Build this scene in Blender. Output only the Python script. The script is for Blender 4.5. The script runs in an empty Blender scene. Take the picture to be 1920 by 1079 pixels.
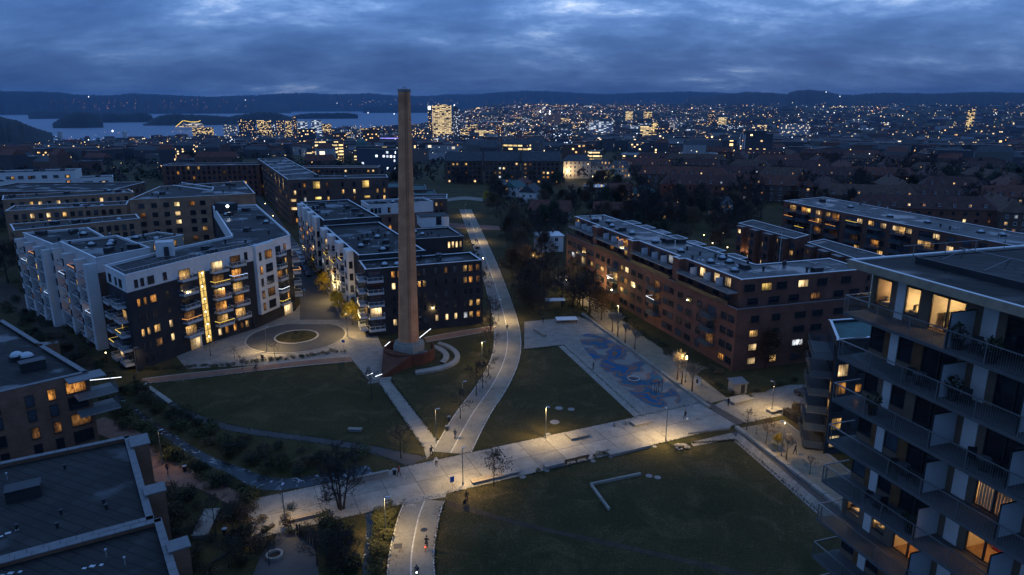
import bpy, bmesh, math, random
from mathutils import Matrix, Vector
R = math.radians
rnd = random.Random(7)
sc = bpy.context.scene
col = sc.collection

# ------------------------------------------------------------------ camera
CAM_H, FPX = 52.0, 1300.0
PITCH = math.atan(345 / 1300)
cam_d = bpy.data.cameras.new('camera')
cam_d.sensor_width = 36.0
cam_d.lens = 36.0 * FPX / 1920
cam_d.clip_start, cam_d.clip_end = 0.5, 60000
cam = bpy.data.objects.new('camera', cam_d)
cam.location = (0, 0, CAM_H)
cam.rotation_euler = (R(90) - PITCH, 0, 0)
col.objects.link(cam)
sc.camera = cam

# ------------------------------------------------------------------ sky, sun, exposure
SUN_EL, SUN_AZ = -2.0, 20.0
w = bpy.data.worlds.new('World')
sc.world = w
w.use_nodes = True
nt = w.node_tree
nt.nodes.clear()
def wn(t, **k):
    n = nt.nodes.new(t)
    for a, b in k.items():
        if a == 'i':
            for kk, vv in b.items(): n.inputs[kk].default_value = vv
        else: setattr(n, a, b)
    return n
def wl(a, b): nt.links.new(a, b)
tc = wn('ShaderNodeTexCoord')
sep = wn('ShaderNodeSeparateXYZ'); wl(tc.outputs['Generated'], sep.inputs[0])
zc = wn('ShaderNodeMath', operation='MAXIMUM', i={1: 0.0}); wl(sep.outputs['Z'], zc.inputs[0])
zz = wn('ShaderNodeMath', operation='ADD', i={1: 0.26}); wl(zc.outputs[0], zz.inputs[0])
du = wn('ShaderNodeMath', operation='DIVIDE'); wl(sep.outputs['X'], du.inputs[0]); wl(zz.outputs[0], du.inputs[1])
dv = wn('ShaderNodeMath', operation='DIVIDE'); wl(sep.outputs['Y'], dv.inputs[0]); wl(zz.outputs[0], dv.inputs[1])
cmb = wn('ShaderNodeCombineXYZ'); wl(du.outputs[0], cmb.inputs[0]); wl(dv.outputs[0], cmb.inputs[1])
n1 = wn('ShaderNodeTexNoise', i={'Scale': 1.9, 'Detail': 11.0, 'Roughness': 0.63, 'Distortion': 0.12})
mp1 = wn('ShaderNodeMapping', i={'Location': (-6.3, 3.8, 0.0), 'Scale': (0.68, 0.92, 1.0)})
wl(cmb.outputs[0], mp1.inputs[0]); wl(mp1.outputs[0], n1.inputs['Vector'])
cr = wn('ShaderNodeValToRGB')
e = cr.color_ramp.elements
e[0].position = 0.33; e[0].color = (0.046, 0.118, 0.330, 1)
e[1].position = 0.71; e[1].color = (0.90, 0.96, 1.0, 1)
for pos, c in ((0.46, (0.072, 0.172, 0.430, 1)), (0.55, (0.112, 0.240, 0.550, 1)), (0.605, (0.190, 0.345, 0.690, 1)), (0.655, (0.42, 0.58, 0.90, 1))):
    q = e.new(pos); q.color = c
wl(n1.outputs['Fac'], cr.inputs[0])
gr = wn('ShaderNodeMapRange', i={'From Min': 0.0, 'From Max': 0.16, 'To Min': 0.42, 'To Max': 1.25}); wl(zc.outputs[0], gr.inputs[0])
cl = wn('ShaderNodeMixRGB', blend_type='MULTIPLY', i={0: 1.0}); wl(cr.outputs[0], cl.inputs[1]); wl(gr.outputs[0], cl.inputs[2])
sky = wn('ShaderNodeTexSky', sky_type='NISHITA', sun_disc=False, sun_elevation=R(SUN_EL), sun_rotation=R(SUN_AZ), altitude=150)
sb = wn('ShaderNodeMixRGB', blend_type='MULTIPLY', i={0: 1.0, 2: (0.012, 0.012, 0.012, 1)}); wl(sky.outputs[0], sb.inputs[1])
ad = wn('ShaderNodeMixRGB', blend_type='ADD', i={0: 1.0}); wl(cl.outputs[0], ad.inputs[1]); wl(sb.outputs[0], ad.inputs[2])
bg = wn('ShaderNodeBackground', i={'Strength': 1.1}); wl(ad.outputs[0], bg.inputs[0])
wo = wn('ShaderNodeOutputWorld'); wl(bg.outputs[0], wo.inputs[0])

sd = bpy.data.lights.new('sun', 'SUN'); sd.energy = 0.03; sd.angle = R(40); sd.color = (1.0, 0.92, 0.84)
so = bpy.data.objects.new('sun', sd); so.rotation_euler = (R(-62), 0, R(-SUN_AZ)); so.location = (0, 0, 120); col.objects.link(so)

vs = sc.view_settings
vs.view_transform = 'Standard'; vs.look = 'None'; vs.exposure = 0.0; vs.gamma = 1.0; vs.use_curve_mapping = False
cy = sc.cycles
cy.max_bounces = 4; cy.diffuse_bounces = 2; cy.glossy_bounces = 2; cy.transmission_bounces = 3; cy.transparent_max_bounces = 8; cy.volume_bounces = 0
cy.caustics_reflective = False; cy.caustics_refractive = False
cy.sample_clamp_indirect = 3.0; cy.sample_clamp_direct = 0.0
cy.use_denoising = True
try: cy.denoiser = 'OPENIMAGEDENOISE'
except Exception: pass

# ------------------------------------------------------------------ survey: photo pixel -> place on a level plane
_s, _c = math.sin(PITCH), math.cos(PITCH)
def ray(x, y):
    u = (x - 960) / FPX; v = (y - 539.5) / FPX
    return (u, _c - v * _s, -(_s + v * _c))
def P(x, y, z=0.0):
    d = ray(x, y); t = (z - CAM_H) / d[2]
    return (d[0] * t, d[1] * t)
def P3(x, y, z=0.0):
    a = P(x, y, z); return (a[0], a[1], z)
def far(x, y, dist):
    d = ray(x, y); h = math.hypot(d[0], d[1])
    return (d[0] / h * dist, d[1] / h * dist, CAM_H + d[2] / h * dist)
def sstep(x, a, b):
    t = min(1, max(0, (x - a) / (b - a))); return t * t * (3 - 2 * t)
def interp(x, tab):
    if x <= tab[0][0]: return tab[0][1]
    for (a, va), (b, vb) in zip(tab, tab[1:]):
        if x <= b: return va + (vb - va) * (x - a) / (b - a)
    return tab[-1][1]
SHORE = [(-1.2, 3300), (-.565, 3466), (-.42, 3600), (-.32, 4500), (-.16, 4750), (-.08, 6500), (-.02, 9500)]
def tz(x, y):
    r = math.hypot(x, y); u = x / max(y, 60.0)
    wr = sstep(u, -.11, -.01)
    rs = interp(u, SHORE)
    zl = interp(r, [(430, 0), (2800, -92), (rs - 60, -96), (rs + 60, -104), (rs + 900, -112)])
    zr = interp(r, [(430, 0), (2600, -70), (4500, -48), (7000, -5), (9500, 40), (12000, 60)])
    return zl * (1 - wr) + zr * wr
def PT(px, py):
    lo, hi = 60.0, 14000.0
    d = ray(px, py); h = math.hypot(d[0], d[1])
    r = lo
    while r < hi:
        x, y = d[0] / h * r, d[1] / h * r
        if CAM_H + d[2] / h * r <= tz(x, y): return (x, y, tz(x, y))
        r *= 1.006
    return (x, y, tz(x, y))

# ------------------------------------------------------------------ mesh helpers
class MB:
    def __init__(s): s.v = []; s.f = []; s.m = []
    def poly(s, pts, mi=0):
        n = len(s.v); s.v += [tuple(p) for p in pts]; s.f.append(tuple(range(n, n + len(pts)))); s.m.append(mi); return s
    def box(s, cx, cy, cz, sx, sy, sz, rz=0.0, mi=0):
        c, q = math.cos(rz), math.sin(rz); n = len(s.v)
        for z in (-.5, .5):
            for x, y in ((-.5, -.5), (.5, -.5), (.5, .5), (-.5, .5)):
                X, Y = x * sx, y * sy
                s.v.append((cx + X * c - Y * q, cy + X * q + Y * c, cz + z * sz))
        for f in ((3, 2, 1, 0), (4, 5, 6, 7), (0, 1, 5, 4), (1, 2, 6, 5), (2, 3, 7, 6), (3, 0, 4, 7)):
            s.f.append(tuple(n + i for i in f)); s.m.append(mi)
        return s
    def prism(s, poly, z0, z1, mi=0, top=None, cap=True, bottom=False):
        k = len(poly); n = len(s.v)
        s.v += [(p[0], p[1], z0) for p in poly] + [(p[0], p[1], z1) for p in poly]
        for i in range(k):
            j = (i + 1) % k
            s.f.append((n + i, n + j, n + k + j, n + k + i)); s.m.append(mi)
        if cap: s.f.append(tuple(range(n + k, n + 2 * k))); s.m.append(mi if top is None else top)
        if bottom: s.f.append(tuple(range(n + k - 1, n - 1, -1))); s.m.append(mi)
        return s
    def tube(s, pts, rad, k=6, mi=0, cap=True):
        pts = [Vector(p) for p in pts]; n0 = len(s.v); up = Vector((0.13, 0.31, 1)).normalized()
        for i, p in enumerate(pts):
            d = (pts[min(i + 1, len(pts) - 1)] - pts[max(i - 1, 0)]).normalized()
            a = d.cross(up)
            if a.length < .02: a = d.cross(Vector((1, 0, 0)))
            a.normalize(); b = d.cross(a)
            r = rad[i] if isinstance(rad, (list, tuple)) else rad
            for j in range(k):
                t = 2 * math.pi * j / k
                s.v.append(tuple(p + a * (r * math.cos(t)) + b * (r * math.sin(t))))
        for i in range(len(pts) - 1):
            for j in range(k):
                q = (j + 1) % k
                s.f.append((n0 + i * k + j, n0 + i * k + q, n0 + (i + 1) * k + q, n0 + (i + 1) * k + j)); s.m.append(mi)
        if cap:
            s.f.append(tuple(n0 + j for j in range(k))[::-1]); s.m.append(mi)
            e = n0 + (len(pts) - 1) * k; s.f.append(tuple(e + j for j in range(k))); s.m.append(mi)
        return s
    def lathe(s, prof, k=24, mi=0, cx=0, cy=0, a0=0.0, a1=None, off=None):
        n0 = len(s.v); full = a1 is None
        a1 = a0 + 2 * math.pi if full else a1
        m = k if full else k + 1
        for i, (r, z) in enumerate(prof):
            ox, oy = off[i] if off else (0, 0)
            for j in range(m):
                t = a0 + (a1 - a0) * j / k
                s.v.append((cx + ox + r * math.cos(t), cy + oy + r * math.sin(t), z))
        for i in range(len(prof) - 1):
            for j in range(k):
                q = (j + 1) % m
                s.f.append((n0 + i * m + j, n0 + i * m + q, n0 + (i + 1) * m + q, n0 + (i + 1) * m + j)); s.m.append(mi)
        return s
    def mesh(s, name, mats, smooth=False):
        me = bpy.data.meshes.new(name); me.from_pydata(s.v, [], s.f)
        for m in (mats if isinstance(mats, (list, tuple)) else [mats]): me.materials.append(M[m] if isinstance(m, str) else m)
        if any(s.m): me.polygons.foreach_set('material_index', s.m)
        if smooth: me.polygons.foreach_set('use_smooth', [True] * len(me.polygons))
        me.update(); return me

def link(name, me, parent=None, mx=None):
    o = bpy.data.objects.new(name, me); col.objects.link(o)
    if parent is not None:
        o.parent = parent
        if parent.get('_w') : o.matrix_parent_inverse = Matrix.Translation(-Vector(parent.location))
    if mx is not None: o.matrix_basis = mx
    return o
def part(name, mb, mats, parent, smooth=False, label=None):
    o = link(name, mb.mesh(name, mats, smooth), parent)
    if label: o['label'] = label
    return o
def tag(o, label, cat, group=None):
    o['label'] = label; o['category'] = cat
    if group: o['group'] = group
    return o
def root(name, label, cat, loc=(0, 0, 0), group=None, world=True):
    o = bpy.data.objects.new(name, None); o.empty_display_size = .5; o.location = loc; col.objects.link(o)
    if world: o['_w'] = 1
    return tag(o, label, cat, group)
def solo(name, mb, mats, label, cat, group=None, smooth=False):
    return tag(link(name, mb.mesh(name, mats, smooth)), label, cat, group)
def struct(name, mb, mats, smooth=False, parent=None):
    o = link(name, mb.mesh(name, mats, smooth), parent)
    if parent is None: o['kind'] = 'structure'
    return o
def stuff(name, mb, mats, label=None, cat=None, smooth=False):
    o = link(name, mb.mesh(name, mats, smooth)); o['kind'] = 'stuff'
    if label: o['label'] = label; o['category'] = cat
    return o
KIDS = {}
def copy_tree(o, parent=None):
    c = o.copy(); col.objects.link(c)
    if parent is not None: c.parent = parent; c.matrix_parent_inverse = o.matrix_parent_inverse.copy()
    if o.name not in KIDS: KIDS[o.name] = list(o.children)
    for ch in KIDS[o.name]: copy_tree(ch, c)
    return c
USED = set()
def put(proto, loc, rz=0.0, scale=1.0, label=None, group=None):
    """the prototype itself the first time, a copy afterwards"""
    o = proto if proto.name not in USED else copy_tree(proto)
    USED.add(proto.name)
    o.location = loc; o.rotation_euler = (0, 0, rz)
    o.scale = scale if isinstance(scale, tuple) else (scale,) * 3
    if label: o['label'] = label
    if group: o['group'] = group
    return o

ONES = ['', 'first', 'second', 'third', 'fourth', 'fifth', 'sixth', 'seventh', 'eighth', 'ninth', 'tenth', 'eleventh', 'twelfth', 'thirteenth', 'fourteenth', 'fifteenth', 'sixteenth', 'seventeenth', 'eighteenth', 'nineteenth']
TENS = {2: 'twent', 3: 'thirt', 4: 'fort', 5: 'fift', 6: 'sixt', 7: 'sevent', 8: 'eight', 9: 'ninet'}
def ordw(n):
    if n < 20: return ONES[n]
    if n >= 100: return 'hundred and ' + ordw(n - 100) if n > 100 else 'hundredth'
    return TENS[n // 10] + ('ieth' if n % 10 == 0 else 'y-' + ONES[n % 10])
def seq_labels(objs, fmt):
    """count a kind from left to right as the photograph shows them"""
    for i, o in enumerate(sorted(objs, key=lambda o: o.location.x / max(o.location.y, 1))): o['label'] = fmt % ordw(i + 1)
# ------------------------------------------------------------------ materials
M = {}
def nodes(name):
    m = bpy.data.materials.new(name); m.use_nodes = True; t = m.node_tree; t.nodes.clear(); M[name] = m
    return m, t
def N(t, ty, **k):
    n = t.nodes.new(ty)
    for a, b in k.items():
        if a == 'i':
            for kk, vv in b.items(): n.inputs[kk].default_value = vv
        else: setattr(n, a, b)
    return n
def rgba(c): return (c[0], c[1], c[2], 1)
def mk(name, c, rough=.85, var=.22, scale=.6, metal=0.0, bump=0.0, c2=None, spec=.3, coord='pos', detail=5, fine=None, alpha=None, rand=0.0, stain=0.0):
    m, t = nodes(name); L = t.links.new
    b = N(t, 'ShaderNodeBsdfPrincipled', i={'Roughness': rough, 'Metallic': metal, 'Specular IOR Level': spec})
    out = N(t, 'ShaderNodeOutputMaterial'); L(b.outputs[0], out.inputs[0])
    if coord == 'pos': v = N(t, 'ShaderNodeNewGeometry').outputs['Position']
    else: v = N(t, 'ShaderNodeTexCoord').outputs['Object']
    nz = N(t, 'ShaderNodeTexNoise', i={'Scale': scale, 'Detail': detail, 'Roughness': .62}); L(v, nz.inputs['Vector'])
    a = tuple(x * (1 - var) for x in c); z = c2 if c2 else tuple(x * (1 + var) for x in c)
    rp = N(t, 'ShaderNodeValToRGB'); el = rp.color_ramp.elements
    el[0].position = .32; el[0].color = rgba(a); el[1].position = .68; el[1].color = rgba(z)
    L(nz.outputs['Fac'], rp.inputs[0]); cur = rp.outputs[0]
    if fine:
        n2 = N(t, 'ShaderNodeTexNoise', i={'Scale': fine[0], 'Detail': 3.0}); L(v, n2.inputs['Vector'])
        mr = N(t, 'ShaderNodeMapRange', i={'From Min': .3, 'From Max': .7, 'To Min': 1 - fine[1], 'To Max': 1 + fine[1]}); L(n2.outputs['Fac'], mr.inputs[0])
        mx = N(t, 'ShaderNodeMixRGB', blend_type='MULTIPLY', i={0: 1.0}); L(cur, mx.inputs[1]); L(mr.outputs[0], mx.inputs[2]); cur = mx.outputs[0]
    if stain:
        n4 = N(t, 'ShaderNodeTexNoise', i={'Scale': .75, 'Detail': 8.0, 'Roughness': .75, 'Distortion': 1.2}); L(v, n4.inputs['Vector'])
        m4 = N(t, 'ShaderNodeMapRange', i={'From Min': .52, 'From Max': .68, 'To Min': 1.0, 'To Max': 1 - stain}); L(n4.outputs['Fac'], m4.inputs[0])
        x4 = N(t, 'ShaderNodeMixRGB', blend_type='MULTIPLY', i={0: 1.0}); L(cur, x4.inputs[1]); L(m4.outputs[0], x4.inputs[2]); cur = x4.outputs[0]
    if rand:
        oi = N(t, 'ShaderNodeObjectInfo'); m5 = N(t, 'ShaderNodeMapRange', i={'To Min': 1 - rand, 'To Max': 1 + rand}); L(oi.outputs['Random'], m5.inputs[0])
        x5 = N(t, 'ShaderNodeMixRGB', blend_type='MULTIPLY', i={0: 1.0}); L(cur, x5.inputs[1]); L(m5.outputs[0], x5.inputs[2]); cur = x5.outputs[0]
    L(cur, b.inputs['Base Color'])
    if bump:
        bp = N(t, 'ShaderNodeBump', i={'Strength': bump, 'Distance': .06})
        n3 = N(t, 'ShaderNodeTexNoise', i={'Scale': scale * 9, 'Detail': 4.0}); L(v, n3.inputs['Vector'])
        L(n3.outputs['Fac'], bp.inputs['Height']); L(bp.outputs[0], b.inputs['Normal'])
    if alpha is not None: b.inputs['Alpha'].default_value = alpha
    return m
def felt(name, c, strip=1.05):
    """bitumen roofing: overlapping strips, stains, damp patches that shine"""
    m, t = nodes(name); L = t.links.new
    b = N(t, 'ShaderNodeBsdfPrincipled', i={'Specular IOR Level': .35}); out = N(t, 'ShaderNodeOutputMaterial'); L(b.outputs[0], out.inputs[0])
    g = N(t, 'ShaderNodeNewGeometry'); mp = N(t, 'ShaderNodeMapping', i={'Rotation': (0, 0, R(24))}); L(g.outputs['Position'], mp.inputs[0])
    bt = N(t, 'ShaderNodeTexBrick', i={'Color1': rgba(c), 'Color2': rgba(tuple(x * 1.4 for x in c)), 'Mortar': rgba(tuple(x * .4 for x in c)), 'Scale': 1.0, 'Mortar Size': .07, 'Brick Width': 7.0, 'Row Height': strip}); L(mp.outputs[0], bt.inputs['Vector'])
    n1_ = N(t, 'ShaderNodeTexNoise', i={'Scale': .22, 'Detail': 6.0, 'Roughness': .65}); L(g.outputs['Position'], n1_.inputs['Vector'])
    mr = N(t, 'ShaderNodeMapRange', i={'From Min': .32, 'From Max': .68, 'To Min': .62, 'To Max': 1.45}); L(n1_.outputs['Fac'], mr.inputs[0])
    mx = N(t, 'ShaderNodeMixRGB', blend_type='MULTIPLY', i={0: 1.0}); L(bt.outputs['Color'], mx.inputs[1]); L(mr.outputs[0], mx.inputs[2]); L(mx.outputs[0], b.inputs['Base Color'])
    n2_ = N(t, 'ShaderNodeTexNoise', i={'Scale': .13, 'Detail': 3.0}); L(g.outputs['Position'], n2_.inputs['Vector'])
    rr_ = N(t, 'ShaderNodeMapRange', i={'From Min': .54, 'From Max': .62, 'To Min': .85, 'To Max': .28}); L(n2_.outputs['Fac'], rr_.inputs[0]); L(rr_.outputs[0], b.inputs['Roughness'])
    return m
def wallcoord(t):
    L = t.links.new
    g = N(t, 'ShaderNodeNewGeometry')
    cx = N(t, 'ShaderNodeVectorMath', operation='CROSS_PRODUCT', i={1: (0, 0, 1)}); L(g.outputs['True Normal'], cx.inputs[0])
    dt = N(t, 'ShaderNodeVectorMath', operation='DOT_PRODUCT'); L(g.outputs['Position'], dt.inputs[0]); L(cx.outputs[0], dt.inputs[1])
    sp = N(t, 'ShaderNodeSeparateXYZ'); L(g.outputs['Position'], sp.inputs[0])
    cb = N(t, 'ShaderNodeCombineXYZ'); L(dt.outputs['Value'], cb.inputs[0]); L(sp.outputs['Z'], cb.inputs[1])
    return g, cb.outputs[0], dt.outputs['Value'], sp.outputs['Z']
def brick(name, c1, c2, mortar, rough=.9, bw=.5, bh=.16):
    m, t = nodes(name); L = t.links.new
    g, v, u, z = wallcoord(t)
    b = N(t, 'ShaderNodeBsdfPrincipled', i={'Roughness': rough, 'Specular IOR Level': .2}); out = N(t, 'ShaderNodeOutputMaterial'); L(b.outputs[0], out.inputs[0])
    bt = N(t, 'ShaderNodeTexBrick', i={'Color1': rgba(c1), 'Color2': rgba(c2), 'Mortar': rgba(mortar), 'Scale': 1.0, 'Mortar Size': .012, 'Brick Width': bw, 'Row Height': bh}); L(v, bt.inputs['Vector'])
    nz = N(t, 'ShaderNodeTexNoise', i={'Scale': .35, 'Detail': 6.0}); L(g.outputs['Position'], nz.inputs['Vector'])
    mr = N(t, 'ShaderNodeMapRange', i={'From Min': .3, 'From Max': .7, 'To Min': .72, 'To Max': 1.2}); L(nz.outputs['Fac'], mr.inputs[0])
    mx = N(t, 'ShaderNodeMixRGB', blend_type='MULTIPLY', i={0: 1.0}); L(bt.outputs['Color'], mx.inputs[1]); L(mr.outputs[0], mx.inputs[2])
    L(mx.outputs[0], b.inputs['Base Color'])
    bp = N(t, 'ShaderNodeBump', i={'Strength': .25, 'Distance': .02}); L(bt.outputs['Fac'], bp.inputs['Height']); L(bp.outputs[0], b.inputs['Normal'])
    return m
def emit(name, c, st, sample='NONE', var=0.0):
    m, t = nodes(name); L = t.links.new
    em = N(t, 'ShaderNodeEmission', i={'Color': rgba(c), 'Strength': st}); out = N(t, 'ShaderNodeOutputMaterial'); L(em.outputs[0], out.inputs[0])
    m.cycles.emission_sampling = sample
    return m
def litwin(name, c, st, contrast=.75, scale=1.6):
    """a lit room behind glass: uneven warm light, curtains and furniture, a little gloss from the pane"""
    m, t = nodes(name); L = t.links.new
    tcn = N(t, 'ShaderNodeTexCoord'); oi = N(t, 'ShaderNodeObjectInfo')
    ofs = N(t, 'ShaderNodeVectorMath', operation='ADD'); sc3 = N(t, 'ShaderNodeVectorMath', operation='SCALE', i={0: (17.3, 9.1, 31.7)})
    L(oi.outputs['Random'], sc3.inputs['Scale']); L(tcn.outputs['Object'], ofs.inputs[0]); L(sc3.outputs[0], ofs.inputs[1])
    mp = N(t, 'ShaderNodeMapping', i={'Scale': (1.7, 1.0, .75)}); L(ofs.outputs[0], mp.inputs[0])
    nz = N(t, 'ShaderNodeTexNoise', i={'Scale': scale, 'Detail': 3.0, 'Roughness': .7}); L(mp.outputs[0], nz.inputs['Vector'])
    rp = N(t, 'ShaderNodeValToRGB'); el = rp.color_ramp.elements
    el[0].position = .36; el[0].color = rgba(tuple(x * (1 - contrast) for x in (c[0], c[1] * .8, c[2] * .7)))
    el[1].position = .60; el[1].color = rgba(c)
    L(nz.outputs['Fac'], rp.inputs[0])
    rr = N(t, 'ShaderNodeMapRange', i={'To Min': .35, 'To Max': 1.6}); L(oi.outputs['Random'], rr.inputs[0])
    # lamp glow painted into the pane's emission, fading away from a random spot
    sg = N(t, 'ShaderNodeSeparateXYZ'); L(tcn.outputs['Generated'], sg.inputs[0])
    def fr(k, lo, hi):
        a_ = N(t, 'ShaderNodeMath', operation='MULTIPLY', i={1: k}); L(oi.outputs['Random'], a_.inputs[0]); f_ = N(t, 'ShaderNodeMath', operation='FRACT'); L(a_.outputs[0], f_.inputs[0])
        m_ = N(t, 'ShaderNodeMapRange', i={'To Min': lo, 'To Max': hi}); L(f_.outputs[0], m_.inputs[0]); return m_.outputs[0]
    dx = N(t, 'ShaderNodeMath', operation='SUBTRACT'); L(sg.outputs[0], dx.inputs[0]); L(fr(71.3, .1, .9), dx.inputs[1])
    dz = N(t, 'ShaderNodeMath', operation='SUBTRACT'); L(sg.outputs[2], dz.inputs[0]); L(fr(137.7, .35, .85), dz.inputs[1])
    px_ = N(t, 'ShaderNodeMath', operation='MULTIPLY'); L(dx.outputs[0], px_.inputs[0]); L(dx.outputs[0], px_.inputs[1])
    pz_ = N(t, 'ShaderNodeMath', operation='MULTIPLY'); L(dz.outputs[0], pz_.inputs[0]); L(dz.outputs[0], pz_.inputs[1])
    ds = N(t, 'ShaderNodeMath', operation='ADD'); L(px_.outputs[0], ds.inputs[0]); L(pz_.outputs[0], ds.inputs[1]); sq = N(t, 'ShaderNodeMath', operation='SQRT'); L(ds.outputs[0], sq.inputs[0])
    bl = N(t, 'ShaderNodeMapRange', i={'From Min': .06, 'From Max': .62, 'To Min': 1.7, 'To Max': .28}); L(sq.outputs[0], bl.inputs[0])
    st0 = N(t, 'ShaderNodeMath', operation='MULTIPLY'); L(rr.outputs[0], st0.inputs[0]); L(bl.outputs[0], st0.inputs[1])
    st_ = N(t, 'ShaderNodeMath', operation='MULTIPLY', i={1: st}); L(st0.outputs[0], st_.inputs[0])
    b = N(t, 'ShaderNodeBsdfPrincipled', i={'Base Color': (.03, .025, .02, 1), 'Roughness': .12, 'Specular IOR Level': .5})
    L(rp.outputs[0], b.inputs['Emission Color']); L(st_.outputs[0], b.inputs['Emission Strength'])
    out = N(t, 'ShaderNodeOutputMaterial'); L(b.outputs[0], out.inputs[0])
    m.cycles.emission_sampling = 'NONE'
    return m
def farwall(name, c, pl, cu, cv, st, warm=(1, .66, .3), mu=(.2, .8), mv=(.25, .8)):
    """wall of a far building: windows too small to tell apart, some of them lit"""
    m, t = nodes(name); L = t.links.new
    g, v, u, z = wallcoord(t)
    dv_ = N(t, 'ShaderNodeVectorMath', operation='DIVIDE', i={1: (cu, cv, 1)}); L(v, dv_.inputs[0])
    fl = N(t, 'ShaderNodeVectorMath', operation='FLOOR'); L(dv_.outputs[0], fl.inputs[0])
    fr = N(t, 'ShaderNodeVectorMath', operation='FRACTION'); L(dv_.outputs[0], fr.inputs[0])
    wn_ = N(t, 'ShaderNodeTexWhiteNoise', noise_dimensions='3D'); L(fl.outputs[0], wn_.inputs['Vector'])
    lt = N(t, 'ShaderNodeMath', operation='LESS_THAN', i={1: pl}); L(wn_.outputs['Value'], lt.inputs[0])
    sp = N(t, 'ShaderNodeSeparateXYZ'); L(fr.outputs[0], sp.inputs[0])
    cur = lt.outputs[0]
    for o_, lo, hi in ((sp.outputs[0], *mu), (sp.outputs[1], *mv)):
        for op, th in (('GREATER_THAN', lo), ('LESS_THAN', hi)):
            q = N(t, 'ShaderNodeMath', operation=op, i={1: th}); L(o_, q.inputs[0])
            mu = N(t, 'ShaderNodeMath', operation='MULTIPLY'); L(cur, mu.inputs[0]); L(q.outputs[0], mu.inputs[1]); cur = mu.outputs[0]
    ng = N(t, 'ShaderNodeSeparateXYZ'); L(g.outputs['True Normal'], ng.inputs[0])
    ab = N(t, 'ShaderNodeMath', operation='ABSOLUTE'); L(ng.outputs[2], ab.inputs[0])
    sd_ = N(t, 'ShaderNodeMath', operation='LESS_THAN', i={1: .3}); L(ab.outputs[0], sd_.inputs[0])
    mu = N(t, 'ShaderNodeMath', operation='MULTIPLY'); L(cur, mu.inputs[0]); L(sd_.outputs[0], mu.inputs[1])
    ms = N(t, 'ShaderNodeMath', operation='MULTIPLY'); L(mu.outputs[0], ms.inputs[0])
    st2 = N(t, 'ShaderNodeMapRange', i={'To Min': st * .3, 'To Max': st * 1.4}); L(wn_.outputs['Color'], st2.inputs[0]); L(st2.outputs[0], ms.inputs[1])
    b = N(t, 'ShaderNodeBsdfPrincipled', i={'Base Color': rgba(c), 'Roughness': .8, 'Emission Color': rgba(warm)}); L(ms.outputs[0], b.inputs['Emission Strength'])
    out = N(t, 'ShaderNodeOutputMaterial'); L(b.outputs[0], out.inputs[0])
    m.cycles.emission_sampling = 'NONE'
    return m

def grassmat(name):
    m, t = nodes(name); L = t.links.new
    b = N(t, 'ShaderNodeBsdfPrincipled', i={'Roughness': .95, 'Specular IOR Level': .15}); out = N(t, 'ShaderNodeOutputMaterial'); L(b.outputs[0], out.inputs[0])
    g = N(t, 'ShaderNodeNewGeometry'); v = g.outputs['Position']
    def nz(s, d, ro=.6, di=0.0):
        n = N(t, 'ShaderNodeTexNoise', i={'Scale': s, 'Detail': d, 'Roughness': ro, 'Distortion': di}); L(v, n.inputs['Vector']); return n.outputs['Fac']
    def ramp(f, p0, c0, p1, c1):
        r_ = N(t, 'ShaderNodeValToRGB'); e_ = r_.color_ramp.elements; e_[0].position = p0; e_[0].color = rgba(c0); e_[1].position = p1; e_[1].color = rgba(c1); L(f, r_.inputs[0]); return r_.outputs[0]
    base = ramp(nz(.06, 6, .7), .36, (.029, .029, .009), .66, (.062, .049, .019))
    worn = ramp(nz(.16, 9, .75, .8), .50, (0, 0, 0), .66, (1, 1, 1))
    mx = N(t, 'ShaderNodeMixRGB', blend_type='MIX', i={2: (.105, .076, .036, 1)}); ml = N(t, 'ShaderNodeMath', operation='MULTIPLY', i={1: .75}); L(worn, ml.inputs[0]); L(ml.outputs[0], mx.inputs[0]); L(base, mx.inputs[1])
    fi = ramp(nz(3.2, 6, .8), .3, (.35, .35, .35), .72, (1.7, 1.7, 1.7))
    m2 = N(t, 'ShaderNodeMixRGB', blend_type='MULTIPLY', i={0: 1.0}); L(mx.outputs[0], m2.inputs[1]); L(fi, m2.inputs[2]); L(m2.outputs[0], b.inputs['Base Color'])
    bp = N(t, 'ShaderNodeBump', i={'Strength': .6, 'Distance': .08}); L(nz(5.0, 4), bp.inputs['Height']); L(bp.outputs[0], b.inputs['Normal'])
grassmat('grass')
mk('lawn', (.028, .040, .014), var=.25, scale=.15, c2=(.050, .052, .022), fine=(6.0, .55), bump=.6)
mk('soil', (.045, .032, .02), var=.4, scale=.5, bump=.6, fine=(5, .4))
mk('litter', (.13, .075, .03), var=.5, scale=3, coord='obj')
mk('concrete', (.27, .245, .205), var=.18, scale=.35, fine=(7, .14), bump=.08, rand=.14, stain=.35)
mk('concrete_dark', (.22, .215, .205), var=.16, scale=.4, fine=(5, .12), bump=.1)
mk('paver', (.215, .195, .165), var=.18, scale=.5, fine=(3.2, .2), bump=.1, rand=.1, stain=.35)
mk('asphalt', (.075, .072, .068), var=.2, scale=.25, fine=(11, .15), bump=.15)
mk('asphalt_cycle', (.175, .165, .145), var=.2, scale=.22, fine=(8, .14), bump=.08, stain=.3)
mk('walk_lane', (.225, .20, .155), var=.2, scale=.25, fine=(7, .14), bump=.08, stain=.3)
mk('brick_paving', (.20, .105, .07), var=.2, scale=.5, fine=(6, .25), bump=.1)
mk('gravel', (.23, .185, .125), var=.18, scale=.6, fine=(9, .2), bump=.2)
mk('kerb', (.33, .31, .27), var=.12, scale=1.0)
mk('joint', (.07, .065, .06), var=.2)
mk('paint_white', (.42, .41, .38), var=.3, scale=1.6)
felt('roof_felt', (.033, .032, .031))
felt('roof_dark', (.021, .0205, .019))
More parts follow.
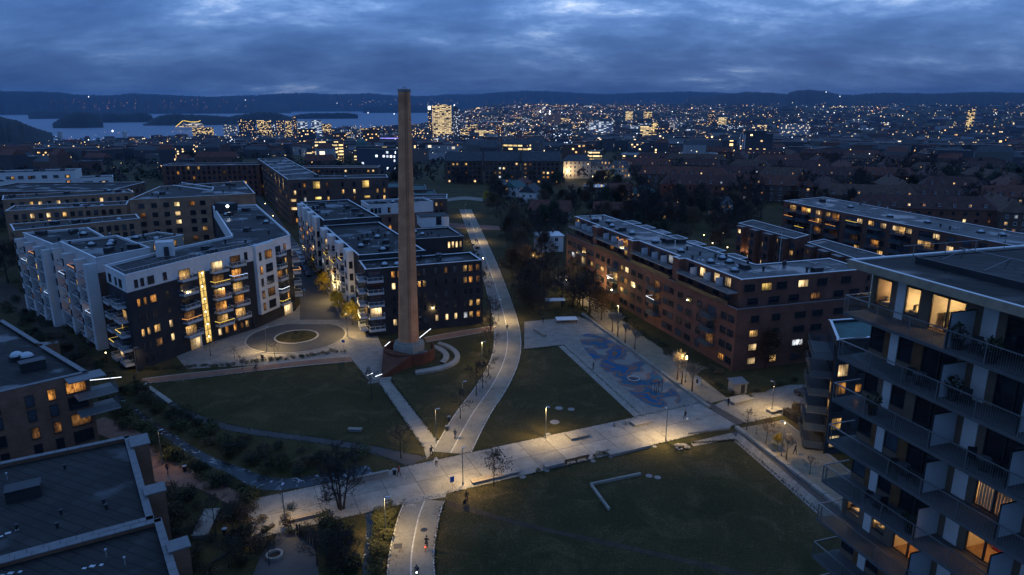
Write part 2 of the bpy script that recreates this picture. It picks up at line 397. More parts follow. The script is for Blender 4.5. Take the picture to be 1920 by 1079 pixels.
felt('roof_grey', (.095, .094, .092))
felt('roof_grey_mid', (.055, .054, .053))
mk('coping', (.70, .70, .69), var=.08, scale=1.2, rough=.5)
mk('coping_dark', (.16, .16, .16), var=.15, scale=1.2, rough=.5)
mk('white_render', (.60, .59, .57), var=.06, scale=.3, fine=(1.2, .04))
mk('pale_render', (.50, .50, .49), var=.10, scale=.3)
mk('cream_render', (.42, .38, .31), var=.12, scale=.3)
brick('brick_black', (.030, .030, .034), (.045, .044, .046), (.03, .03, .03))
brick('brick_brown', (.18, .098, .062), (.23, .125, .08), (.17, .12, .09))
brick('brick_tan', (.29, .165, .10), (.34, .20, .125), (.26, .17, .115))
brick('brick_red', (.125, .056, .040), (.170, .076, .052), (.13, .085, .068))
brick('brick_dark', (.095, .060, .048), (.13, .080, .062), (.10, .08, .07))
brick('brick_chimney', (.55, .245, .115), (.63, .285, .14), (.47, .26, .15), bw=.6, bh=.2)
mk('corten', (.105, .036, .018), var=.3, scale=.8, rough=.85, fine=(3, .15))
mk('metal_dark', (.05, .052, .056), var=.15, rough=.45, metal=.6, coord='obj')
mk('metal_grey', (.26, .27, .28), var=.12, rough=.4, metal=.7, coord='obj')
mk('metal_pale', (.50, .52, .54), var=.1, rough=.35, metal=.5, coord='obj')
mk('frame_dark', (.035, .035, .037), rough=.5, var=.1, coord='obj')
mk('frame_white', (.60, .60, .59), rough=.5, var=.06, coord='obj')
mk('glass_dark', (.016, .020, .026), rough=.06, var=.3, spec=.75, coord='obj')
mk('glass_sky', (.05, .065, .085), rough=.05, var=.4, spec=.9, coord='obj', scale=.8)
mk('glass_rail', (.10, .13, .15), rough=.08, var=.1, spec=.6, coord='obj', alpha=.28)
mk('glass_frost', (.45, .50, .53), rough=.5, var=.08, coord='obj')
mk('wood', (.15, .075, .032), var=.3, scale=2.0, coord='obj', rough=.7)
mk('wood_pale', (.30, .24, .17), var=.2, scale=2.0, coord='obj')
mk('tile_roof', (.115, .045, .032), var=.3, scale=.5, c2=(.155, .06, .042), fine=(5, .2))
mk('tile_dark', (.075, .036, .030), var=.3, scale=.5, fine=(5, .2))
mk('tile_brown', (.095, .058, .042), var=.3, scale=.5, fine=(5, .2))
mk('slate_roof', (.065, .07, .075), var=.25, scale=.5, fine=(4, .2))
mk('green_roof', (.06, .12, .11), var=.2, scale=.5)
mk('bark', (.055, .042, .033), var=.3, scale=3, coord='obj')
mk('twig', (.060, .046, .036), var=.3, scale=3, coord='obj')
mk('twig_dark', (.040, .032, .028), var=.3, scale=3, coord='obj')
mk('leaf_yellow', (.42, .31, .035), var=.4, scale=2, coord='obj')
mk('leaf_brown', (.085, .050, .026), var=.4, scale=2, coord='obj')
mk('leaf_green', (.045, .06, .02), var=.45, scale=2, coord='obj', c2=(.085, .085, .03))
mk('leaf_dark', (.028, .036, .018), var=.4, scale=2, coord='obj')
mk('leaf_olive', (.075, .070, .026), var=.4, scale=2, coord='obj')
mk('hedge_brown', (.075, .055, .03), var=.4, scale=2, coord='obj')
mk('forest', (.016, .022, .018), var=.4, scale=.01, fine=(.06, .4))
mk('rubber_blue', (.02, .11, .26), var=.2, scale=.6)
mk('car_dark', (.03, .035, .045), rough=.25, var=.1, spec=.6, coord='obj')
mk('car_white', (.55, .56, .57), rough=.25, var=.05, spec=.6, coord='obj')
mk('car_blue', (.03, .06, .13), rough=.25, var=.1, spec=.6, coord='obj')
mk('tyre', (.02, .02, .02), coord='obj', var=.1)
mk('skin', (.45, .28, .20), coord='obj', var=.05)
mk('hair', (.03, .02, .015), coord='obj', var=.2)
mk('cloth_black', (.018, .018, .022), coord='obj', var=.2)
mk('cloth_navy', (.02, .03, .06), coord='obj', var=.2)
mk('cloth_red', (.22, .025, .02), coord='obj', var=.2)
mk('cloth_pale', (.42, .44, .50), coord='obj', var=.1)
mk('sign_blue', (.02, .08, .32), coord='obj', var=.1)
litwin('lit_warm', (1.0, .58, .19), .85, contrast=.85)
litwin('lit_amber', (1.0, .42, .09), .55, contrast=.85)
litwin('lit_pale', (1.0, .72, .36), 1.15, contrast=.5)
litwin('lit_white', (.80, .90, 1.0), .8, contrast=.5)
litwin('lit_dim', (.70, .32, .10), .20, contrast=.85)
litwin('lit_yellow', (1.0, .70, .20), 1.35, contrast=.35)
emit('lamp_warm', (1.0, .80, .48), 9.0)
emit('lamp_glow', (1.0, .74, .36), 6.0)
emit('lamp_white', (.85, .92, 1.0), 8.0)
emit('led_white', (.86, .92, 1.0), 2.6)
emit('led_blue', (.45, .65, 1.0), 2.2)
emit('led_yellow', (1.0, .68, .10), 1.8)
emit('led_orange', (1.0, .42, .10), 1.6)
emit('tail_red', (1.0, .06, .02), 5.0)
emit('head_white', (.92, .96, 1.0), 9.0)
# ================================================================== SETTING: terrain, water, hills
mb = MB()
rads = [0, 20, 45, 75, 110, 150, 200, 260, 330, 430, 540, 680, 860, 1080, 1350, 1700, 2100, 2500, 2800, 3100, 3400, 3600, 3900, 4300, 4700, 5300, 6200, 7500, 9000, 11000, 14000, 18500]
NA = 240
mb.v.append((0, 0, 0))
for r in rads[1:]:
    for j in range(NA):
        a = 2 * math.pi * j / NA; x, y = r * math.cos(a), r * math.sin(a)
        mb.v.append((x, y, tz(x, y)))
for j in range(NA):
    mb.f.append((0, 1 + j, 1 + (j + 1) % NA)); mb.m.append(0)
for i in range(len(rads) - 2):
    for j in range(NA):
        q = (j + 1) % NA; a = 1 + i * NA; b = a + NA
        mb.f.append((a + j, b + j, b + q, a + q)); mb.m.append(0)
struct('ground', mb, 'grass', smooth=True)

m, t = nodes('fjord_water'); L = t.links.new
b_ = N(t, 'ShaderNodeBsdfPrincipled', i={'Base Color': (.05, .10, .17, 1), 'Roughness': .38, 'Specular IOR Level': 1.0}); o_ = N(t, 'ShaderNodeOutputMaterial'); L(b_.outputs[0], o_.inputs[0])
g_ = N(t, 'ShaderNodeNewGeometry'); nz = N(t, 'ShaderNodeTexNoise', i={'Scale': .02, 'Detail': 5.0}); L(g_.outputs['Position'], nz.inputs['Vector'])
bp = N(t, 'ShaderNodeBump', i={'Strength': .10, 'Distance': 2.0}); L(nz.outputs['Fac'], bp.inputs['Height']); L(bp.outputs[0], b_.inputs['Normal'])
mb = MB(); K = 96
for r in (2400, 18000):
    for j in range(K + 1):
        a = R(80) + R(115) * j / K; mb.v.append((r * math.cos(a), r * math.sin(a), -100))
for j in range(K): mb.f.append((j, K + 1 + j, K + 2 + j, j + 1)); mb.m.append(0)
struct('fjord_water', mb, 'fjord_water')

def ridge(name, prof, dist, depth, zbase, rough=1.0, mat='forest', seed=1):
    """a hill range: crest line seen from the city, with a front slope, a back slope and its own depth"""
    rr = random.Random(seed); pts = []
    for (xa, ya), (xb, yb) in zip(prof, prof[1:]):
        k = max(1, int(abs(xb - xa) / 2.5))
        for i in range(k): pts.append((xa + (xb - xa) * i / k, ya + (yb - ya) * i / k))
    pts.append(prof[-1]); mb = MB(); n = 6
    for (x, y) in pts:
        c = far(x, y, dist); h = math.hypot(c[0], c[1]); ux, uy = c[0] / h, c[1] / h
        top = max(c[2], zbase + 2)
        for q, (f, zf) in enumerate(((-1, 0), (-.62, .5), (-.25, .86), (0, 1), (.4, .7), (1, 0))):
            jz = ((rr.random() - .5) * .03 * rough * (top - zbase) + (rr.random() - .3) * dist * .0011) if 0 < q < 5 else 0
            if q in (1, 2): jz += (rr.random() - .5) * .07 * (top - zbase)
            d = dist + f * depth
            mb.v.append((ux * d, uy * d, zbase + (top - zbase) * zf + jz))
    for i in range(len(pts) - 1):
        for q in range(n - 1):
            a = i * n + q; mb.f.append((a, a + n, a + n + 1, a + 1)); mb.m.append(0)
    return struct(name, mb, mat, smooth=True)
ridge('hills', [(-140, 176), (-40, 171), (40, 172), (105, 173), (140, 178), (200, 180), (245, 176), (300, 178), (360, 181), (430, 184), (500, 190), (545, 199)], 13500, 1500, -104, seed=2)
ridge('hills', [(330, 190), (400, 182), (440, 180), (480, 179), (530, 176), (570, 175), (620, 177), (660, 177), (690, 175), (740, 180), (790, 181), (840, 178), (900, 177), (930, 174), (985, 171), (1040, 172), (1100, 176), (1150, 177), (1200, 174), (1290, 172), (1360, 175), (1420, 178)], 16000, 1500, -104, seed=3)
ridge('hills', [(1290, 184), (1370, 177), (1400, 173), (1440, 174), (1475, 177), (1490, 171), (1515, 169), (1545, 171), (1572, 178), (1600, 179), (1640, 175), (1700, 175), (1760, 176), (1830, 173), (1900, 174), (1990, 176), (2100, 178)], 10500, 1600, 0, seed=4)
ridge('hills', [(-260, 220), (-120, 217), (-40, 218), (0, 220), (25, 224), (45, 232), (70, 242), (98, 250)], 3150, 420, -98, seed=5)
ridge('island', [(52, 214), (64, 209), (90, 209.5), (140, 209), (190, 211), (215, 213)], 9000, 300, -101, seed=6)
ridge('island', [(98, 233), (108, 226), (120, 219), (138, 211), (152, 210), (168, 213), (184, 218), (192, 224)], 5600, 260, -101, seed=7)
ridge('island', [(186, 218), (198, 214), (212, 212.5), (226, 215), (250, 213), (268, 212), (283, 216), (287, 221)], 6900, 160, -101, seed=8)
ridge('island', [(268, 236), (282, 226), (300, 217), (330, 214), (370, 216), (430, 219), (455, 215), (490, 210), (515, 212), (540, 218), (552, 222)], 5900, 260, -101, seed=9)
ridge('island', [(552, 216), (580, 213), (612, 213), (640, 212), (660, 213), (671, 215)], 7700, 90, -101, seed=10)
ridge('island', [(680, 199), (760, 196), (830, 200), (880, 205), (920, 212)], 12500, 300, -101, seed=11)

# ================================================================== SETTING: paths and paving of the park
TU = Vector((.911, .4124)); NU = Vector((-.4124, .911))
def PR(tt, n): return (TU.x * tt + NU.x * n, TU.y * tt + NU.y * n)
def chaikin(pts, it=2, closed=False):
    for _ in range(it):
        q = [] if closed else [pts[0]]
        rng = range(len(pts)) if closed else range(len(pts) - 1)
        for i in rng:
            a, b = pts[i], pts[(i + 1) % len(pts)]
            q.append((a[0] * .75 + b[0] * .25, a[1] * .75 + b[1] * .25)); q.append((a[0] * .25 + b[0] * .75, a[1] * .25 + b[1] * .75))
        if not closed: q.append(pts[-1])
        pts = q
    return pts
def resample(pts, k):
    d = [0]
    for a, b in zip(pts, pts[1:]): d.append(d[-1] + math.hypot(b[0] - a[0], b[1] - a[1]))
    out = []; j = 0
    for i in range(k):
        s = d[-1] * i / (k - 1)
        while j < len(d) - 2 and d[j + 1] < s: j += 1
        f = (s - d[j]) / max(d[j + 1] - d[j], 1e-6)
        out.append((pts[j][0] + (pts[j + 1][0] - pts[j][0]) * f, pts[j][1] + (pts[j + 1][1] - pts[j][1]) * f))
    return out
def ribbon(mb, a, b, z, th=.03, mi=0, k=60):
    a = resample(a, k); b = resample(b, k); n = len(mb.v)
    for p, q in zip(a, b): mb.v += [(p[0], p[1], z), (q[0], q[1], z), (p[0], p[1], z - th), (q[0], q[1], z - th)]
    for i in range(k - 1):
        o = n + i * 4
        for f in ((0, 1, 5, 4), (2, 0, 4, 6), (1, 3, 7, 5)): mb.f.append(tuple(o + x for x in f)); mb.m.append(mi)
    return mb
def off(pts, d):
    out = []
    for i, p in enumerate(pts):
        a = pts[max(0, i - 1)]; b = pts[min(len(pts) - 1, i + 1)]
        L_ = math.hypot(b[0] - a[0], b[1] - a[1]) or 1
        out.append((p[0] - (b[1] - a[1]) / L_ * d, p[1] + (b[0] - a[0]) / L_ * d))
    return out
def PP(l, z=0): return [P(x, y, z) for x, y in l]

mk('asphalt_old', (.058, .057, .055), var=.25, scale=.3, fine=(6, .2), bump=.1)
# main walking and cycling path, upper length
cen = chaikin(PP([(872, 393), (888, 430), (905, 470), (922, 515), (936, 560), (948, 600), (953, 640), (946, 680), (920, 730), (885, 775), (845, 850)]), 3)
cen = resample(cen, 90)
def wid(i): return 1.0
W2 = 3.6
cen_lo = resample(chaikin(PP([(797, 938), (786, 965), (778, 1000), (771, 1040), (770, 1079), (776, 1140)]), 3), 40)
for nm, c_, wl_, wr_ in (('cycle_path', cen, 3.15, 3.0), ('cycle_path', cen_lo, 2.75, 2.75)):
    mb = MB()
    ribbon(mb, off(c_, 0.02), off(c_, -wr_), .030, mi=0, k=len(c_))
    ribbon(mb, off(c_, wl_), off(c_, 0.02), .030, mi=1, k=len(c_))
    p_ = struct(nm, mb, ['asphalt_cycle', 'walk_lane'])
    for o1 in (wl_ - .12, -wr_ + .12):
        q = MB(); ribbon(q, off(c_, o1 + .07), off(c_, o1 - .07), .036, th=.005, k=len(c_)); part('edge_line', q, 'paint_white', p_)
    q = MB(); ribbon(q, off(c_, .09), off(c_, -.09), .036, th=.005, k=len(c_)); part('lane_line', q, 'paint_white', p_)
# painted bicycle symbol and manholes on the lower length
q = MB()
for wx in (-.35, .35):
    q.lathe([(.24, .042), (.30, .042)], 16, 0, P(771, 949)[0] + wx, P(771, 949)[1])
bx, by = P(771, 949)
for a, b in (((-.35, 0), (0, .35)), ((0, .35), (.35, 0)), ((-.2, .3), (.3, .38))):
    dx, dy = b[0] - a[0], b[1] - a[1]; L_ = math.hypot(dx, dy); nx, ny = -dy / L_ * .035, dx / L_ * .035
    q.poly([(bx + a[0] + nx, by + a[1] + ny, .042), (bx + a[0] - nx, by + a[1] - ny, .042), (bx + b[0] - nx, by + b[1] - ny, .042), (bx + b[0] + nx, by + b[1] + ny, .042)])
part('bicycle_symbol', q, 'paint_white', p_)
for px, py, sq in ((746, 1025, 1), (795, 994, 0)):
    x, y = P(px, py); q = MB()
    if sq: q.box(x, y, .035, 1.0, 1.0, .014, .15)
    else: q.lathe([(0.001, .044), (.42, .044), (.45, .03)], 18, 0, x, y)
    part('manhole_cover', q, 'metal_dark', p_)

# promenade of concrete slabs
mb = MB(); mb.prism([PR(1.5, 81.2), PR(80, 81.2), PR(80, 90.8), PR(1.5, 90.8)], .005, .026)
prom = struct('promenade', mb, 'joint')
tt = 1.5; i = 0
slab_cache = {}
while tt < 78:
    L_ = 4.5
    for n0, n1 in ((81.2, 85.9), (85.9, 90.8)):
        if (i * 7 + int(n0)) % 5 == 0: hgt = .062
        else: hgt = .055 + .006 * rnd.random()
        q = MB(); g = .035
        q.prism([PR(tt + g, n0 + g), PR(tt + L_ - g, n0 + g), PR(tt + L_ - g, n1 - g), PR(tt + g, n1 - g)], .026, hgt)
        part('slab', q, 'concrete', prom)
    tt += L_; i += 1

# strip where the lower path meets the promenade
mb = MB(); mb.prism(PP([(757, 938), (838, 921), (835, 933), (752, 948)]), .006, .066); struct('crossing_strip', mb, 'concrete_dark')

# plaza beside the playground
mb = MB(); mb.prism(PP([(983, 604), (1085, 594), (1112, 604), (1200, 668), (1265, 722), (1330, 764), (1300, 771), (1205, 785), (1057, 648), (983, 656)]), .004, .034); struct('plaza', mb, 'paver')
mb = MB(); mb.prism(PP([(1046, 649), (1062, 646), (1212, 778), (1190, 783)]), .036, .052); struct('plaza_border', mb, 'concrete')
# gravel walk along the low wall, above and below the promenade
mb = MB(); mb.prism(PP([(1040, 520), (1065, 515), (1150, 590), (1250, 660), (1365, 748), (1330, 757), (1240, 695), (1120, 604)]), .004, .022); struct('gravel_walk', mb, 'gravel')
mb = MB(); mb.prism(PP([(1388, 803), (1470, 788), (1560, 855), (1650, 930), (1600, 960), (1560, 938)]), .004, .022); struct('gravel_walk', mb, 'gravel')
mb = MB(); mb.prism(PP([(1288, 832), (1370, 813), (1388, 806), (1600, 975), (1580, 1000), (1380, 826)]), .004, .024); pe_ = struct('paved_edge_path', mb, 'joint')
A_, B_ = [P(1384, 811), P(1590, 986)], [P(1376, 828), P(1572, 1000)]; ra_, rb_ = resample(A_, 31), resample(B_, 31)
for i in range(30):
    c4 = [Vector(p) for p in (ra_[i], ra_[i + 1], rb_[i + 1], rb_[i])]; cc = sum(c4, Vector((0, 0))) / 4; q = MB(); q.prism([tuple(cc + (p - cc) * .95) for p in c4][::-1], .024, .045 + .008 * (i % 3)); part('slab', q, 'paver', pe_)
A_, B_ = [P(1294, 830), P(1372, 812)], [P(1300, 838), P(1382, 822)]; ra_, rb_ = resample(A_, 7), resample(B_, 7)
for i in range(6):
    c4 = [Vector(p) for p in (ra_[i], ra_[i + 1], rb_[i + 1], rb_[i])]; cc = sum(c4, Vector((0, 0))) / 4; q = MB(); q.prism([tuple(cc + (p - cc) * .95) for p in c4][::-1], .024, .048 + .006 * (i % 2)); part('slab', q, 'paver', pe_)
# forecourt of the tower street
mb = MB(); mb.prism(PP([(1365, 748), (1480, 722), (1545, 722), (1560, 745), (1500, 772), (1392, 795), (1335, 762)]), .004, .024); struct('forecourt', mb, 'paver')

# painted rubber play surface
m, t = nodes('rubber_paint'); L = t.links.new
b_ = N(t, 'ShaderNodeBsdfPrincipled', i={'Roughness': .9, 'Specular IOR Level': .15}); o_ = N(t, 'ShaderNodeOutputMaterial'); L(b_.outputs[0], o_.inputs[0])
g_ = N(t, 'ShaderNodeNewGeometry'); nz = N(t, 'ShaderNodeTexNoise', i={'Scale': .20, 'Detail': .6, 'Distortion': .8}); L(g_.outputs['Position'], nz.inputs['Vector'])
rp = N(t, 'ShaderNodeValToRGB'); rp.color_ramp.interpolation = 'CONSTANT'; el = rp.color_ramp.elements
el[0].position = 0; el[0].color = (.23, .215, .19, 1); el[1].position = .70; el[1].color = (.19, .10, .06, 1)
for pos, c in ((.42, (.20, .125, .105, 1)), (.49, (.035, .11, .17, 1)), (.55, (.21, .115, .085, 1)), (.60, (.02, .10, .20, 1))): q = el.new(pos); q.color = c
L(nz.outputs['Fac'], rp.inputs[0]); L(rp.outputs[0], b_.inputs['Base Color'])
mb = MB(); mb.prism(chaikin(PP([(1078, 638), (1105, 622), (1160, 645), (1225, 693), (1282, 745), (1268, 764), (1218, 766), (1150, 712)]), 2, True), .036, .056); struct('playground_surface', mb, 'rubber_paint')

# diagonal path from the chimney steps to the cycle path, square with pavers by the turning circle
mb = MB(); mb.prism(PP([(706, 713), (732, 713), (820, 826), (832, 822), (800, 862), (795, 842)]), .004, .020); struct('diagonal_path', mb, 'concrete')
mb = MB(); mb.prism(PP([(556, 579), (590, 541), (640, 540), (700, 610), (716, 650), (735, 655), (717, 713), (690, 712), (655, 668), (560, 680), (350, 692), (330, 668), (400, 641), (481, 616)]), .004, .016); struct('paved_square', mb, 'paver')
# turning circle and street
ic = Vector(P(556, 632)); rad = 10.9
pts = []
for k in range(33):
    a = R(118) + R(324) * k / 32 - R(40)
    pts.append((ic.x + rad * math.cos(a), ic.y + 1.0 + rad * math.sin(a)))
st_l = PP([(566, 560), (556, 520), (549, 480), (530, 430)]); st_r = PP([(545, 425), (572, 470), (596, 505), (622, 555)])
circ = [(ic.x + rad * math.cos(R(a)), ic.y + rad * math.sin(R(a))) for a in range(-240, 61, 10)]
mb = MB(); mb.prism([p for p in circ], .016, .030); struct('turning_circle', mb, 'asphalt')
mb = MB(); ribbon(mb, PP([(562, 600), (563, 560), (553, 515), (545, 480), (500, 400), (462, 350)]), PP([(640, 600), (618, 556), (592, 510), (570, 475), (512, 395), (470, 345)]), .034, .02, k=40); struct('street', mb, 'asphalt')
mb = MB(); mb.lathe([(rad + .02, .016), (rad + .02, .13), (rad + .3, .13), (rad + .3, .012)], 72, 0, ic.x, ic.y, R(120), R(406)); struct('kerb', mb, 'kerb')
q = P(517, 631)[0] - P(598, 631)[0]; ri = abs(q) / 2
mb = MB(); mb.lathe([(ri, .03), (ri, .16), (ri - .45, .16), (ri - .45, .05)], 64, 0, ic.x, ic.y); struct('kerb', mb, 'kerb')
mb = MB(); mb.lathe([(ri - .45, .06), (ri * .6, .3), (.01, .42)], 48, 0, ic.x, ic.y); struct('planted_island', mb, 'grass', smooth=True)
# brick footpaths with pale borders
def band(name, up, lo, z, mat, border=None, bw=.35):
    mb = MB(); u = chaikin(PP(up), 2); l = chaikin(PP(lo), 2); ribbon(mb, u, l, z, k=40); s_ = struct(name, mb, mat)
    if border:
        for ed, sg in ((u, -1), (l, 1)):
            q = MB(); a = resample(ed, 40); ribbon(q, off(a, 0), off(a, sg * bw), z + .006, .02, k=40); part('border_strip', q, border, s_)
    return s_
band('brick_footpath', [(268, 710), (350, 700), (450, 690), (560, 676), (656, 668)], [(255, 722), (360, 711), (460, 699), (570, 686), (662, 679)], .022, 'brick_paving', 'concrete')
band('brick_footpath', [(795, 633), (850, 623), (937, 609)], [(800, 642), (860, 632), (938, 618)], .022, 'brick_paving', 'concrete')
band('asphalt_footpath', [(272, 721), (330, 757), (390, 787), (470, 805), (600, 821), (720, 840), (800, 858)], [(258, 724), (318, 762), (374, 795), (460, 815), (600, 831), (705, 851), (765, 876)], .018, 'asphalt_old')
mb = MB(); ribbon(mb, PP([(272, 719), (325, 756)]), PP([(266, 722), (317, 760)]), .32, .32, k=8); struct('low_wall', mb, 'concrete')
band('brick_footpath', [(195, 782), (250, 800), (300, 842), (345, 875), (400, 900), (470, 935)], [(150, 800), (235, 835), (285, 905), (330, 915), (370, 912), (455, 962)], .02, 'brick_paving')
band('asphalt_footpath', [(842, 940), (900, 957), (1000, 985), (1120, 1010), (1300, 1050), (1450, 1085)], [(838, 948), (895, 965), (1000, 993), (1120, 1019), (1300, 1060), (1440, 1095)], .012, 'soil')
band('asphalt_footpath', [(840, 372), (870, 368), (905, 372)], [(838, 378), (870, 374), (905, 378)], .012, 'walk_lane')
band('asphalt_footpath', [(842, 418), (880, 421), (935, 424)], [(842, 428), (880, 430), (940, 432)], .012, 'brick_paving')
# brook
m, t = nodes('brook_water'); L = t.links.new
b_ = N(t, 'ShaderNodeBsdfPrincipled', i={'Roughness': .22, 'Specular IOR Level': .35}); o_ = N(t, 'ShaderNodeOutputMaterial'); L(b_.outputs[0], o_.inputs[0])
g_ = N(t, 'ShaderNodeNewGeometry'); nz = N(t, 'ShaderNodeTexNoise', i={'Scale': .9, 'Detail': 5.0, 'Distortion': 1.0}); L(g_.outputs['Position'], nz.inputs['Vector'])
rp = N(t, 'ShaderNodeValToRGB'); el = rp.color_ramp.elements; el[0].position = .58; el[0].color = (.012, .016, .018, 1); el[1].position = .72; el[1].color = (.45, .46, .48, 1)
L(nz.outputs['Fac'], rp.inputs[0]); L(rp.outputs[0], b_.inputs['Base Color'])
bp = N(t, 'ShaderNodeBump', i={'Strength': .5, 'Distance': .1}); L(nz.outputs['Fac'], bp.inputs['Height']); L(bp.outputs[0], b_.inputs['Normal'])
band('brook', [(224, 740), (256, 767), (300, 797), (344, 827), (394, 857), (450, 876), (500, 897), (560, 898), (690, 872)], [(214, 743), (244, 771), (288, 803), (330, 836), (380, 868), (434, 891), (485, 922), (560, 917), (700, 890)], .012, 'brook_water')
band('brook', [(695, 951), (702, 980), (698, 1020), (694, 1079)], [(682, 955), (688, 985), (684, 1025), (678, 1079)], .012, 'brook_water')
# lower left gravel yard with wooden edging
mb = MB(); mb.prism(PP([(535, 985), (580, 985), (592, 1040), (600, 1090), (470, 1090), (490, 1040)]), .004, .014); struct('gravel_yard', mb, 'asphalt')
# street on the far left and garden lane by the villas
mb = MB(); ribbon(mb, PP([(0, 520), (40, 545), (140, 640), (190, 700)]), PP([(-20, 560), (20, 575), (110, 655), (170, 715)]), .008, .01, k=12); struct('lane', mb, 'soil')

# ragged grass along the paving edges
q = MB(); rr = random.Random(8)
def tufts(line, n, jit=.16, world=False):
    l = line if world else PP(line); l = resample(l, n)
    for x, y in l:
        x += rr.gauss(0, jit); y += rr.gauss(0, jit); h = rr.uniform(.06, .16)
        for _ in range(3):
            a = rr.uniform(0, 6.28); w_ = rr.uniform(.03, .09); dx, dy = math.cos(a), math.sin(a); lx, ly = rr.uniform(-.12, .12), rr.uniform(-.12, .12)
            q.poly([(x - dx * w_, y - dy * w_, 0.0), (x + dx * w_, y + dy * w_, 0.0), (x + lx, y + ly, h + .03)])
for side in (81.2, 90.8): tufts([PR(2, side), PR(80, side)], 900, world=True)
for c_, o1 in ((cen, 3.2), (cen, -3.05), (cen_lo, 2.8), (cen_lo, -2.8)): tufts(off(c_, o1), 900 if c_ is cen else 400, world=True)
for l in ([(1057, 648), (1205, 782)], [(983, 656), (1057, 648)], [(706, 713), (795, 842)], [(732, 713), (820, 826)], [(272, 721), (330, 757), (390, 787), (470, 805), (600, 821), (720, 840), (800, 858)], [(258, 724), (318, 762), (374, 795), (460, 815), (600, 831), (705, 851), (765, 876)], [(255, 722), (460, 699), (662, 679)], [(1380, 826), (1580, 1000)], [(1290, 832), (1380, 826)]): tufts(l, 420)
stuff('border_grass', q, 'lawn', 'ragged grass along the edges of the paths', 'grass')
# haze: the evening air over the city and the fjord
hz = MB(); hz.box(0, 0, 105, 39000, 39000, 440)
m, t = nodes('haze_air')
pv = N(t, 'ShaderNodeVolumePrincipled', i={'Color': (.30, .60, 1.0, 1), 'Density': 3.0e-5, 'Anisotropy': 0.0}); o_ = N(t, 'ShaderNodeOutputMaterial'); t.links.new(pv.outputs[0], o_.inputs['Volume'])
stuff('haze', hz, 'haze_air', 'blue evening haze over the city and fjord', 'haze')
# ================================================================== BUILDINGS
def v2(a): return Vector((a[0], a[1]))
WIN = {}
LITS = ['lit_warm'] * 4 + ['lit_amber'] * 3 + ['lit_pale'] * 2 + ['lit_dim'] * 3 + ['lit_white']
def winmesh(w, h, pane, frame='frame_dark', mull=1, bar=0, reveal=.09, sill=True):
    k = (round(w, 2), round(h, 2), pane, frame, mull, bar, reveal, sill)
    if k in WIN: return WIN[k]
    mb = MB(); t = .07
    mb.poly([(-w / 2, .025, 0), (w / 2, .025, 0), (w / 2, .025, h), (-w / 2, .025, h)][::-1], 1)
    for x in (-w / 2, w / 2): mb.box(x, reveal / 2, h / 2, t, reveal, h + t)
    for z in (0, h): mb.box(0, reveal / 2, z, w - t, reveal, t)
    for i in range(mull): mb.box(-w / 2 + w * (i + 1) / (mull + 1), .04, h / 2, .05, .05, h - t)
    if bar: mb.box(0, .04, h * .68, w - t, .05, .05)
    if sill: mb.box(0, .09, -.06, w + .1, .18, .05)
    WIN[k] = mb.mesh('window', [frame, pane]); return WIN[k]
def frame_mx(A, B, s, z, out=0.0):
    A, B = v2(A), v2(B); d = (B - A).normalized(); n = Vector((d.y, -d.x)); p = A + d * s + n * out
    return Matrix(((-d.x, n.x, 0, p.x), (-d.y, n.y, 0, p.y), (0, 0, 1, z), (0, 0, 0, 1)))
def elen(A, B): return (v2(B) - v2(A)).length
def pick(lit, r=None):
    r = r or rnd
    return r.choice(LITS) if r.random() < lit else ('glass_sky' if r.random() < .25 else 'glass_dark')
def windows(rt, A, B, ss, zs, w, h, lit=.2, frame='frame_dark', mull=1, bar=0, force=None, out=0.004, sill=True, name='window', reveal=.09):
    for zi, z in enumerate(zs):
        for si, s in enumerate(ss):
            p = (force or {}).get((si, zi)) or pick(lit)
            if p == 'skip': continue
            link(name, winmesh(w, h, p, frame, mull, bar, reveal, sill), rt, frame_mx(A, B, s, z, out))
def spread_s(L_, n, m=1.5): return [m + (L_ - 2 * m) * (i + .5) / n for i in range(n)]
BAL = {}
mk('slab_dark', (.09, .088, .085), var=.15, scale=1.0)
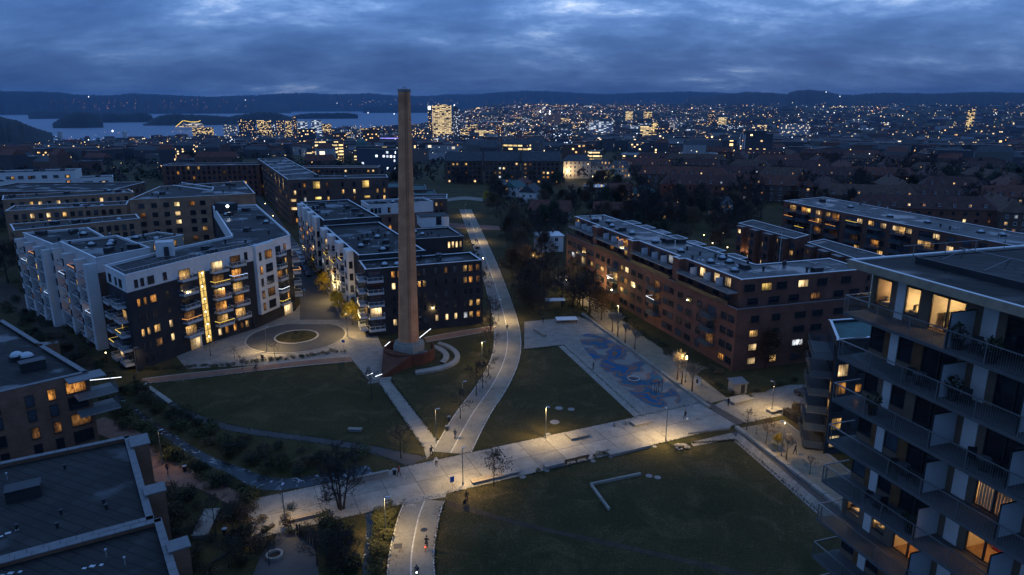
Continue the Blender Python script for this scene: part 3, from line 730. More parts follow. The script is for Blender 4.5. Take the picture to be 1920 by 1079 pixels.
def balcony(rt, A, B, s, z, w=3.2, d=1.6, style='white', led=None, door=.35, out=0.0, dw=None):
    k = (w, d, style)
    if k not in BAL:
        mb = MB(); mb.box(0, d / 2, -.09, w, d, .18)
        if style == 'white': mb.box(0, d - .03, .1, w, .06, .5); mb.box(-w / 2 + .03, d / 2, .1, .06, d - .12, .5); mb.box(w / 2 - .03, d / 2, .1, .06, d - .12, .5)
        rb = MB(); h = 1.05; z0 = .36 if style == 'white' else .04
        rb.box(0, d - .03, (h + z0) / 2, w - .06, .025, h - z0, 0, 0)
        for sx in (-1, 1): rb.box(sx * (w / 2 - .03), d / 2, (h + z0) / 2, .025, d - .1, h - z0, 0, 0)
        rb.box(0, d - .03, h + .02, w, .05, .05, 0, 1)
        for sx in (-1, 1): rb.box(sx * (w / 2 - .03), d / 2 - .03, h + .02, .05, d - .06, .05, 0, 1)
        for i in range(4): rb.box(-w / 2 + .05 + (w - .1) * i / 3, d + .005, .5, .04, .04, 1.1, 0, 1)
        wm = {'white': 'pale_render', 'grey': 'pale_render', 'dark': 'slab_dark', 'brick': 'brick_red'}[style]
        gm = {'white': 'glass_rail', 'grey': 'glass_rail', 'dark': 'glass_rail', 'brick': 'brick_red'}[style]
        BAL[k] = (mb.mesh('balcony', wm), rb.mesh('railing', [gm, 'metal_dark' if style != 'white' else 'frame_white']))
    b = link('balcony', BAL[k][0], rt, frame_mx(A, B, s, z, out))
    link('railing', BAL[k][1], b)
    if led:
        lk = ('led', w, d, led)
        if lk not in BAL:
            mb = MB(); mb.box(0, d + .03, 1.07, w, .05, .06)
            mb.box(w / 2 + .03, d / 2, 1.07, .05, d, .06); BAL[lk] = mb.mesh('light_strip', led)
        link('light_strip', BAL[lk], b)
    if door: link('balcony_door', winmesh(dw or round(w * .72, 1), 2.15, pick(door), 'frame_dark', 2, 0, .07, False), rt, frame_mx(A, B, s, z + .04, out - (.0 if out == 0 else out) + .004))
    return b
def coping(rt, poly, z, mat='coping', w=.38, h=.10, seg=None, edges=None, gap=.02):
    k = len(poly)
    for i in (edges if edges is not None else range(k)):
        A, B = v2(poly[i]), v2(poly[(i + 1) % k]); L_ = (B - A).length
        d = (B - A) / L_; n = Vector((d.y, -d.x)); nseg = max(1, int(L_ / seg)) if seg else 1
        for j in range(nseg):
            a = A + d * (L_ * j / nseg + (gap if seg else w * .5)); b = A + d * (L_ * (j + 1) / nseg - (gap if seg else w * .5))
            c_ = (a + b) / 2 - n * (w / 2 - .06); q = MB()
            q.box(c_.x, c_.y, z + h / 2, (b - a).length, w, h, math.atan2(d.y, d.x)); part('coping', q, mat, rt)
        if not seg:
            q = MB(); q.box(A.x, A.y, z + h / 2 + .003, w, w, h, math.atan2(d.y, d.x)); part('coping', q, mat, rt)
def shell(rt, poly, z0, z1, wall, roof='roof_felt', par=.45, split=None, cop='coping', copw=.38, seg=None, copz=0.0):
    """outer walls (one or two bands), roof deck inside a parapet, coping"""
    if split:
        zs, wt = split
        q = MB(); q.prism(poly, z0, zs, cap=False); part('lower_wall', q, wall, rt)
        q = MB(); q.prism(poly, zs, z1, cap=False); part('upper_wall', q, wt, rt); pm = wt
    else:
        q = MB(); q.prism(poly, z0, z1, cap=False); part('wall', q, wall, rt); pm = wall
    k = len(poly); inn = []
    for i in range(k):
        p = v2(poly[i]); a = v2(poly[i - 1]); b = v2(poly[(i + 1) % k])
        d1 = (p - a).normalized(); d2 = (b - p).normalized(); n1_ = Vector((-d1.y, d1.x)); n2_ = Vector((-d2.y, d2.x)); bi = n1_ + n2_
        if bi.length < .2: bi = n1_
        bi = bi.normalized(); f = .3 / max(.35, bi.dot(n1_)); inn.append(p + bi * f)
    q = MB(); q.poly([(p.x, p.y, z1 - par) for p in inn]); part('roof', q, roof, rt)
    q = MB()
    for i in range(k):
        a, b = inn[i], inn[(i + 1) % k]; q.poly([(b.x, b.y, z1 - par), (a.x, a.y, z1 - par), (a.x, a.y, z1), (b.x, b.y, z1)])
        A, B = poly[i], poly[(i + 1) % k]; q.poly([(A[0], A[1], z1), (B[0], B[1], z1), (b.x, b.y, z1), (a.x, a.y, z1)])
    part('parapet', q, pm, rt)
    coping(rt, poly, z1 + .004, cop, copw, seg=seg)
RT = {}
def roofkit():
    m1 = MB(); m1.box(0, 0, .25, 1.5, 1.5, .5, 0, 0); m1.lathe([(.68, .5), (.62, .72), (.42, .9), (.2, .99), (.01, 1.02)], 14, 1); RT['skylight'] = m1.mesh('skylight', ['metal_dark', 'glass_frost'])
    m2 = MB(); m2.lathe([(.22, 0), (.22, .7), (.36, .72), (.36, .95), (.01, 1.02)], 10); RT['roof_vent'] = m2.mesh('roof_vent', ['metal_dark'])
    m3 = MB(); m3.box(0, 0, .45, 2.2, 1.3, .9); m3.box(0, 0, .95, 2.3, 1.4, .08); m3.box(.3, .9, .3, 1.4, .4, .5); RT['vent_housing'] = m3.mesh('vent_housing', ['metal_dark'])
    m4 = MB(); m4.box(0, 0, .06, 3.6, .35, .12); m4.box(1.4, .5, .06, .35, 1.4, .12); RT['roof_duct'] = m4.mesh('roof_duct', ['metal_grey'])
    m5 = MB(); m5.tube([(0, 0, 0), (0, 0, 1.3)], .06, 6); m5.lathe([(.18, 1.2), (.18, 1.45), (.01, 1.55)], 8); RT['vent_pipe'] = m5.mesh('vent_pipe', ['metal_pale'])
    m6 = MB(); m6.box(0, 0, .02, .8, .55, .05); m6.box(1.2, .3, .02, .5, .5, .05); m6.box(-.9, -.5, .02, .6, .4, .05); RT['drain_patch'] = m6.mesh('roof_patch', ['metal_pale'])
roofkit()
def roofstuff(rt, poly, z, n, seed=1, kinds=('skylight', 'roof_vent', 'vent_housing', 'roof_duct', 'vent_pipe', 'roof_vent', 'drain_patch'), m=1.6, rz=0.0):
    rr = random.Random(seed); xs = [p[0] for p in poly]; ys = [p[1] for p in poly]; c = 0; tries = 0
    def inside(x, y):
        r = False; j = len(poly) - 1
        for i in range(len(poly)):
            if (poly[i][1] > y) != (poly[j][1] > y) and x < (poly[j][0] - poly[i][0]) * (y - poly[i][1]) / (poly[j][1] - poly[i][1]) + poly[i][0]: r = not r
            j = i
        return r
    while c < n and tries < n * 40:
        tries += 1; x = rr.uniform(min(xs), max(xs)); y = rr.uniform(min(ys), max(ys))
        if all(inside(x + a, y + b) for a, b in ((m, 0), (-m, 0), (0, m), (0, -m))):
            k = rr.choice(kinds); o = link(RT[k].name.split('.')[0], RT[k], rt, Matrix.Translation((x, y, z)) @ Matrix.Rotation(rz + rr.choice((0, R(90))), 4, 'Z')); c += 1
def cen2(poly): return (sum(p[0] for p in poly) / len(poly), sum(p[1] for p in poly) / len(poly))
def bld(name, label, poly, z0, z1, wall, group=None, **k):
    c = cen2(poly); rt = root(name, label, 'building', (c[0], c[1], z0), group); shell(rt, poly, z0, z1, wall, **k); return rt
def quad(a, b, depth):
    """a rectangle from its front edge a->b (front is on the right hand side of a->b) and its depth"""
    a, b = v2(a), v2(b); d = (b - a).normalized(); n = Vector((-d.y, d.x)) * depth
    return [tuple(a), tuple(b), tuple(b + n), tuple(a + n)]
FL = [.9, 3.85, 6.8, 9.75, 12.7, 15.7]

# ---- A: dark and white courtyard block with the glowing stairwell
A = [(-75, 130.3), (-67.3, 148.6), (-60.8, 158.8), (-56.2, 173), (-58, 177), (-84.4, 228), (-97, 224), (-70.5, 172), (-77.5, 157), (-83.8, 139)]
ra = bld('apartment_block', 'black brick and white courtyard block with a glowing yellow stairwell beside the turning circle', A, 0, 19.8, 'brick_black', split=(16.3, 'white_render'))
a0, a1, a2, a3, a4, a5 = A[0], A[1], A[2], A[3], A[4], A[5]
LW, LA, LP, DK = 'lit_warm', 'lit_amber', 'lit_pale', 'glass_dark'
windows(ra, a0, a1, [2.2, 3.6], [1.0, 3.7, 6.7, 9.9, 13.0, 16.9], .75, 1.55, force={(0, 4): LA, (1, 4): LA, (0, 2): LW, (1, 2): LW, (0, 3): DK, (1, 3): DK, (0, 1): DK, (1, 1): DK, (0, 5): DK, (1, 5): DK, (0, 0): DK, (1, 0): DK}, mull=0)
windows(ra, a0, a1, [5.6], [1.0, 3.7, 6.7, 9.9, 13.0, 16.9], 1.5, 1.55, force={(0, 4): LA, (0, 2): LW, (0, 3): DK, (0, 1): 'lit_dim', (0, 5): DK, (0, 0): DK})
windows(ra, a0, a1, [9.0], [1.0, 3.7, 6.7, 9.9, 13.0, 16.9], .85, 1.55, mull=0, force={(0, 1): LP, (0, 2): LP, (0, 3): DK, (0, 4): DK, (0, 5): DK, (0, 0): DK})
for i, z in enumerate([3.4, 6.5, 9.6, 12.7, 15.8]):
    balcony(ra, a0, a1, 13.9, z, 4.0, 1.5, 'white', led='led_orange' if i == 1 else None, door=.3 if i > 1 else .9)
# stairwell: tall glazed strip with landings and lamps
sw = MB(); sw.poly([(-.85, .10, 0), (.85, .10, 0), (.85, .10, 16.4), (-.85, .10, 16.4)][::-1], 1)
for x in (-.85, 0, .85): sw.box(x, .14, 8.2, .07, .16, 16.4)
for i in range(12): sw.box(0, .14, i * 1.49, 1.7, .12, .09)
m, t = nodes('stair_light'); L = t.links.new
em = N(t, 'ShaderNodeEmission', i={'Strength': 1.25}); o_ = N(t, 'ShaderNodeOutputMaterial'); L(em.outputs[0], o_.inputs[0])
tcn = N(t, 'ShaderNodeTexCoord'); nz = N(t, 'ShaderNodeTexNoise', i={'Scale': .9, 'Detail': 3.0}); L(tcn.outputs['Object'], nz.inputs['Vector'])
rp = N(t, 'ShaderNodeValToRGB'); el = rp.color_ramp.elements; el[0].position = .3; el[0].color = (.42, .22, .025, 1); el[1].position = .66; el[1].color = (1, .70, .22, 1); L(nz.outputs['Fac'], rp.inputs[0]); L(rp.outputs[0], em.inputs[0])
m.cycles.emission_sampling = 'AUTO'
swo = link('stairwell_window', sw.mesh('stairwell_window', ['frame_dark', 'stair_light']), ra, frame_mx(a0, a1, 18.2, .3, .01))
lb = MB(); lb.lathe([(.001, -.17), (.13, -.1), (.17, 0), (.13, .1), (.001, .17)], 10)
lbm = lb.mesh('stair_lamp', 'lamp_warm', True)
for i in range(6): link('stair_lamp', lbm, swo, Matrix.Translation((rnd.uniform(-.3, .3), .26, 1.4 + 2.9 * i)))
for i, z in enumerate([3.4, 6.5, 9.6, 12.7, 15.8]):
    balcony(ra, a1, a2, 2.6, z, 3.9, 1.6, 'white', led={0: 'led_yellow', 3: 'led_yellow'}.get(i), door=.9)
    balcony(ra, a1, a2, 7.4, z + .4, 3.6, 1.6, 'white', led={3: 'led_blue'}.get(i), door=.85)
windows(ra, a1, a2, [1.6, 3.4, 5.6, 7.4, 8.8], [1.0], .9, 1.6, lit=.8, mull=0)
windows(ra, a1, a2, [10.3], [1, 16.9], .8, 1.8, lit=.1, mull=0)
# white projecting box on the curve
bxp = quad(tuple(v2(a2) + (v2(a3) - v2(a2)).normalized() * .3), tuple(v2(a2) + (v2(a3) - v2(a2)).normalized() * 7.2), .01)
d_ = (v2(a3) - v2(a2)).normalized(); n_ = Vector((d_.y, -d_.x))
b0 = v2(a2) + d_ * .2; b1 = v2(a2) + d_ * 7.4
q = MB(); q.prism([tuple(b0 + n_ * .9), tuple(b1 + n_ * .9), tuple(b1 - n_ * .1), tuple(b0 - n_ * .1)], 3.1, 19.79, bottom=True); part('bay', q, 'white_render', ra)
windows(ra, tuple(b0 + n_ * .9), tuple(b1 + n_ * .9), [1.4], [3.9, 6.9, 9.9, 12.9, 16.2], .8, 1.8, lit=.35, mull=0)
windows(ra, tuple(b0 + n_ * .9), tuple(b1 + n_ * .9), [4.4], [3.9, 6.9, 9.9, 12.9, 16.2], 2.5, 1.9, lit=.2, force={(0, 4): LA, (0, 1): 'lit_dim'}, mull=2)
for i, z in enumerate([3.4, 6.5, 9.6, 12.7, 15.8]):
    balcony(ra, a2, a3, 9.4, z, 3.0, 1.5, 'white', led={0: 'led_yellow', 1: 'led_white'}.get(i), door=.4)
windows(ra, a2, a3, [12.3], [3.9, 6.9, 9.9, 12.9, 16.4], .8, 1.7, lit=.45, mull=0)
for i, z in enumerate([3.6, 6.6, 9.6, 12.7, 15.8]):
    balcony(ra, a3, a4, 2.2, z, 3.6, 2.0, 'white', led='led_orange' if i == 2 else None, door=.5)
# entrance with white surround
for aa, bb, s in ((a0, a1, 14.6), (a2, a3, 11.4)):
    q = MB(); q.box(-1.3, .25, 1.3, .18, .5, 2.6); q.box(0, .25, 2.65, 2.8, .5, .18); q.poly([(-1.2, .03, 0), (1.3, .03, 0), (1.3, .03, 2.55), (-1.2, .03, 2.55)][::-1], 1); q.box(.1, .06, 1.3, .08, .08, 2.5)
    link('entrance', q.mesh('entrance', ['frame_white', 'lit_pale']), ra, frame_mx(aa, bb, s, .02, .01))
# left end with balconies
e9 = (A[9], A[0]); L9 = elen(*e9)
for z in [.7, 3.7, 6.7, 9.7, 12.7]:
    balcony(ra, *e9, 3.3, z, 3.2, 1.7, 'white', led='led_yellow' if z == 3.7 else None, door=.25)
    balcony(ra, *e9, 9.0, z + .3, 3.4, 1.7, 'white', led='led_yellow' if z == 6.7 else None, door=.25)
windows(ra, *e9, [6.2], [1.2, 4.2, 7.2, 10.2, 13.2, 16.9], .9, 1.5, lit=.15, mull=0)
windows(ra, *e9, [2.5, 9], [16.9], 1.6, 1.6, lit=.1)
for s in range(3, 56, 4): windows(ra, a4, a5, [s], [4, 7, 10, 13, 16.6], 1.3, 1.6, lit=.25)
for s in range(5, 55, 9):
    for z in (3.7, 6.7, 9.7, 12.7): balcony(ra, a4, a5, s + 1.5, z, 3.2, 1.5, 'white', door=.3)
roofstuff(ra, A, 19.35, 26, 3)
# roof terrace: railing posts and stair head
q = MB()
for A_, B_ in ((a0, a1), (A[9], a0), (a1, a2)):
    L_ = elen(A_, B_); k = int(L_ / 1.1)
    for i in range(k + 1):
        p = v2(A_).lerp(v2(B_), i / k); q.tube([(p.x, p.y, 19.85), (p.x, p.y, 20.8)], .025, 4)
    a_, b_ = v2(A_), v2(B_); q.tube([(a_.x, a_.y, 20.8), (b_.x, b_.y, 20.8)], .03, 4)
part('terrace_railing', q, 'metal_pale', ra)
cx, cy_ = P(310, 470, 20.5); q = MB(); q.box(cx, cy_, 21.0, 3.6, 3.2, 3.2, R(22)); q.box(cx + 1.1, cy_ - 1.72, 20.6, 1.0, .1, 2.1, R(22), 1); part('stair_head', q, ['white_render', 'frame_dark'], ra)
cx, cy_ = P(416, 392, 20.5); q = MB(); q.box(cx + 1, cy_ + 1, 21.0, 6, 3.6, 2.4, R(-25)); sh = part('lift_housing', q, 'frame_dark', ra)
q = MB(); q.lathe([(.001, -.45), (.36, -.25), (.46, 0), (.36, .25), (.001, .45)], 10, 0, cx + 2.6, cy_ - 1.9); 
for i in range(len(q.v)): q.v[i] = (q.v[i][0], q.v[i][1], q.v[i][2] + 21.6)
part('roof_lamp', q, 'lamp_white', sh)

# ---- A left: two stepped white blocks with balconies towards the lane
for nm, lab, pl, zt, sd_ in (('apartment_block', 'white stepped apartment block with recessed balconies, nearer of the pair facing the dark lane', [(-88.3, 143.7), (-82.5, 154.9), (-98.3, 170.0), (-107.2, 161.8)], 20.3, 5),
                           ('apartment_block', 'white stepped apartment block with recessed balconies, farther of the pair facing the dark lane', [(-108.1, 160.2), (-101.0, 169.5), (-113.2, 183.0), (-125.1, 175.1)], 20.0, 6)):
    r_ = bld(nm, lab, pl, 0, zt, 'brick_dark', roof='roof_dark', split=(17.0, 'pale_render'))  # facade shade put into the colours: dark wall behind the balconies, duller white render
    e = (pl[3], pl[0]); L_ = elen(*e)
    d_ = (v2(e[1]) - v2(e[0])).normalized(); n_ = Vector((d_.y, -d_.x))
    # full-height white wall slices with balconies between them
    for s in (0.8, L_ * .36, L_ * .70, L_ - 1.0):
        p = v2(e[0]) + d_ * s; q = MB(); q.prism([tuple(p - d_ * .8 + n_ * 2.2), tuple(p + d_ * .8 + n_ * 2.2), tuple(p + d_ * .8 - n_ * .05), tuple(p - d_ * .8 - n_ * .05)], 0, zt - 1.2, bottom=True); part('wall_slice', q, 'pale_render', r_)
    for k_, s in enumerate((L_ * .19, L_ * .53, L_ * .85)):
        for z in (.8, 3.8, 6.8, 9.8, 12.8, 15.8):
            balcony(r_, *e, s, z, round(L_ * .2, 1), 1.9, 'white', led={(0, 12.8): 'led_blue', (2, 6.8): 'led_blue', (1, 15.8): 'led_orange'}.get((k_, z)), door=.3)
    windows(r_, *e, [0.9, L_ * .36, L_ * .70], [4.4, 7.4, 10.4, 13.4, 16.4], .8, 1.5, lit=.15, out=2.21, mull=0)
    e0 = (pl[0], pl[1]); L0 = elen(*e0)
    windows(r_, *e0, spread_s(L0, 3), FL[1:], 1.3, 1.5, lit=.2)
    for z in (3.8, 6.8, 9.8, 12.8, 15.8): balcony(r_, *e0, L0 * .3, z, 3.2, 1.6, 'white', door=.3, led='led_orange' if (z == 15.8 and sd_ == 5) else None)
    roofstuff(r_, pl, zt - .45, 12, sd_, m=1.4)
# low link with pale wall in the courtyard
pl = quad(P(213, 466, 15), P(343, 441, 15), 11)
r_ = bld('apartment_block', 'low pale courtyard wing with one bright shop-like window behind the white blocks', pl, 0, 15, 'cream_render', roof='roof_dark')
windows(r_, pl[0], pl[1], spread_s(elen(pl[0], pl[1]), 6), [3.8, 6.8, 9.6, 12.3], 1.3, 1.6, lit=.2, force={(2, 3): LP, (3, 3): LW})
roofstuff(r_, pl, 14.55, 8, 9)

# ---- B: black brick corner block, long white blocks behind it along the street
B1 = [(-33, 151.8), (-7.2, 161.5), (-10.5, 170.4), (-36.3, 160.7)]
rb = bld('apartment_block', 'black brick block with arched rows of small windows right behind the tall chimney', B1, 0, 15.9, 'brick_black', roof='roof_dark')
rows = [2.0, 4.9, 7.8, 10.7, 13.5]
fw = {(0, 4): 'lit_dim', (0, 3): 'lit_pale', (0, 0): LP}
windows(rb, B1[0], B1[1], [6.2, 7.6], rows, .85, 1.5, force={(0, 4): LA, (1, 4): LA, (0, 3): LP, (1, 3): DK, (0, 0): LP, (1, 0): DK, (0, 1): DK, (1, 1): DK, (0, 2): DK, (1, 2): DK}, mull=0)
windows(rb, B1[0], B1[1], [12.2, 13.4], rows, .75, 1.5, lit=.0, force={(0, 3): LA, (1, 3): 'lit_dim'}, mull=0)
windows(rb, B1[0], B1[1], [16.2, 18.6, 20.8], rows, .75, 1.5, lit=.05, force={(0, 0): LP, (1, 0): LP, (2, 0): LP, (1, 4): 'lit_dim'}, mull=0)
windows(rb, B1[0], B1[1], [23.3, 24.7, 26.5], rows, .95, 1.5, lit=.75, force={(0, 2): DK, (1, 2): DK, (2, 2): DK}, mull=0)
for i, z in enumerate(rows[:]): balcony(rb, B1[3], B1[0], 7.4, z - .4, 4.0, 1.7, 'white', door=.3); balcony(rb, B1[0], B1[1], 1.9, z - .4, 3.6, 1.5, 'white', door=.25 if i != 4 else .9)
windows(rb, B1[1], B1[2], [3, 6.5], rows, .8, 1.5, lit=.4, mull=0)
roofstuff(rb, B1, 15.45, 14, 11, m=1.1)
for lab, pl, zt, sd_, sl in (('long white block with projecting bays and balconies along the narrow street, lower roof', [(-36.4, 160.9), (-21.4, 166.5), (-40.4, 208.5), (-55.3, 201.9)], 17.2, 12, (4, 15, 26, 37)),
                         ('white block with a rooftop full of vents at the far end of the narrow street', [(-55.4, 202.1), (-40.5, 208.8), (-58.5, 247.5), (-73.5, 240.9)], 18.8, 13, (4, 14, 24, 34))):
    r_ = bld('apartment_block', lab, pl, 0, zt, 'brick_black', roof='roof_dark')
    e = (pl[3], pl[0]); L_ = elen(*e); d_ = (v2(e[1]) - v2(e[0])).normalized(); n_ = Vector((d_.y, -d_.x))
    for s in sl:
        p = v2(e[0]) + d_ * s; q = MB(); q.prism([tuple(p - d_ * 2.3 + n_ * 1.6), tuple(p + d_ * 2.3 + n_ * 1.6), tuple(p + d_ * 2.3 - n_ * .05), tuple(p - d_ * 2.3 - n_ * .05)], .0 if sd_ == 12 else 2.8, zt - .02, bottom=True); part('bay', q, 'white_render', r_)
        windows(r_, tuple(p - d_ * 2.3 + n_ * 1.6), tuple(p + d_ * 2.3 + n_ * 1.6), [2.3], [3.9, 6.9, 9.9, 12.9], 1.6, 1.5, lit=.2)
        windows(r_, tuple(p + d_ * 2.3 + n_ * 1.6), tuple(p + d_ * 2.3), [.8], [3.9, 6.9, 9.9, 12.9], .8, 1.6, lit=.2, mull=0)
    for s in sl[:-1]:
        for z in (.9, 3.7, 6.7, 9.7, 12.7): balcony(r_, *e, s + 5.2, z, 4.6, 1.9, 'white', led=rnd.choice([None] * 6 + ['led_orange', 'led_yellow']), door=.5)
    windows(r_, pl[1], pl[2], spread_s(L_, 9), FL[:5], 1.2, 1.5, lit=.2)
    roofstuff(r_, pl, zt - .45, 26, sd_, m=1.3)

# ---- C: dark brick slabs beyond
C = [(-97.6, 304), (-55.7, 313), (-58.5, 325.5), (-88, 319.5), (-139, 430), (-152.6, 422)]
rc = bld('apartment_block', 'dark brown brick block with two big bright square windows beneath its flat roof', C, 0, 20, 'brick_dark', roof='roof_grey_mid')
windows(rc, C[0], C[1], [11.8, 33], [15.8], 2.9, 3.1, force={(0, 0): 'lit_yellow', (1, 0): 'lit_yellow'}, mull=2, bar=1)
windows(rc, C[0], C[1], [12.2, 33.4], [11.0], 2.6, 1.1, force={(0, 0): 'lit_yellow', (1, 0): 'lit_yellow'})
windows(rc, C[0], C[1], [2.5, 4.6, 6.6, 16.5, 23, 28, 38, 41], [1, 4, 7, 10.2, 13.2, 16.4], 1.0, 1.9, lit=.28, mull=0)
for z in (10.2, 6.6): windows(rc, C[0], C[1], [1.6], [z], 2.4, 1.3, force={(0, 0): LP})
windows(rc, C[5], C[0], spread_s(elen(C[5], C[0]), 26), [1.5, 4.6, 7.7, 10.8, 13.9, 16.8], 1.6, 1.7, lit=.22)
for s in range(8, 126, 15):
    windows(rc, C[5], C[0], [s], [13.6], 1.8, 5.2, force={(0, 0): LP if s > 60 else LW}, bar=1)
roofstuff(rc, C, 19.55, 22, 14, rz=R(12))
q = MB()
for s in (.2, .36, .52, .68, .84):
    p = v2(C[5]).lerp(v2(C[0]), s); p2 = v2(C[4]).lerp(v2(C[3]), s); q.tube([(p.x, p.y, 20.06), (p2.x, p2.y, 20.06)], .14, 4)
part('roof_divider', q, 'coping', rc)
# C right: low stepped dark roofs
for i, (x0, x1, y, z) in enumerate(((728, 762, 352, 13), (750, 800, 357, 12), (778, 820, 368, 11))):
    pl = quad(P(x0, y, z), P(x1, y - 1, z), 22); r_ = bld('apartment_block', ['low flat-roofed block stepping down beside the dark brick slab', 'middle of the three low blocks stepping down behind the chimney', 'lowest dark flat-roofed block stepping down right of the chimney'][i], pl, 0, z, 'brick_dark', roof='green_roof', cop='coping_dark'); windows(r_, pl[0], pl[1], spread_s(elen(pl[0], pl[1]), 4), [4, 7], 1.2, 1.5, lit=.2)
# ---- D, E, N: small blocks around the chimney top
pl = quad(P(691, 385, 16), P(812, 378, 16), 13)
r_ = bld('apartment_block', 'brown brick block with white top storey and tall yellow stair light left of the chimney', pl, 0, 16, 'brick_brown', split=(12.2, 'white_render'), roof='roof_dark')
L_ = elen(pl[0], pl[1])
windows(r_, pl[0], pl[1], [1.2, 2.6, 4.0, 7.6], [3.6, 6.4, 9.3, 12.9], 1.0, 1.8, lit=.15, mull=0, force={(3, 1): LA})
windows(r_, pl[0], pl[1], [12.6], [.6], 2.0, 13.6, force={(0, 0): 'lit_yellow'}, bar=0)
windows(r_, pl[3], pl[0], [3, 6, 9], [3.6, 6.4, 9.3, 12.9], 1.1, 1.5, lit=.2)
roofstuff(r_, pl, 15.55, 10, 15)
pl = quad(P(775, 449, 12.5), P(868, 443, 12.5), 17)
r_ = bld('apartment_block', 'dark block with glass-railed roof terrace and white penthouse right of the chimney', pl, 0, 12.5, 'brick_black', roof='roof_felt')
windows(r_, pl[0], pl[1], [11.0, 12.2, 13.4, 14.6], [9.1, 6, 3], .7, 1.9, force={(i, 0): 'lit_pale' for i in range(4)}, lit=.3, mull=0)
c_ = P(810, 424, 12.5); q = MB(); q.box(c_[0], c_[1] + 3, 14.0, 9.5, 8, 3.4, R(17)); pe = part('penthouse', q, 'white_render', r_)
q = MB(); q.box(c_[0], c_[1] + 3, 15.75, 9.9, 8.4, .14, R(17)); part('penthouse_roof', q, 'roof_felt', pe)
q = MB(); q.box(c_[0] - 1.5, c_[1] - 1.3, 13.9, 3.2, .12, 2.3, R(17)); q.box(c_[0] + 2.3, c_[1] - .3, 14.4, 1.8, .5, 3.0, R(17)); part('penthouse_window', q, 'glass_dark', pe)
q = MB()
for A_, B_ in ((pl[0], pl[1]), (pl[1], pl[2])):
    a_, b_ = v2(A_), v2(B_); m_ = (a_ + b_) / 2; d = b_ - a_; q.box(m_.x, m_.y, 13.1, d.length, .04, 1.0, math.atan2(d.y, d.x))
part('terrace_railing', q, 'glass_rail', r_)
roofstuff(r_, [tuple(v2(p)) for p in pl], 12.05, 6, 16)
pl = quad(P(745, 374, 13), P(838, 373, 13), 15)
r_ = bld('apartment_block', 'brown brick block with small lit windows where the cycle path begins', pl, 0, 13, 'brick_dark', roof='roof_grey_mid')
windows(r_, pl[0], pl[1], spread_s(elen(pl[0], pl[1]), 9), [1, 4, 7, 10], .9, 1.5, lit=.25, mull=0)
pl = quad(P(862, 458, 8), P(880, 455, 8), 8); r_ = bld('bicycle_shed', 'small dark flat-roofed shed beside the cycle path', pl, 0, 4, 'brick_dark', roof='roof_felt'); r_['category'] = 'shed'
# ---- F: tan brick slabs on the left
pl = [P(242, 375, 20), P(478, 363, 20), P(457, 340, 20), P(300, 350, 20)]
r_ = bld('apartment_block', 'tallest tan brick block with a lit stair window column behind the roof terrace', pl, 0, 20, 'brick_tan', roof='roof_felt')
L_ = elen(pl[0], pl[1]); lit_ = {(3, z): LP for z in (1, 3, 4, 5)}
windows(r_, pl[0], pl[1], [3.5, 7.4, 11.2, 14.6, 19.5, 23], [1.2, 4.4, 7.6, 10.6, 13.6, 16.9], 1.7, 1.5, lit=.08, force={**lit_, (4, 5): LA, (0, 4): LA, (5, 2): LW})
windows(r_, pl[0], pl[1], [26.5, 30], [5.0], 1.6, 11.5, lit=0, bar=1)
windows(r_, pl[3], pl[0], spread_s(elen(pl[3], pl[0]), 5), [4.4, 7.6, 10.6, 13.6, 16.9], 1.4, 1.5, lit=.1)
roofstuff(r_, pl, 19.55, 16, 17)
q = MB(); ip = [P(325, 348, 20), P(398, 358, 20), P(400, 352, 20), P(340, 343, 20)]
for a_, b_ in zip(ip, ip[1:]): q.tube([(a_[0], a_[1], 20.05), (b_[0], b_[1], 20.05)], .2, 4)
part('courtyard_edge', q, 'coping', r_)
for i, (p, lab) in enumerate((([(4, 375), (251, 361), (241, 355), (6, 367)], 'tan brick slab with three lit windows, farthest of the parallel slabs at left'), ([(10, 396), (237, 384), (241, 377), (27, 386)], 'tan brick slab with a tall lit window, middle of the parallel slabs'), ([(26, 433), (262, 410), (255, 402), (19, 421)], 'tan brick slab with long unlit roof, nearest of the parallel slabs'))):
    pl = [P(x, y, 17) for x, y in p]
    r_ = bld('apartment_block', lab, pl, 0, 17, 'brick_tan', roof='roof_felt'); L_ = elen(pl[0], pl[1])
    ss = spread_s(L_, 14); f = {}
    if i == 0: f = {(3, 5): LP, (2, 5): LW, (5, 5): LP, (10, 5): LP}
    if i == 1: f = {(4, 5): LP, (4, 4): LP, (6, 5): LW}
    windows(r_, pl[0], pl[1], ss, [1.2, 4, 6.6, 9.2, 11.6, 14.0], 1.2, 1.6, lit=.04, force=f)
    windows(r_, pl[3], pl[0], spread_s(elen(pl[3], pl[0]), 3), [1.2, 4, 6.6, 9.2, 11.6, 14.0], 1.2, 1.4, lit=.15)
    roofstuff(r_, pl, 16.55, 10, 20 + i, m=1.0, kinds=('roof_vent', 'skylight', 'vent_pipe', 'vent_housing'))
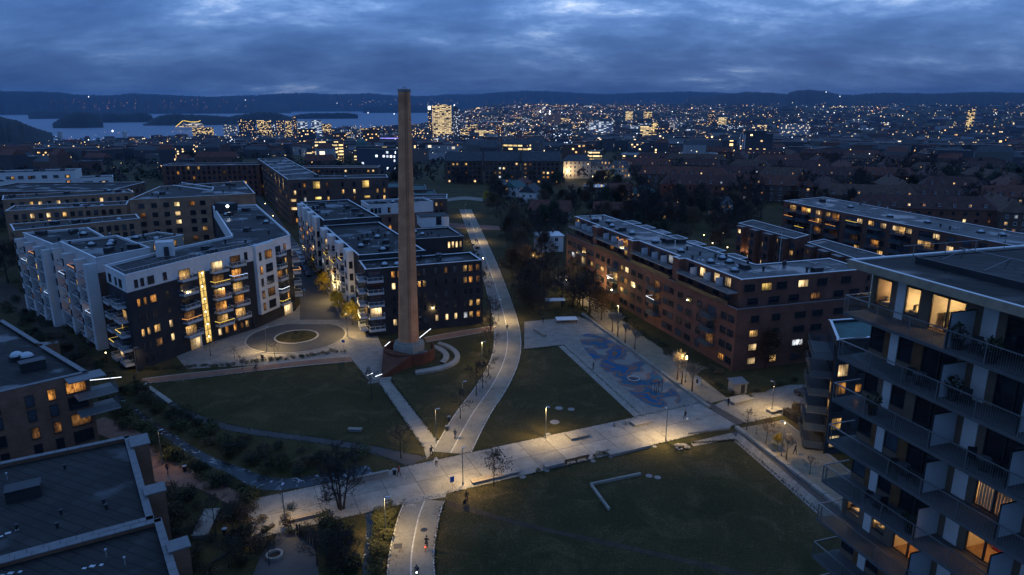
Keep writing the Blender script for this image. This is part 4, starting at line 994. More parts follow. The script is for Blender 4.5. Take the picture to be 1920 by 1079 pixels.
# ---- G: white terraced block far left, and its neighbours
for i, (x0, x1, y0, y1, z, dep, lab) in enumerate(((-70, 140, 327, 321, 18, 16, 'white banded terrace block with penthouse at the left edge'), (-80, 212, 345, 332, 14, 12, 'white banded block with long glazed balconies in front of its taller neighbour'))):
    pl = quad(P(x0, y0, z), P(x1, y1, z), dep)
    r_ = bld('apartment_block', lab, pl, 0, z, 'white_render', roof='roof_dark'); L_ = elen(pl[0], pl[1])
    for k, z_ in enumerate((z - 4.6, z - 7.6, z - 10.6)):
        n = 9
        for s in spread_s(L_, n, 1):
            link('balcony_glazing', winmesh(round(L_ / n - 3.0, 1), 1.7, pick(.08), 'frame_white', 4, 0, .12, True), r_, frame_mx(pl[0], pl[1], s, z_ + 1.2, .01))
    windows(r_, pl[0], pl[1], [L_ * .43, L_ * .58, L_ * .93], [z - 3.3, z - 6.3, z - 9.3], 1.4, 1.4, lit=.9, out=.2)
    roofstuff(r_, pl, z - .45, 8, 31 + i, kinds=('vent_housing', 'roof_vent'))
q = MB(); 
# dark terraced block and red slab beyond
pl = quad(P(205, 345, 18), P(270, 330, 18), 60)
r_ = bld('apartment_block', 'dark terraced block with lit balconies beyond the white banded block', pl, 0, 15, 'brick_dark', roof='roof_dark'); windows(r_, pl[0], pl[1], spread_s(elen(pl[0], pl[1]), 6), [2, 5, 8, 11], 1.6, 1.7, lit=.35)
windows(r_, pl[3], pl[0], spread_s(60, 12), [2, 5, 8, 11], 1.6, 1.7, lit=.3)
pl = quad(P(303, 311, 18), P(486, 309, 18), 16)
r_ = bld('apartment_block', 'long red brick slab with tall lit stair windows behind the tan block', pl, 0, 18, 'brick_red', roof='roof_felt'); L_ = elen(pl[0], pl[1])
windows(r_, pl[0], pl[1], spread_s(L_, 18), [1, 4, 7, 10, 13, 15.6], 1.3, 1.8, lit=.15, mull=0)
pl = quad(P(560, 306, 17), P(708, 305, 17), 14)
r_ = bld('apartment_block', 'low brown slab with a lit ribbon of windows beyond the dark brick roof', pl, 0, 14, 'brick_dark', roof='brick_paving'); windows(r_, pl[0], pl[1], spread_s(elen(pl[0], pl[1]), 16), [8, 11.2], 1.3, 1.3, lit=.3)

# ---- H: red brick block with setback top storeys, right of the park
Hc = v2((44.2, 130.3)); Ha = v2((17.0, 212.0)); Hb = v2((75.7, 140.0))
dl = (Hc - Ha).normalized(); df = (Hb - Hc).normalized(); nl = Vector((dl.y, -dl.x)); nf = Vector((df.y, -df.x))
hp = [tuple(Ha), tuple(Hc), tuple(Hb), tuple(Hb - nf * 13.5), tuple(Hc - nf * 13.5 - nl * 13.0 + df * 0.0), tuple(Ha - nl * 12.5)]
hp[4] = tuple(Hc + df * 13.2 - dl * 13.0)
rh = bld('apartment_block', 'long red brick block with setback top floors and pale flat roof beside the playground', hp, 0, 12.9, 'brick_red', roof='roof_grey_mid', cop='coping_dark', par=.9)
LH = elen(Ha, Hc); LF = elen(Hc, Hb)
# setback storeys in four stepped modules along the park side
mods = [(0.5, 20.5, 2.4), (20.5, 41.5, 2.0), (41.5, 63.5, 2.2), (63.5, 86.1, 2.0)]
pts = []
for s0, s1, sb_ in mods:
    p0 = Ha + dl * s0 - nl * sb_; p1 = Ha + dl * (s1 - 2.6) - nl * sb_
    pts += [p0, p1, Ha + dl * (s1 - 2.6) - nl * .5, Ha + dl * s1 - nl * .5] if s1 < 80 else [p0, Ha + dl * 84.0 - nl * sb_]
pts += [Hc + df * LF - nf * 2.2 - df * .5, Hb - nf * 13.2 - df * .5, v2(hp[4]) + nf * .3 + dl * 0.0 , v2(hp[5]) + dl * .5 + nl * .3]
up_ = [tuple(p) for p in pts]
shell(rh, up_, 12.0, 18.3, 'brick_red', roof='roof_grey', par=.12, cop='coping', copw=.45)
zsH = [1.1, 4.0, 6.9, 9.9]
for s0, s1, sb_ in mods:
    wS = min(s1, 86.1) - s0
    windows(rh, Ha, Hc, [s0 + wS * f for f in (.10, .26)], zsH, 2.3, 1.35, lit=.13, mull=2)
    windows(rh, Ha, Hc, [s0 + wS * .43], zsH, 1.5, 1.4, lit=.18)
    windows(rh, Ha, Hc, [s0 + wS * .82, s0 + wS * .93], zsH, 1.9, 1.35, lit=.13, mull=2)
    for k, z in enumerate((3.3, 6.2, 9.2)): balcony(rh, Ha, Hc, s0 + wS * .63, z, 3.8, 1.7, 'dark', led='led_white' if (k == 1 and 20 < s0 < 50) else None, door=.45)
    A_ = tuple(Ha + dl * s0 - nl * sb_); B_ = tuple(Ha + dl * (min(s1, 84) - 2.6) - nl * sb_)
    windows(rh, A_, B_, [wS * f for f in (.12, .32, .55, .72)], [13.3, 15.9], 2.0, 1.9, lit=.16, mull=2, force={(2, 1): LP, (3, 1): LP, (1, 1): LP} if s0 > 60 else ({(3, 1): LA} if 20 < s0 < 30 else None))
    for f in (.22, .45, .64):
        link('terrace_screen', RT.setdefault('scr', MB().box(0, .9, 1.0, .08, 1.7, 1.9).mesh('terrace_screen', 'glass_frost')), rh, frame_mx(A_, B_, wS * f, 15.5, 0))
    q = MB(); p0 = Ha + dl * (s0 + .2) - nl * (sb_ - 1.2); p1 = Ha + dl * (s1 - 2.8) - nl * (sb_ - 1.2); m_ = (p0 + p1) / 2; q.box(m_.x, m_.y, 15.4, (p1 - p0).length, 2.3, .22, math.atan2(dl.y, dl.x)); ter = part('terrace', q, 'concrete_dark', rh)
    q = MB(); e_ = m_ + nl * 1.12; q.box(e_.x, e_.y, 16.05, (p1 - p0).length, .04, .95, math.atan2(dl.y, dl.x)); part('railing', q, 'glass_rail', ter)
    for z in (13.2,):
        q = MB(); e_ = (p0 + p1) / 2 + nl * 1.1; q.box(e_.x, e_.y, 13.45, (p1 - p0).length, .05, .9, math.atan2(dl.y, dl.x)); part('railing', q, 'metal_dark', rh)
# fairy lights on one terrace
q = MB(); p0 = Ha + dl * 33 - nl * .3; p1 = Ha + dl * 38.5 - nl * .3
for i in range(16):
    p = p0.lerp(p1, i / 15); q.box(p.x, p.y, 17.6 + .3 * math.sin(i * .9), .12, .12, .12, 0, 0)
part('fairy_lights', q, 'led_orange', rh)
q = MB(); q.box(p0.lerp(p1, .5).x - nl.x * 1.5, p0.lerp(p1, .5).y - nl.y * 1.5, 16.5, .1, 3.0, 1.8, math.atan2(dl.y, dl.x) + R(90)); part('lit_terrace_door', q, 'lit_amber', rh)
windows(rh, Hc, Hb, [4.2, 9.2], zsH, 1.9, 1.4, lit=.25, mull=1, force={(0, 2): LW, (0, 0): LP, (0, 1): LP})
windows(rh, Hc, Hb, [15.0, 19.2, 24.5, 28.5], zsH, 2.6, 1.3, lit=.06, mull=2)
A_, B_ = up_[-5] if False else tuple(Hc - nf * 2.2 + df * 2), tuple(Hb - nf * 2.2)
q = MB()
fA = v2(up_[len(up_) - 5]); fB = v2(up_[len(up_) - 4])
windows(rh, tuple(fA), tuple(fB), [2.0, 6.0, 9.6, 14.8, 19.5, 25.5], [15.7], 2.4, 1.5, lit=.15, mull=2, force={(1, 0): 'lit_yellow', (3, 0): LP})
windows(rh, tuple(fA), tuple(fB), [3.0, 8.0, 12.8, 18.2, 24.0, 28], [12.95], 2.4, 1.3, lit=.2, mull=2)
roofstuff(rh, up_, 18.2, 40, 41, m=1.3, rz=math.atan2(dl.y, dl.x))
for f in (.1, .24, .38, .52, .66, .8, .9):
    p = Ha.lerp(Hc, f) - nl * 5.0; link('skylight', RT['skylight'], rh, Matrix.Translation((p.x, p.y, 18.2)))
q = MB(); p = Ha.lerp(Hc, .97) - nl * 6; q.tube([(p.x + 8, p.y + 10, 18), (p.x + 8, p.y + 10, 26)], .06, 6); part('antenna_mast', q, 'metal_pale', rh)
# stepped roof bays on the courtyard side
for i in range(7):
    p = Ha - nl * 13.9 + dl * (16 + 8.2 * i); q = MB(); q.box(p.x, p.y, 9.1, 4.8, 2.8, 18.2, math.atan2(dl.y, dl.x)); b_ = part('courtyard_bay', q, 'brick_red', rh)
    q = MB(); q.box(p.x, p.y, 18.28, 5.2, 3.2, .16, math.atan2(dl.y, dl.x)); part('bay_roof', q, 'roof_grey', b_)
    for sx, sy, lx, ly in ((0, -1.55, 5.2, .25), (2.5, 0, .25, 2.9), (-2.5, 0, .25, 2.9)):
        c2, s2 = math.cos(math.atan2(dl.y, dl.x)), math.sin(math.atan2(dl.y, dl.x)); q = MB(); q.box(p.x - nl.x * 0 + sx * c2 + sy * s2 * -1 * -1 * 0 - nl.x * (-sy), p.y + sx * s2 - nl.y * (-sy), 18.41, lx, ly, .1, math.atan2(dl.y, dl.x)); part('coping', q, 'coping', b_)

# ---- I: red brick blocks beyond H
pl = [P(1470, 377, 18), P(1905, 462, 18), P(1990, 452, 18), P(1545, 370, 18)]
r_ = bld('apartment_block', 'long red brick block with strings of balcony lights beyond the courtyard', pl, 0, 18, 'brick_red', roof='roof_grey', par=.15)
L_ = elen(pl[0], pl[1])
windows(r_, pl[0], pl[1], spread_s(L_, 18), [1.2, 4.2, 7.2, 10.2, 13, 15.6], 2.2, 1.5, lit=.13, mull=2, force={(7, 5): LP, (11, 5): LP, (13, 5): LP, (10, 5): LP, (12, 4): LW, (2, 5): 'lit_yellow', (3, 5): LP})
for k, s in enumerate((.06, .13, .21, .3, .4, .5, .6, .72)):
    for z in (9.4, 12.4, 15.0): balcony(r_, pl[0], pl[1], L_ * s, z, 4.6, 1.8, 'dark', led=rnd.choice([None, None, None, 'led_yellow', 'led_orange']) if k < 5 else None, door=.5)
windows(r_, pl[3], pl[0], spread_s(elen(pl[3], pl[0]), 4), [7, 10, 13, 15.6], 1.8, 1.5, lit=.3)
roofstuff(r_, pl, 17.85, 20, 43, m=1.2)
for i, (p, lab) in enumerate((([(1385, 419), (1490, 448), (1516, 441), (1412, 413)], 'low red brick row with sawtooth terraces in the lamplit courtyard'), ([(1515, 455), (1622, 492), (1660, 481), (1545, 449)], 'low red brick row with sawtooth terraces behind the flagpole'))):
    pl = [P(x, y, 12.5) for x, y in p]; r_ = bld('apartment_block', lab, pl, 0, 12.5, 'brick_red', roof='roof_grey_mid', par=.15); L_ = elen(pl[0], pl[1])
    for k in range(4):
        s = L_ * (.12 + .25 * k); a_ = v2(pl[0]); b_ = v2(pl[1]); d = (b_ - a_).normalized(); n = Vector((d.y, -d.x)); c_ = a_ + d * s + n * .9
        q = MB(); q.box(c_.x, c_.y, 6.0, 3.2, 1.9, 12.0, math.atan2(d.y, d.x)); bb = part('bay', q, 'brick_red', r_)
        q = MB(); q.box(c_.x, c_.y, 12.1, 3.5, 2.2, .16, math.atan2(d.y, d.x)); part('bay_roof', q, 'coping_dark', bb)
        windows(r_, tuple(a_ + n * 1.85), tuple(b_ + n * 1.85), [s], [1.2, 4.2, 7.2, 9.8], 1.5, 1.4, lit=.25)
    windows(r_, pl[0], pl[1], [L_ * f for f in (.25, .5, .75, .97)], [1.2, 4.2, 7.2, 9.6], 1.7, 1.5, lit=.3, force={(1, 0): LP, (2, 0): LP, (0, 0): LP})
    windows(r_, pl[1], pl[2], [3, 6], [4.2, 7.2], 1.2, 1.4, lit=.0)

# ---- K, L: tan brick blocks at the lower left
K0 = (-65, 99.4); K1 = (-85, 80.0)
kp = [(-85, 80.0), (-65, 99.4), (-79.6, 111.4), (-78.2, 113.2), (-81.2, 112.8), (-97, 126), (-118, 112), (-110, 104)]
rk = bld('apartment_block', 'brown brick block with corner balconies and a twin-domed skylight on its dark roof', kp, 0, 12.2, 'brick_brown', roof='roof_dark', cop='coping_dark', seg=1.25, copw=.75)
LK = elen(kp[0], kp[1])
windows(rk, kp[0], kp[1], [LK - 5.1], [1.2, 3.9, 6.7, 9.2], 1.0, 1.7, mull=0, force={(0, 3): LA, (0, 2): 'glass_sky', (0, 1): 'lit_dim', (0, 0): DK})
windows(rk, kp[0], kp[1], [LK - 7.9], [1.2, 3.9, 6.7, 9.0], 1.0, 1.7, mull=0, force={(0, 3): 'glass_sky', (0, 2): 'glass_sky', (0, 1): 'lit_dim', (0, 0): DK})
windows(rk, kp[0], kp[1], [LK - 12, LK - 15, LK - 20], [1.2, 3.9, 6.7, 9.0], 1.0, 1.7, mull=0, lit=.06)
for z, l in ((1.3, DK), (4.1, 'lit_dim'), (6.9, DK), (9.5, LA)): link('window', winmesh(2.6, 1.9, l, 'frame_dark', 1), rk, frame_mx(kp[0], kp[1], LK - 1.9, z, .004))
for z in (6.5, 9.2):
    d = (v2(kp[1]) - v2(kp[0])).normalized(); n = Vector((d.y, -d.x)); c_ = v2(kp[1]) - d * .6 + n * .4
    q = MB(); q.box(c_.x + .9, c_.y + .4, z - .1, 5.4, 4.6, .2, math.atan2(d.y, d.x)); bb = part('balcony', q, 'concrete_dark', rk)
    q = MB()
    for sx, sy, lx, ly in ((0, -2.28, 5.4, .04), (2.68, 0, .04, 4.5)):
        c2, s2 = math.cos(math.atan2(d.y, d.x)), math.sin(math.atan2(d.y, d.x)); q.box(c_.x + .9 + sx * c2 - sy * s2, c_.y + .4 + sx * s2 + sy * c2, z + .55, lx, ly, 1.0, math.atan2(d.y, d.x))
    part('railing', q, 'glass_rail', bb)
q = MB(); c_ = v2(kp[1]) - d * 1.0 + n * .8; q.box(c_.x + .4, c_.y, 12.0, 5.0, 3.4, .16, math.atan2(d.y, d.x)); part('balcony_roof', q, 'coping_dark', rk)
for px, py in ((32, 672), (51, 673)):
    x, y = P(px, py, 12); link('skylight', RT['skylight'], rk, Matrix.Translation((x, y, 11.8)) @ Matrix.Rotation(R(45), 4, 'Z') @ Matrix.Scale(1.35, 4))
x, y = P(62, 690, 12); link('vent_housing', RT['vent_housing'], rk, Matrix.Translation((x, y, 11.8)) @ Matrix.Rotation(R(45), 4, 'Z') @ Matrix.Scale(1.5, 4))
roofstuff(rk, kp, 11.75, 10, 51)

def near_roof(name, label, pl, z, seed):
    r_ = bld(name, label, pl, 0, z, 'brick_brown', roof='roof_dark', cop='coping_dark', seg=1.3, copw=.7, par=.5)
    return r_
l0 = v2((-47.6, 78.7)); d1 = (v2((-59.0, 72.0)) - l0).normalized(); d2 = (v2((-36.0, 61.3)) - l0).normalized()
lp = [tuple(l0), tuple(l0 + d1 * 42), tuple(l0 + d1 * 42 + d2 * 22), tuple(l0 + d2 * 21.5 - d1 * 0.0)]
rl = near_roof('apartment_block', 'dark-roofed brick block with a single glowing skylight at the lower left corner', lp, 12, 1)
e = (lp[3], lp[0]); LE = elen(*e)
x, y = P(65, 915, 11.6); link('vent_housing', RT['vent_housing'], rl, Matrix.Translation((x, y - 1.6, 11.5)) @ Matrix.Rotation(R(32), 4, 'Z') @ Matrix.Scale(1.4, 4))
sk = link('skylight', RT['skylight'], rl, Matrix.Translation((x, y, 11.5)) @ Matrix.Rotation(R(32), 4, 'Z') @ Matrix.Scale(.9, 4)); sk['label'] = 'glowing domed skylight'
q = MB(); q.lathe([(.34, .56), (.2, .68), (.001, .74)], 12); link('skylight_glow', q.mesh('skylight_glow', 'lit_dim'), sk)
for px, py in ((122, 880), (115, 965), (195, 945), (14, 900), (15, 1000), (32, 993), (200, 955), (108, 990)):
    x, y = P(px, py, 11.5); k = rnd.choice(['vent_pipe', 'roof_vent', 'drain_patch']); link(RT[k].name.split('.')[0], RT[k], rl, Matrix.Translation((x, y, 11.5)) @ Matrix.Rotation(R(32), 4, 'Z') @ Matrix.Scale(.6, 4))
for s, w_ in ((LE - 2.8, 2.8), (LE - 16.0, 1.8)):
    a_, b_ = v2(e[0]), v2(e[1]); d = (b_ - a_).normalized(); n = Vector((d.y, -d.x)); c_ = a_ + d * s + n * .8
    q = MB(); q.box(c_.x, c_.y, 6.2, w_, 1.8, 12.2, math.atan2(d.y, d.x)); bb = part('bay', q, 'brick_brown', rl)
    q = MB(); q.box(c_.x, c_.y, 12.38, w_ + .3, 2.1, .12, math.atan2(d.y, d.x)); part('bay_roof', q, 'coping_dark', bb)
windows(rl, *e, [4, 9, 14], [1.2, 4, 6.8, 9.4], 1.3, 1.6, lit=.1)
m0 = l0 + d2 * 21.9; lp2 = [tuple(m0 - d1 * .6), tuple(m0 + d1 * 42), tuple(m0 + d1 * 42 + d2 * 16), tuple(m0 + d2 * 16 - d1 * .6)]
rm = near_roof('apartment_block', 'brick block with a bare dark roof running off the bottom left corner', lp2, 12.1, 2)
for px, py in ((200, 1045), (235, 1060), (173, 1062), (20, 1075)):
    x, y = P(px, py, 11.6); k = rnd.choice(['vent_pipe', 'roof_vent', 'drain_patch']); link(RT[k].name.split('.')[0], RT[k], rm, Matrix.Translation((x, y, 11.6)) @ Matrix.Scale(.6, 4))
e = (lp2[3], lp2[0]); a_, b_ = v2(e[0]), v2(e[1]); d = (b_ - a_).normalized(); n = Vector((d.y, -d.x)); c_ = a_ + d * (elen(*e) - 6) + n * .7
q = MB(); q.box(c_.x, c_.y, 6.2, 1.6, 1.6, 12.2, math.atan2(d.y, d.x)); bb = part('bay', q, 'brick_brown', rm); q = MB(); q.box(c_.x, c_.y, 12.4, 1.9, 1.9, .12, math.atan2(d.y, d.x)); part('bay_roof', q, 'coping_dark', bb)

# ---- M: dark block with open balconies behind the tower
mp_ = [P(1571, 638, 18.5), P(1629, 631, 18.5), P(1700, 590, 18.5), P(1556, 601, 18.5)]
mp_ = [mp_[0], (mp_[0][0] + 16, mp_[0][1] + 3.4), (mp_[3][0] + 16, mp_[3][1] + 3.4), mp_[3]]
r_ = bld('apartment_block', 'dark block with open balconies and lit rooms behind the balcony tower', mp_, 0, 18.5, 'brick_black', roof='green_roof')
e = (mp_[3], mp_[0]); LM = elen(*e)
for k, z in enumerate((.6, 3.5, 6.4, 9.3, 12.2, 15.1)):
    balcony(r_, *e, LM * .5, z, 8.6, 3.0, 'dark', door=.2)
    windows(r_, mp_[0], mp_[1], [1.5], [z + .5], 1.7, 1.9, lit=.9 if k in (0, 1, 3, 4) else .3, force={(0, 0): LP} if k in (0, 4) else None)
    windows(r_, mp_[0], mp_[1], [4.5, 7.5], [z + .6], 1.1, 1.3, lit=.2)
    windows(r_, *e, [LM - 1.2], [z + .4], 1.4, 1.9, lit=.5)
# ================================================================== J: balcony tower at the right
S0 = v2((20.9, 41.9)); jd = Vector((.303, -.953)); je = Vector((.953, .303)); jn = -je
W0 = S0 + je * 2.1 + jd * .3
JL = 17.0
rj = root('apartment_tower', 'balcony tower with glass railings and lamplit rooms under an overhanging flat roof', 'building', (W0.x + 6, W0.y - 5, 0))
ja = math.atan2(jd.y, jd.x)
def J2(s, o): return W0 + jd * s - jn * (-o)   # s along the facade, o outwards
def J3(s, o, z): p = J2(s, o); return (p.x, p.y, z)
def jbox(mb, s0, s1, o0, o1, z0, z1, mi=0):
    p = J2((s0 + s1) / 2, (o0 + o1) / 2); mb.box(p.x, p.y, (z0 + z1) / 2, abs(s1 - s0), abs(o1 - o0), z1 - z0, ja, mi); return mb
mk('tower_slab', (.10, .10, .10), var=.12, scale=1.0)
mk('tower_panel', (.165, .118, .085), var=.1, scale=1.0)
m, t = nodes('clear_glass'); L = t.links.new
g1 = N(t, 'ShaderNodeBsdfTransparent', i={'Color': (.93, .95, .95, 1)}); g2 = N(t, 'ShaderNodeBsdfGlossy', i={'Roughness': .03, 'Color': (1, 1, 1, 1)}); mx = N(t, 'ShaderNodeMixShader', i={0: .07}); o_ = N(t, 'ShaderNodeOutputMaterial')
L(g1.outputs[0], mx.inputs[1]); L(g2.outputs[0], mx.inputs[2]); L(mx.outputs[0], o_.inputs[0])
mk('room_wall', (.60, .52, .40), var=.06, scale=1.0)
mk('room_floor', (.30, .19, .10), var=.2, scale=2.0)
mk('curtain', (.62, .50, .36), var=.1, scale=1.0)
SL = [39.3 - 2.95 * k for k in range(9)]
BAYS = [(0.0, 1.15, 'win'), (1.15, 1.65, 'panel'), (1.65, 2.15, 'white'), (2.2, 3.25, 'win'), (3.25, 3.95, 'panel'), (3.95, 6.15, 'win2'), (6.15, 7.25, 'panel'), (7.25, 8.0, 'white'), (8.0, 8.5, 'panel'), (8.5, 10.7, 'win2'), (10.7, 11.7, 'panel'), (11.7, 12.3, 'white'), (12.3, 14.4, 'win2'), (14.4, 17.0, 'panel')]
ROOMS = {(0, 0): 'pendant', (0, 3): 'table', (0, 5): 'dining', (3, 9): 'curtain', (4, 9): 'amber', (5, 0): 'pendant', (5, 3): 'table', (5, 5): 'amber'}
def room(k, s0, s1, kind, z0, z1, dp=3.6):
    q = MB(); a, b = s0 - .5, s1 + .5
    if kind in ('dining', 'amber'): a, b = s0 - .2, s1 + .2
    jbox(q, a, b, -dp - .1, -dp, z0, z1); jbox(q, a - .1, a, -dp, -.12, z0, z1); jbox(q, b, b + .1, -dp, -.12, z0, z1); jbox(q, a, b, -dp, -.12, z0 - .06, z0, 1); jbox(q, a, b, -dp, -.12, z1, z1 + .06)
    rm_ = part('room', q, ['room_wall', 'room_floor'], rj)
    sc_ = (s0 + s1) / 2
    q = MB()
    if kind == 'curtain':
        n = 26
        for i in range(n): jbox(q, s0 + (s1 - s0) * i / n, s0 + (s1 - s0) * (i + .92) / n, -.30 - .05 * (i % 2), -.26 - .05 * (i % 2), z0 + .05, z1 - .1)
        part('curtain', q, 'curtain', rm_)
    elif kind == 'dining':
        jbox(q, sc_ - .2, sc_ + .9, -2.6, -1.6, z0 + .70, z0 + .75)
        for ds in (-.1, .8):
            for do in (-2.5, -1.7): jbox(q, sc_ + ds - .03, sc_ + ds + .03, do - .03, do + .03, z0, z0 + .7)
        part('dining_table', q, 'wood', rm_)
        for ds, do in ((-.6, -2.1), (.35, -1.15), (-.75, -1.2)):
            q = MB(); jbox(q, sc_ + ds - .22, sc_ + ds + .22, do - .22, do + .22, z0 + .42, z0 + .47); jbox(q, sc_ + ds - .22, sc_ + ds - .18, do - .22, do + .22, z0 + .45, z0 + .95)
            for a_ in (-.19, .19):
                for b_ in (-.19, .19): jbox(q, sc_ + ds + a_ - .02, sc_ + ds + a_ + .02, do + b_ - .02, do + b_ + .02, z0, z0 + .42)
            part('chair', q, 'metal_dark', rm_)
        q = MB(); jbox(q, s0, s0 + .9, -3.5, -3.0, z0, z0 + 1.3); part('cupboard', q, 'wood', rm_)
    elif kind in ('pendant', 'table'):
        jbox(q, sc_ - .45, sc_ + .5, -1.2, -.35, z0, z0 + .62); jbox(q, sc_ - .4, sc_ - .2, -.9, -.6, z0 + .62, z0 + .95); jbox(q, sc_ + .1, sc_ + .25, -.8, -.6, z0 + .62, z0 + .85)
        part('sideboard', q, 'wood_pale', rm_)
    else:
        jbox(q, sc_ - .7, sc_ + .3, -2.6, -1.7, z0, z0 + .8); part('sofa', q, 'cloth_red', rm_)
    # the lamp itself
    lz = z0 + (1.05 if kind == 'table' else 1.55); lo = -1.2 if kind != 'curtain' else -2.0; ls = sc_ + (.12 if kind != 'dining' else .35)
    if kind == 'dining': lz = z0 + 1.7; lo = -2.0
    p = J3(ls, lo, lz); q = MB(); q.lathe([(.001, -.2), (.14, -.15), (.2, 0), (.14, .15), (.001, .2)], 14, 0)
    if kind != 'table': q.tube([(0, 0, .2), (0, 0, z1 - lz)], .012, 5, 1)
    o = link('room_lamp', q.mesh('room_lamp', ['room_bulb', 'metal_dark'], True), rm_, Matrix.Translation(p))
    ld = bpy.data.lights.new('room_light', 'POINT'); ld.energy = {'curtain': 1500, 'dining': 780, 'amber': 300}.get(kind, 480); ld.color = (1, .66, .30) if kind != 'amber' else (1, .52, .16); ld.shadow_soft_size = .22
    lo_ = bpy.data.objects.new('room_light', ld); col.objects.link(lo_); lo_.parent = o; lo_.location = (0, 0, -.05); lo_.visible_camera = True
emit('room_bulb', (1, .80, .48), 2.2)
WG = {}
for k, z in enumerate(SL):
    zt = z + 2.75
    # slab, railing
    q = MB(); jbox(q, -.3, JL, -.2, 2.1, z - .2, z); sl = part('balcony_slab', q, 'tower_slab', rj)
    q = MB(); jbox(q, -.3, JL, 2.06, 2.11, z + 1.06, z + 1.12, 0); jbox(q, -.3, -.25, 0, 2.06, z + 1.06, z + 1.12, 0)
    for i in range(8): jbox(q, i * 2.3, i * 2.3 + .05, 2.06, 2.11, z, z + 1.06, 0)
    jbox(q, -.3, -.25, 2.06, 2.11, z, z + 1.06, 0); part('handrail', q, 'metal_grey', sl)
    gx = (3.2, 5.2, 2.9, 5.4, 3.0, 4.6, 5.4, 3, 3)[k]
    q = MB(); jbox(q, -.28, gx, 2.078, 2.09, z + .06, z + 1.04); jbox(q, -.285, -.27, .1, 2.05, z + .06, z + 1.04); part('glass_panel', q, 'clear_glass', sl)
    q = MB(); s = gx + .1
    while s < JL - .1: jbox(q, s, s + .011, 2.078, 2.089, z + .05, z + 1.06); s += .135
    b_ = part('railing_bars', q, 'metal_grey', sl); b_['kind'] = 'stuff'
    for ds in (6.75, 11.2):
        q = MB(); jbox(q, ds, ds + .05, .05, 1.75, z + .05, z + 1.95, 0); jbox(q, ds - .01, ds + .06, .05, 1.78, z + 1.95, z + 2.0, 1); jbox(q, ds - .01, ds + .06, 1.75, 1.8, z, z + 2.0, 1); part('balcony_divider', q, ['glass_frost', 'metal_dark'], rj)
    for bi, (s0, s1, kd) in enumerate(BAYS):
        if kd == 'panel':
            q = MB(); jbox(q, s0, s1, -.15, 0, z, zt); part('wall_panel', q, 'tower_panel' if (k == 0 or bi in (6, 8) or (k + bi) % 3 == 0) else ('wood' if bi in (1, 4) else 'tower_panel'), rj)
        elif kd == 'white':
            q = MB(); jbox(q, s0 - .05, s1 + .05, -.15, .05, z, zt); part('pillar', q, 'white_render', rj)
        else:
            lit = ROOMS.get((k, bi)); wz0 = z + (.42 if kd == 'win' else .1); wz1 = z + 2.15
            q = MB(); jbox(q, s0, s1, -.15, 0, wz1, zt); part('wall_panel', q, 'frame_dark' if k == 0 else 'tower_panel', rj)
            if kd == 'win': q = MB(); jbox(q, s0, s1, -.15, 0, z, wz0); part('wall_panel', q, 'tower_panel', rj)
            q = MB(); f = .06
            jbox(q, s0, s0 + f, -.12, -.02, wz0, wz1); jbox(q, s1 - f, s1, -.12, -.02, wz0, wz1); jbox(q, s0, s1, -.12, -.02, wz0, wz0 + f); jbox(q, s0, s1, -.12, -.02, wz1 - f, wz1)
            if kd == 'win2': jbox(q, (s0 + s1) / 2 - .05, (s0 + s1) / 2 + .05, -.12, -.02, wz0, wz1)
            w_ = part('window', q, 'frame_dark', rj)
            q = MB(); jbox(q, s0 + f, s1 - f, -.08, -.07, wz0 + f, wz1 - f); part('pane', q, 'clear_glass' if lit else ('glass_sky' if (k * 3 + bi) % 4 == 0 and kd == 'win' else 'glass_dark'), w_)
            if lit: room(k, s0, s1, lit, z, zt - .1)
# end wall, back and inside core
q = MB(); jbox(q, -.02, .0, -12, -.16, 0, 42.2); jbox(q, JL, JL + .1, -12, -.1, 0, 42.2); jbox(q, .05, JL - .05, -5.0, -4.8, 0, 42.2); part('end_wall', q, 'tower_panel', rj)
q = MB(); jbox(q, 0, JL, -.4, -.16, 0, 15.5); part('lower_wall', q, 'tower_panel', rj)
q = MB(); jbox(q, -.35, JL + .3, -13, 2.15, 42.25, 42.62); part('roof', q, 'roof_dark', rj)
q = MB(); jbox(q, -.37, JL, 2.15, 2.19, 42.2, 42.68); jbox(q, -.39, -.35, -13, 2.19, 42.2, 42.68); part('fascia', q, 'wood_pale', rj)
q = MB(); jbox(q, -.36, JL, 1.95, 2.14, 42.62, 42.70); jbox(q, -.36, -.12, -13, 1.94, 42.62, 42.70); part('roof_edge', q, 'coping', rj)
q = MB(); jbox(q, 1.6, JL, -13, -1.2, 42.62, 42.95); part('raised_roof', q, 'roof_felt', rj)
q = MB(); jbox(q, 1.55, JL, -1.2, -1.1, 42.62, 43.02); jbox(q, 1.5, 1.6, -13, -1.1, 42.62, 43.02); part('roof_kerb', q, 'metal_dark', rj)
q = MB()
for s in (2.4, 5.2, 8.0): q.tube([J3(s, -2.0, 42.9), J3(s + .4, -3.4, 43.6)], .025, 5); q.tube([J3(s, -3.6, 42.9), J3(s + .4, -3.4, 43.6)], .025, 5)
q.tube([J3(2.4, -3.4, 43.62), J3(12, -3.4, 43.62)], .02, 5)
for o in (-1.9, -4.5, -7, -9.5): q.tube([J3(.6, o, 42.62), J3(.6, o, 43.5)], .025, 5)
q.tube([J3(.6, -1, 43.5), J3(.6, -12, 43.5)], .022, 5)
part('roof_fall_rail', q, 'metal_grey', rj)
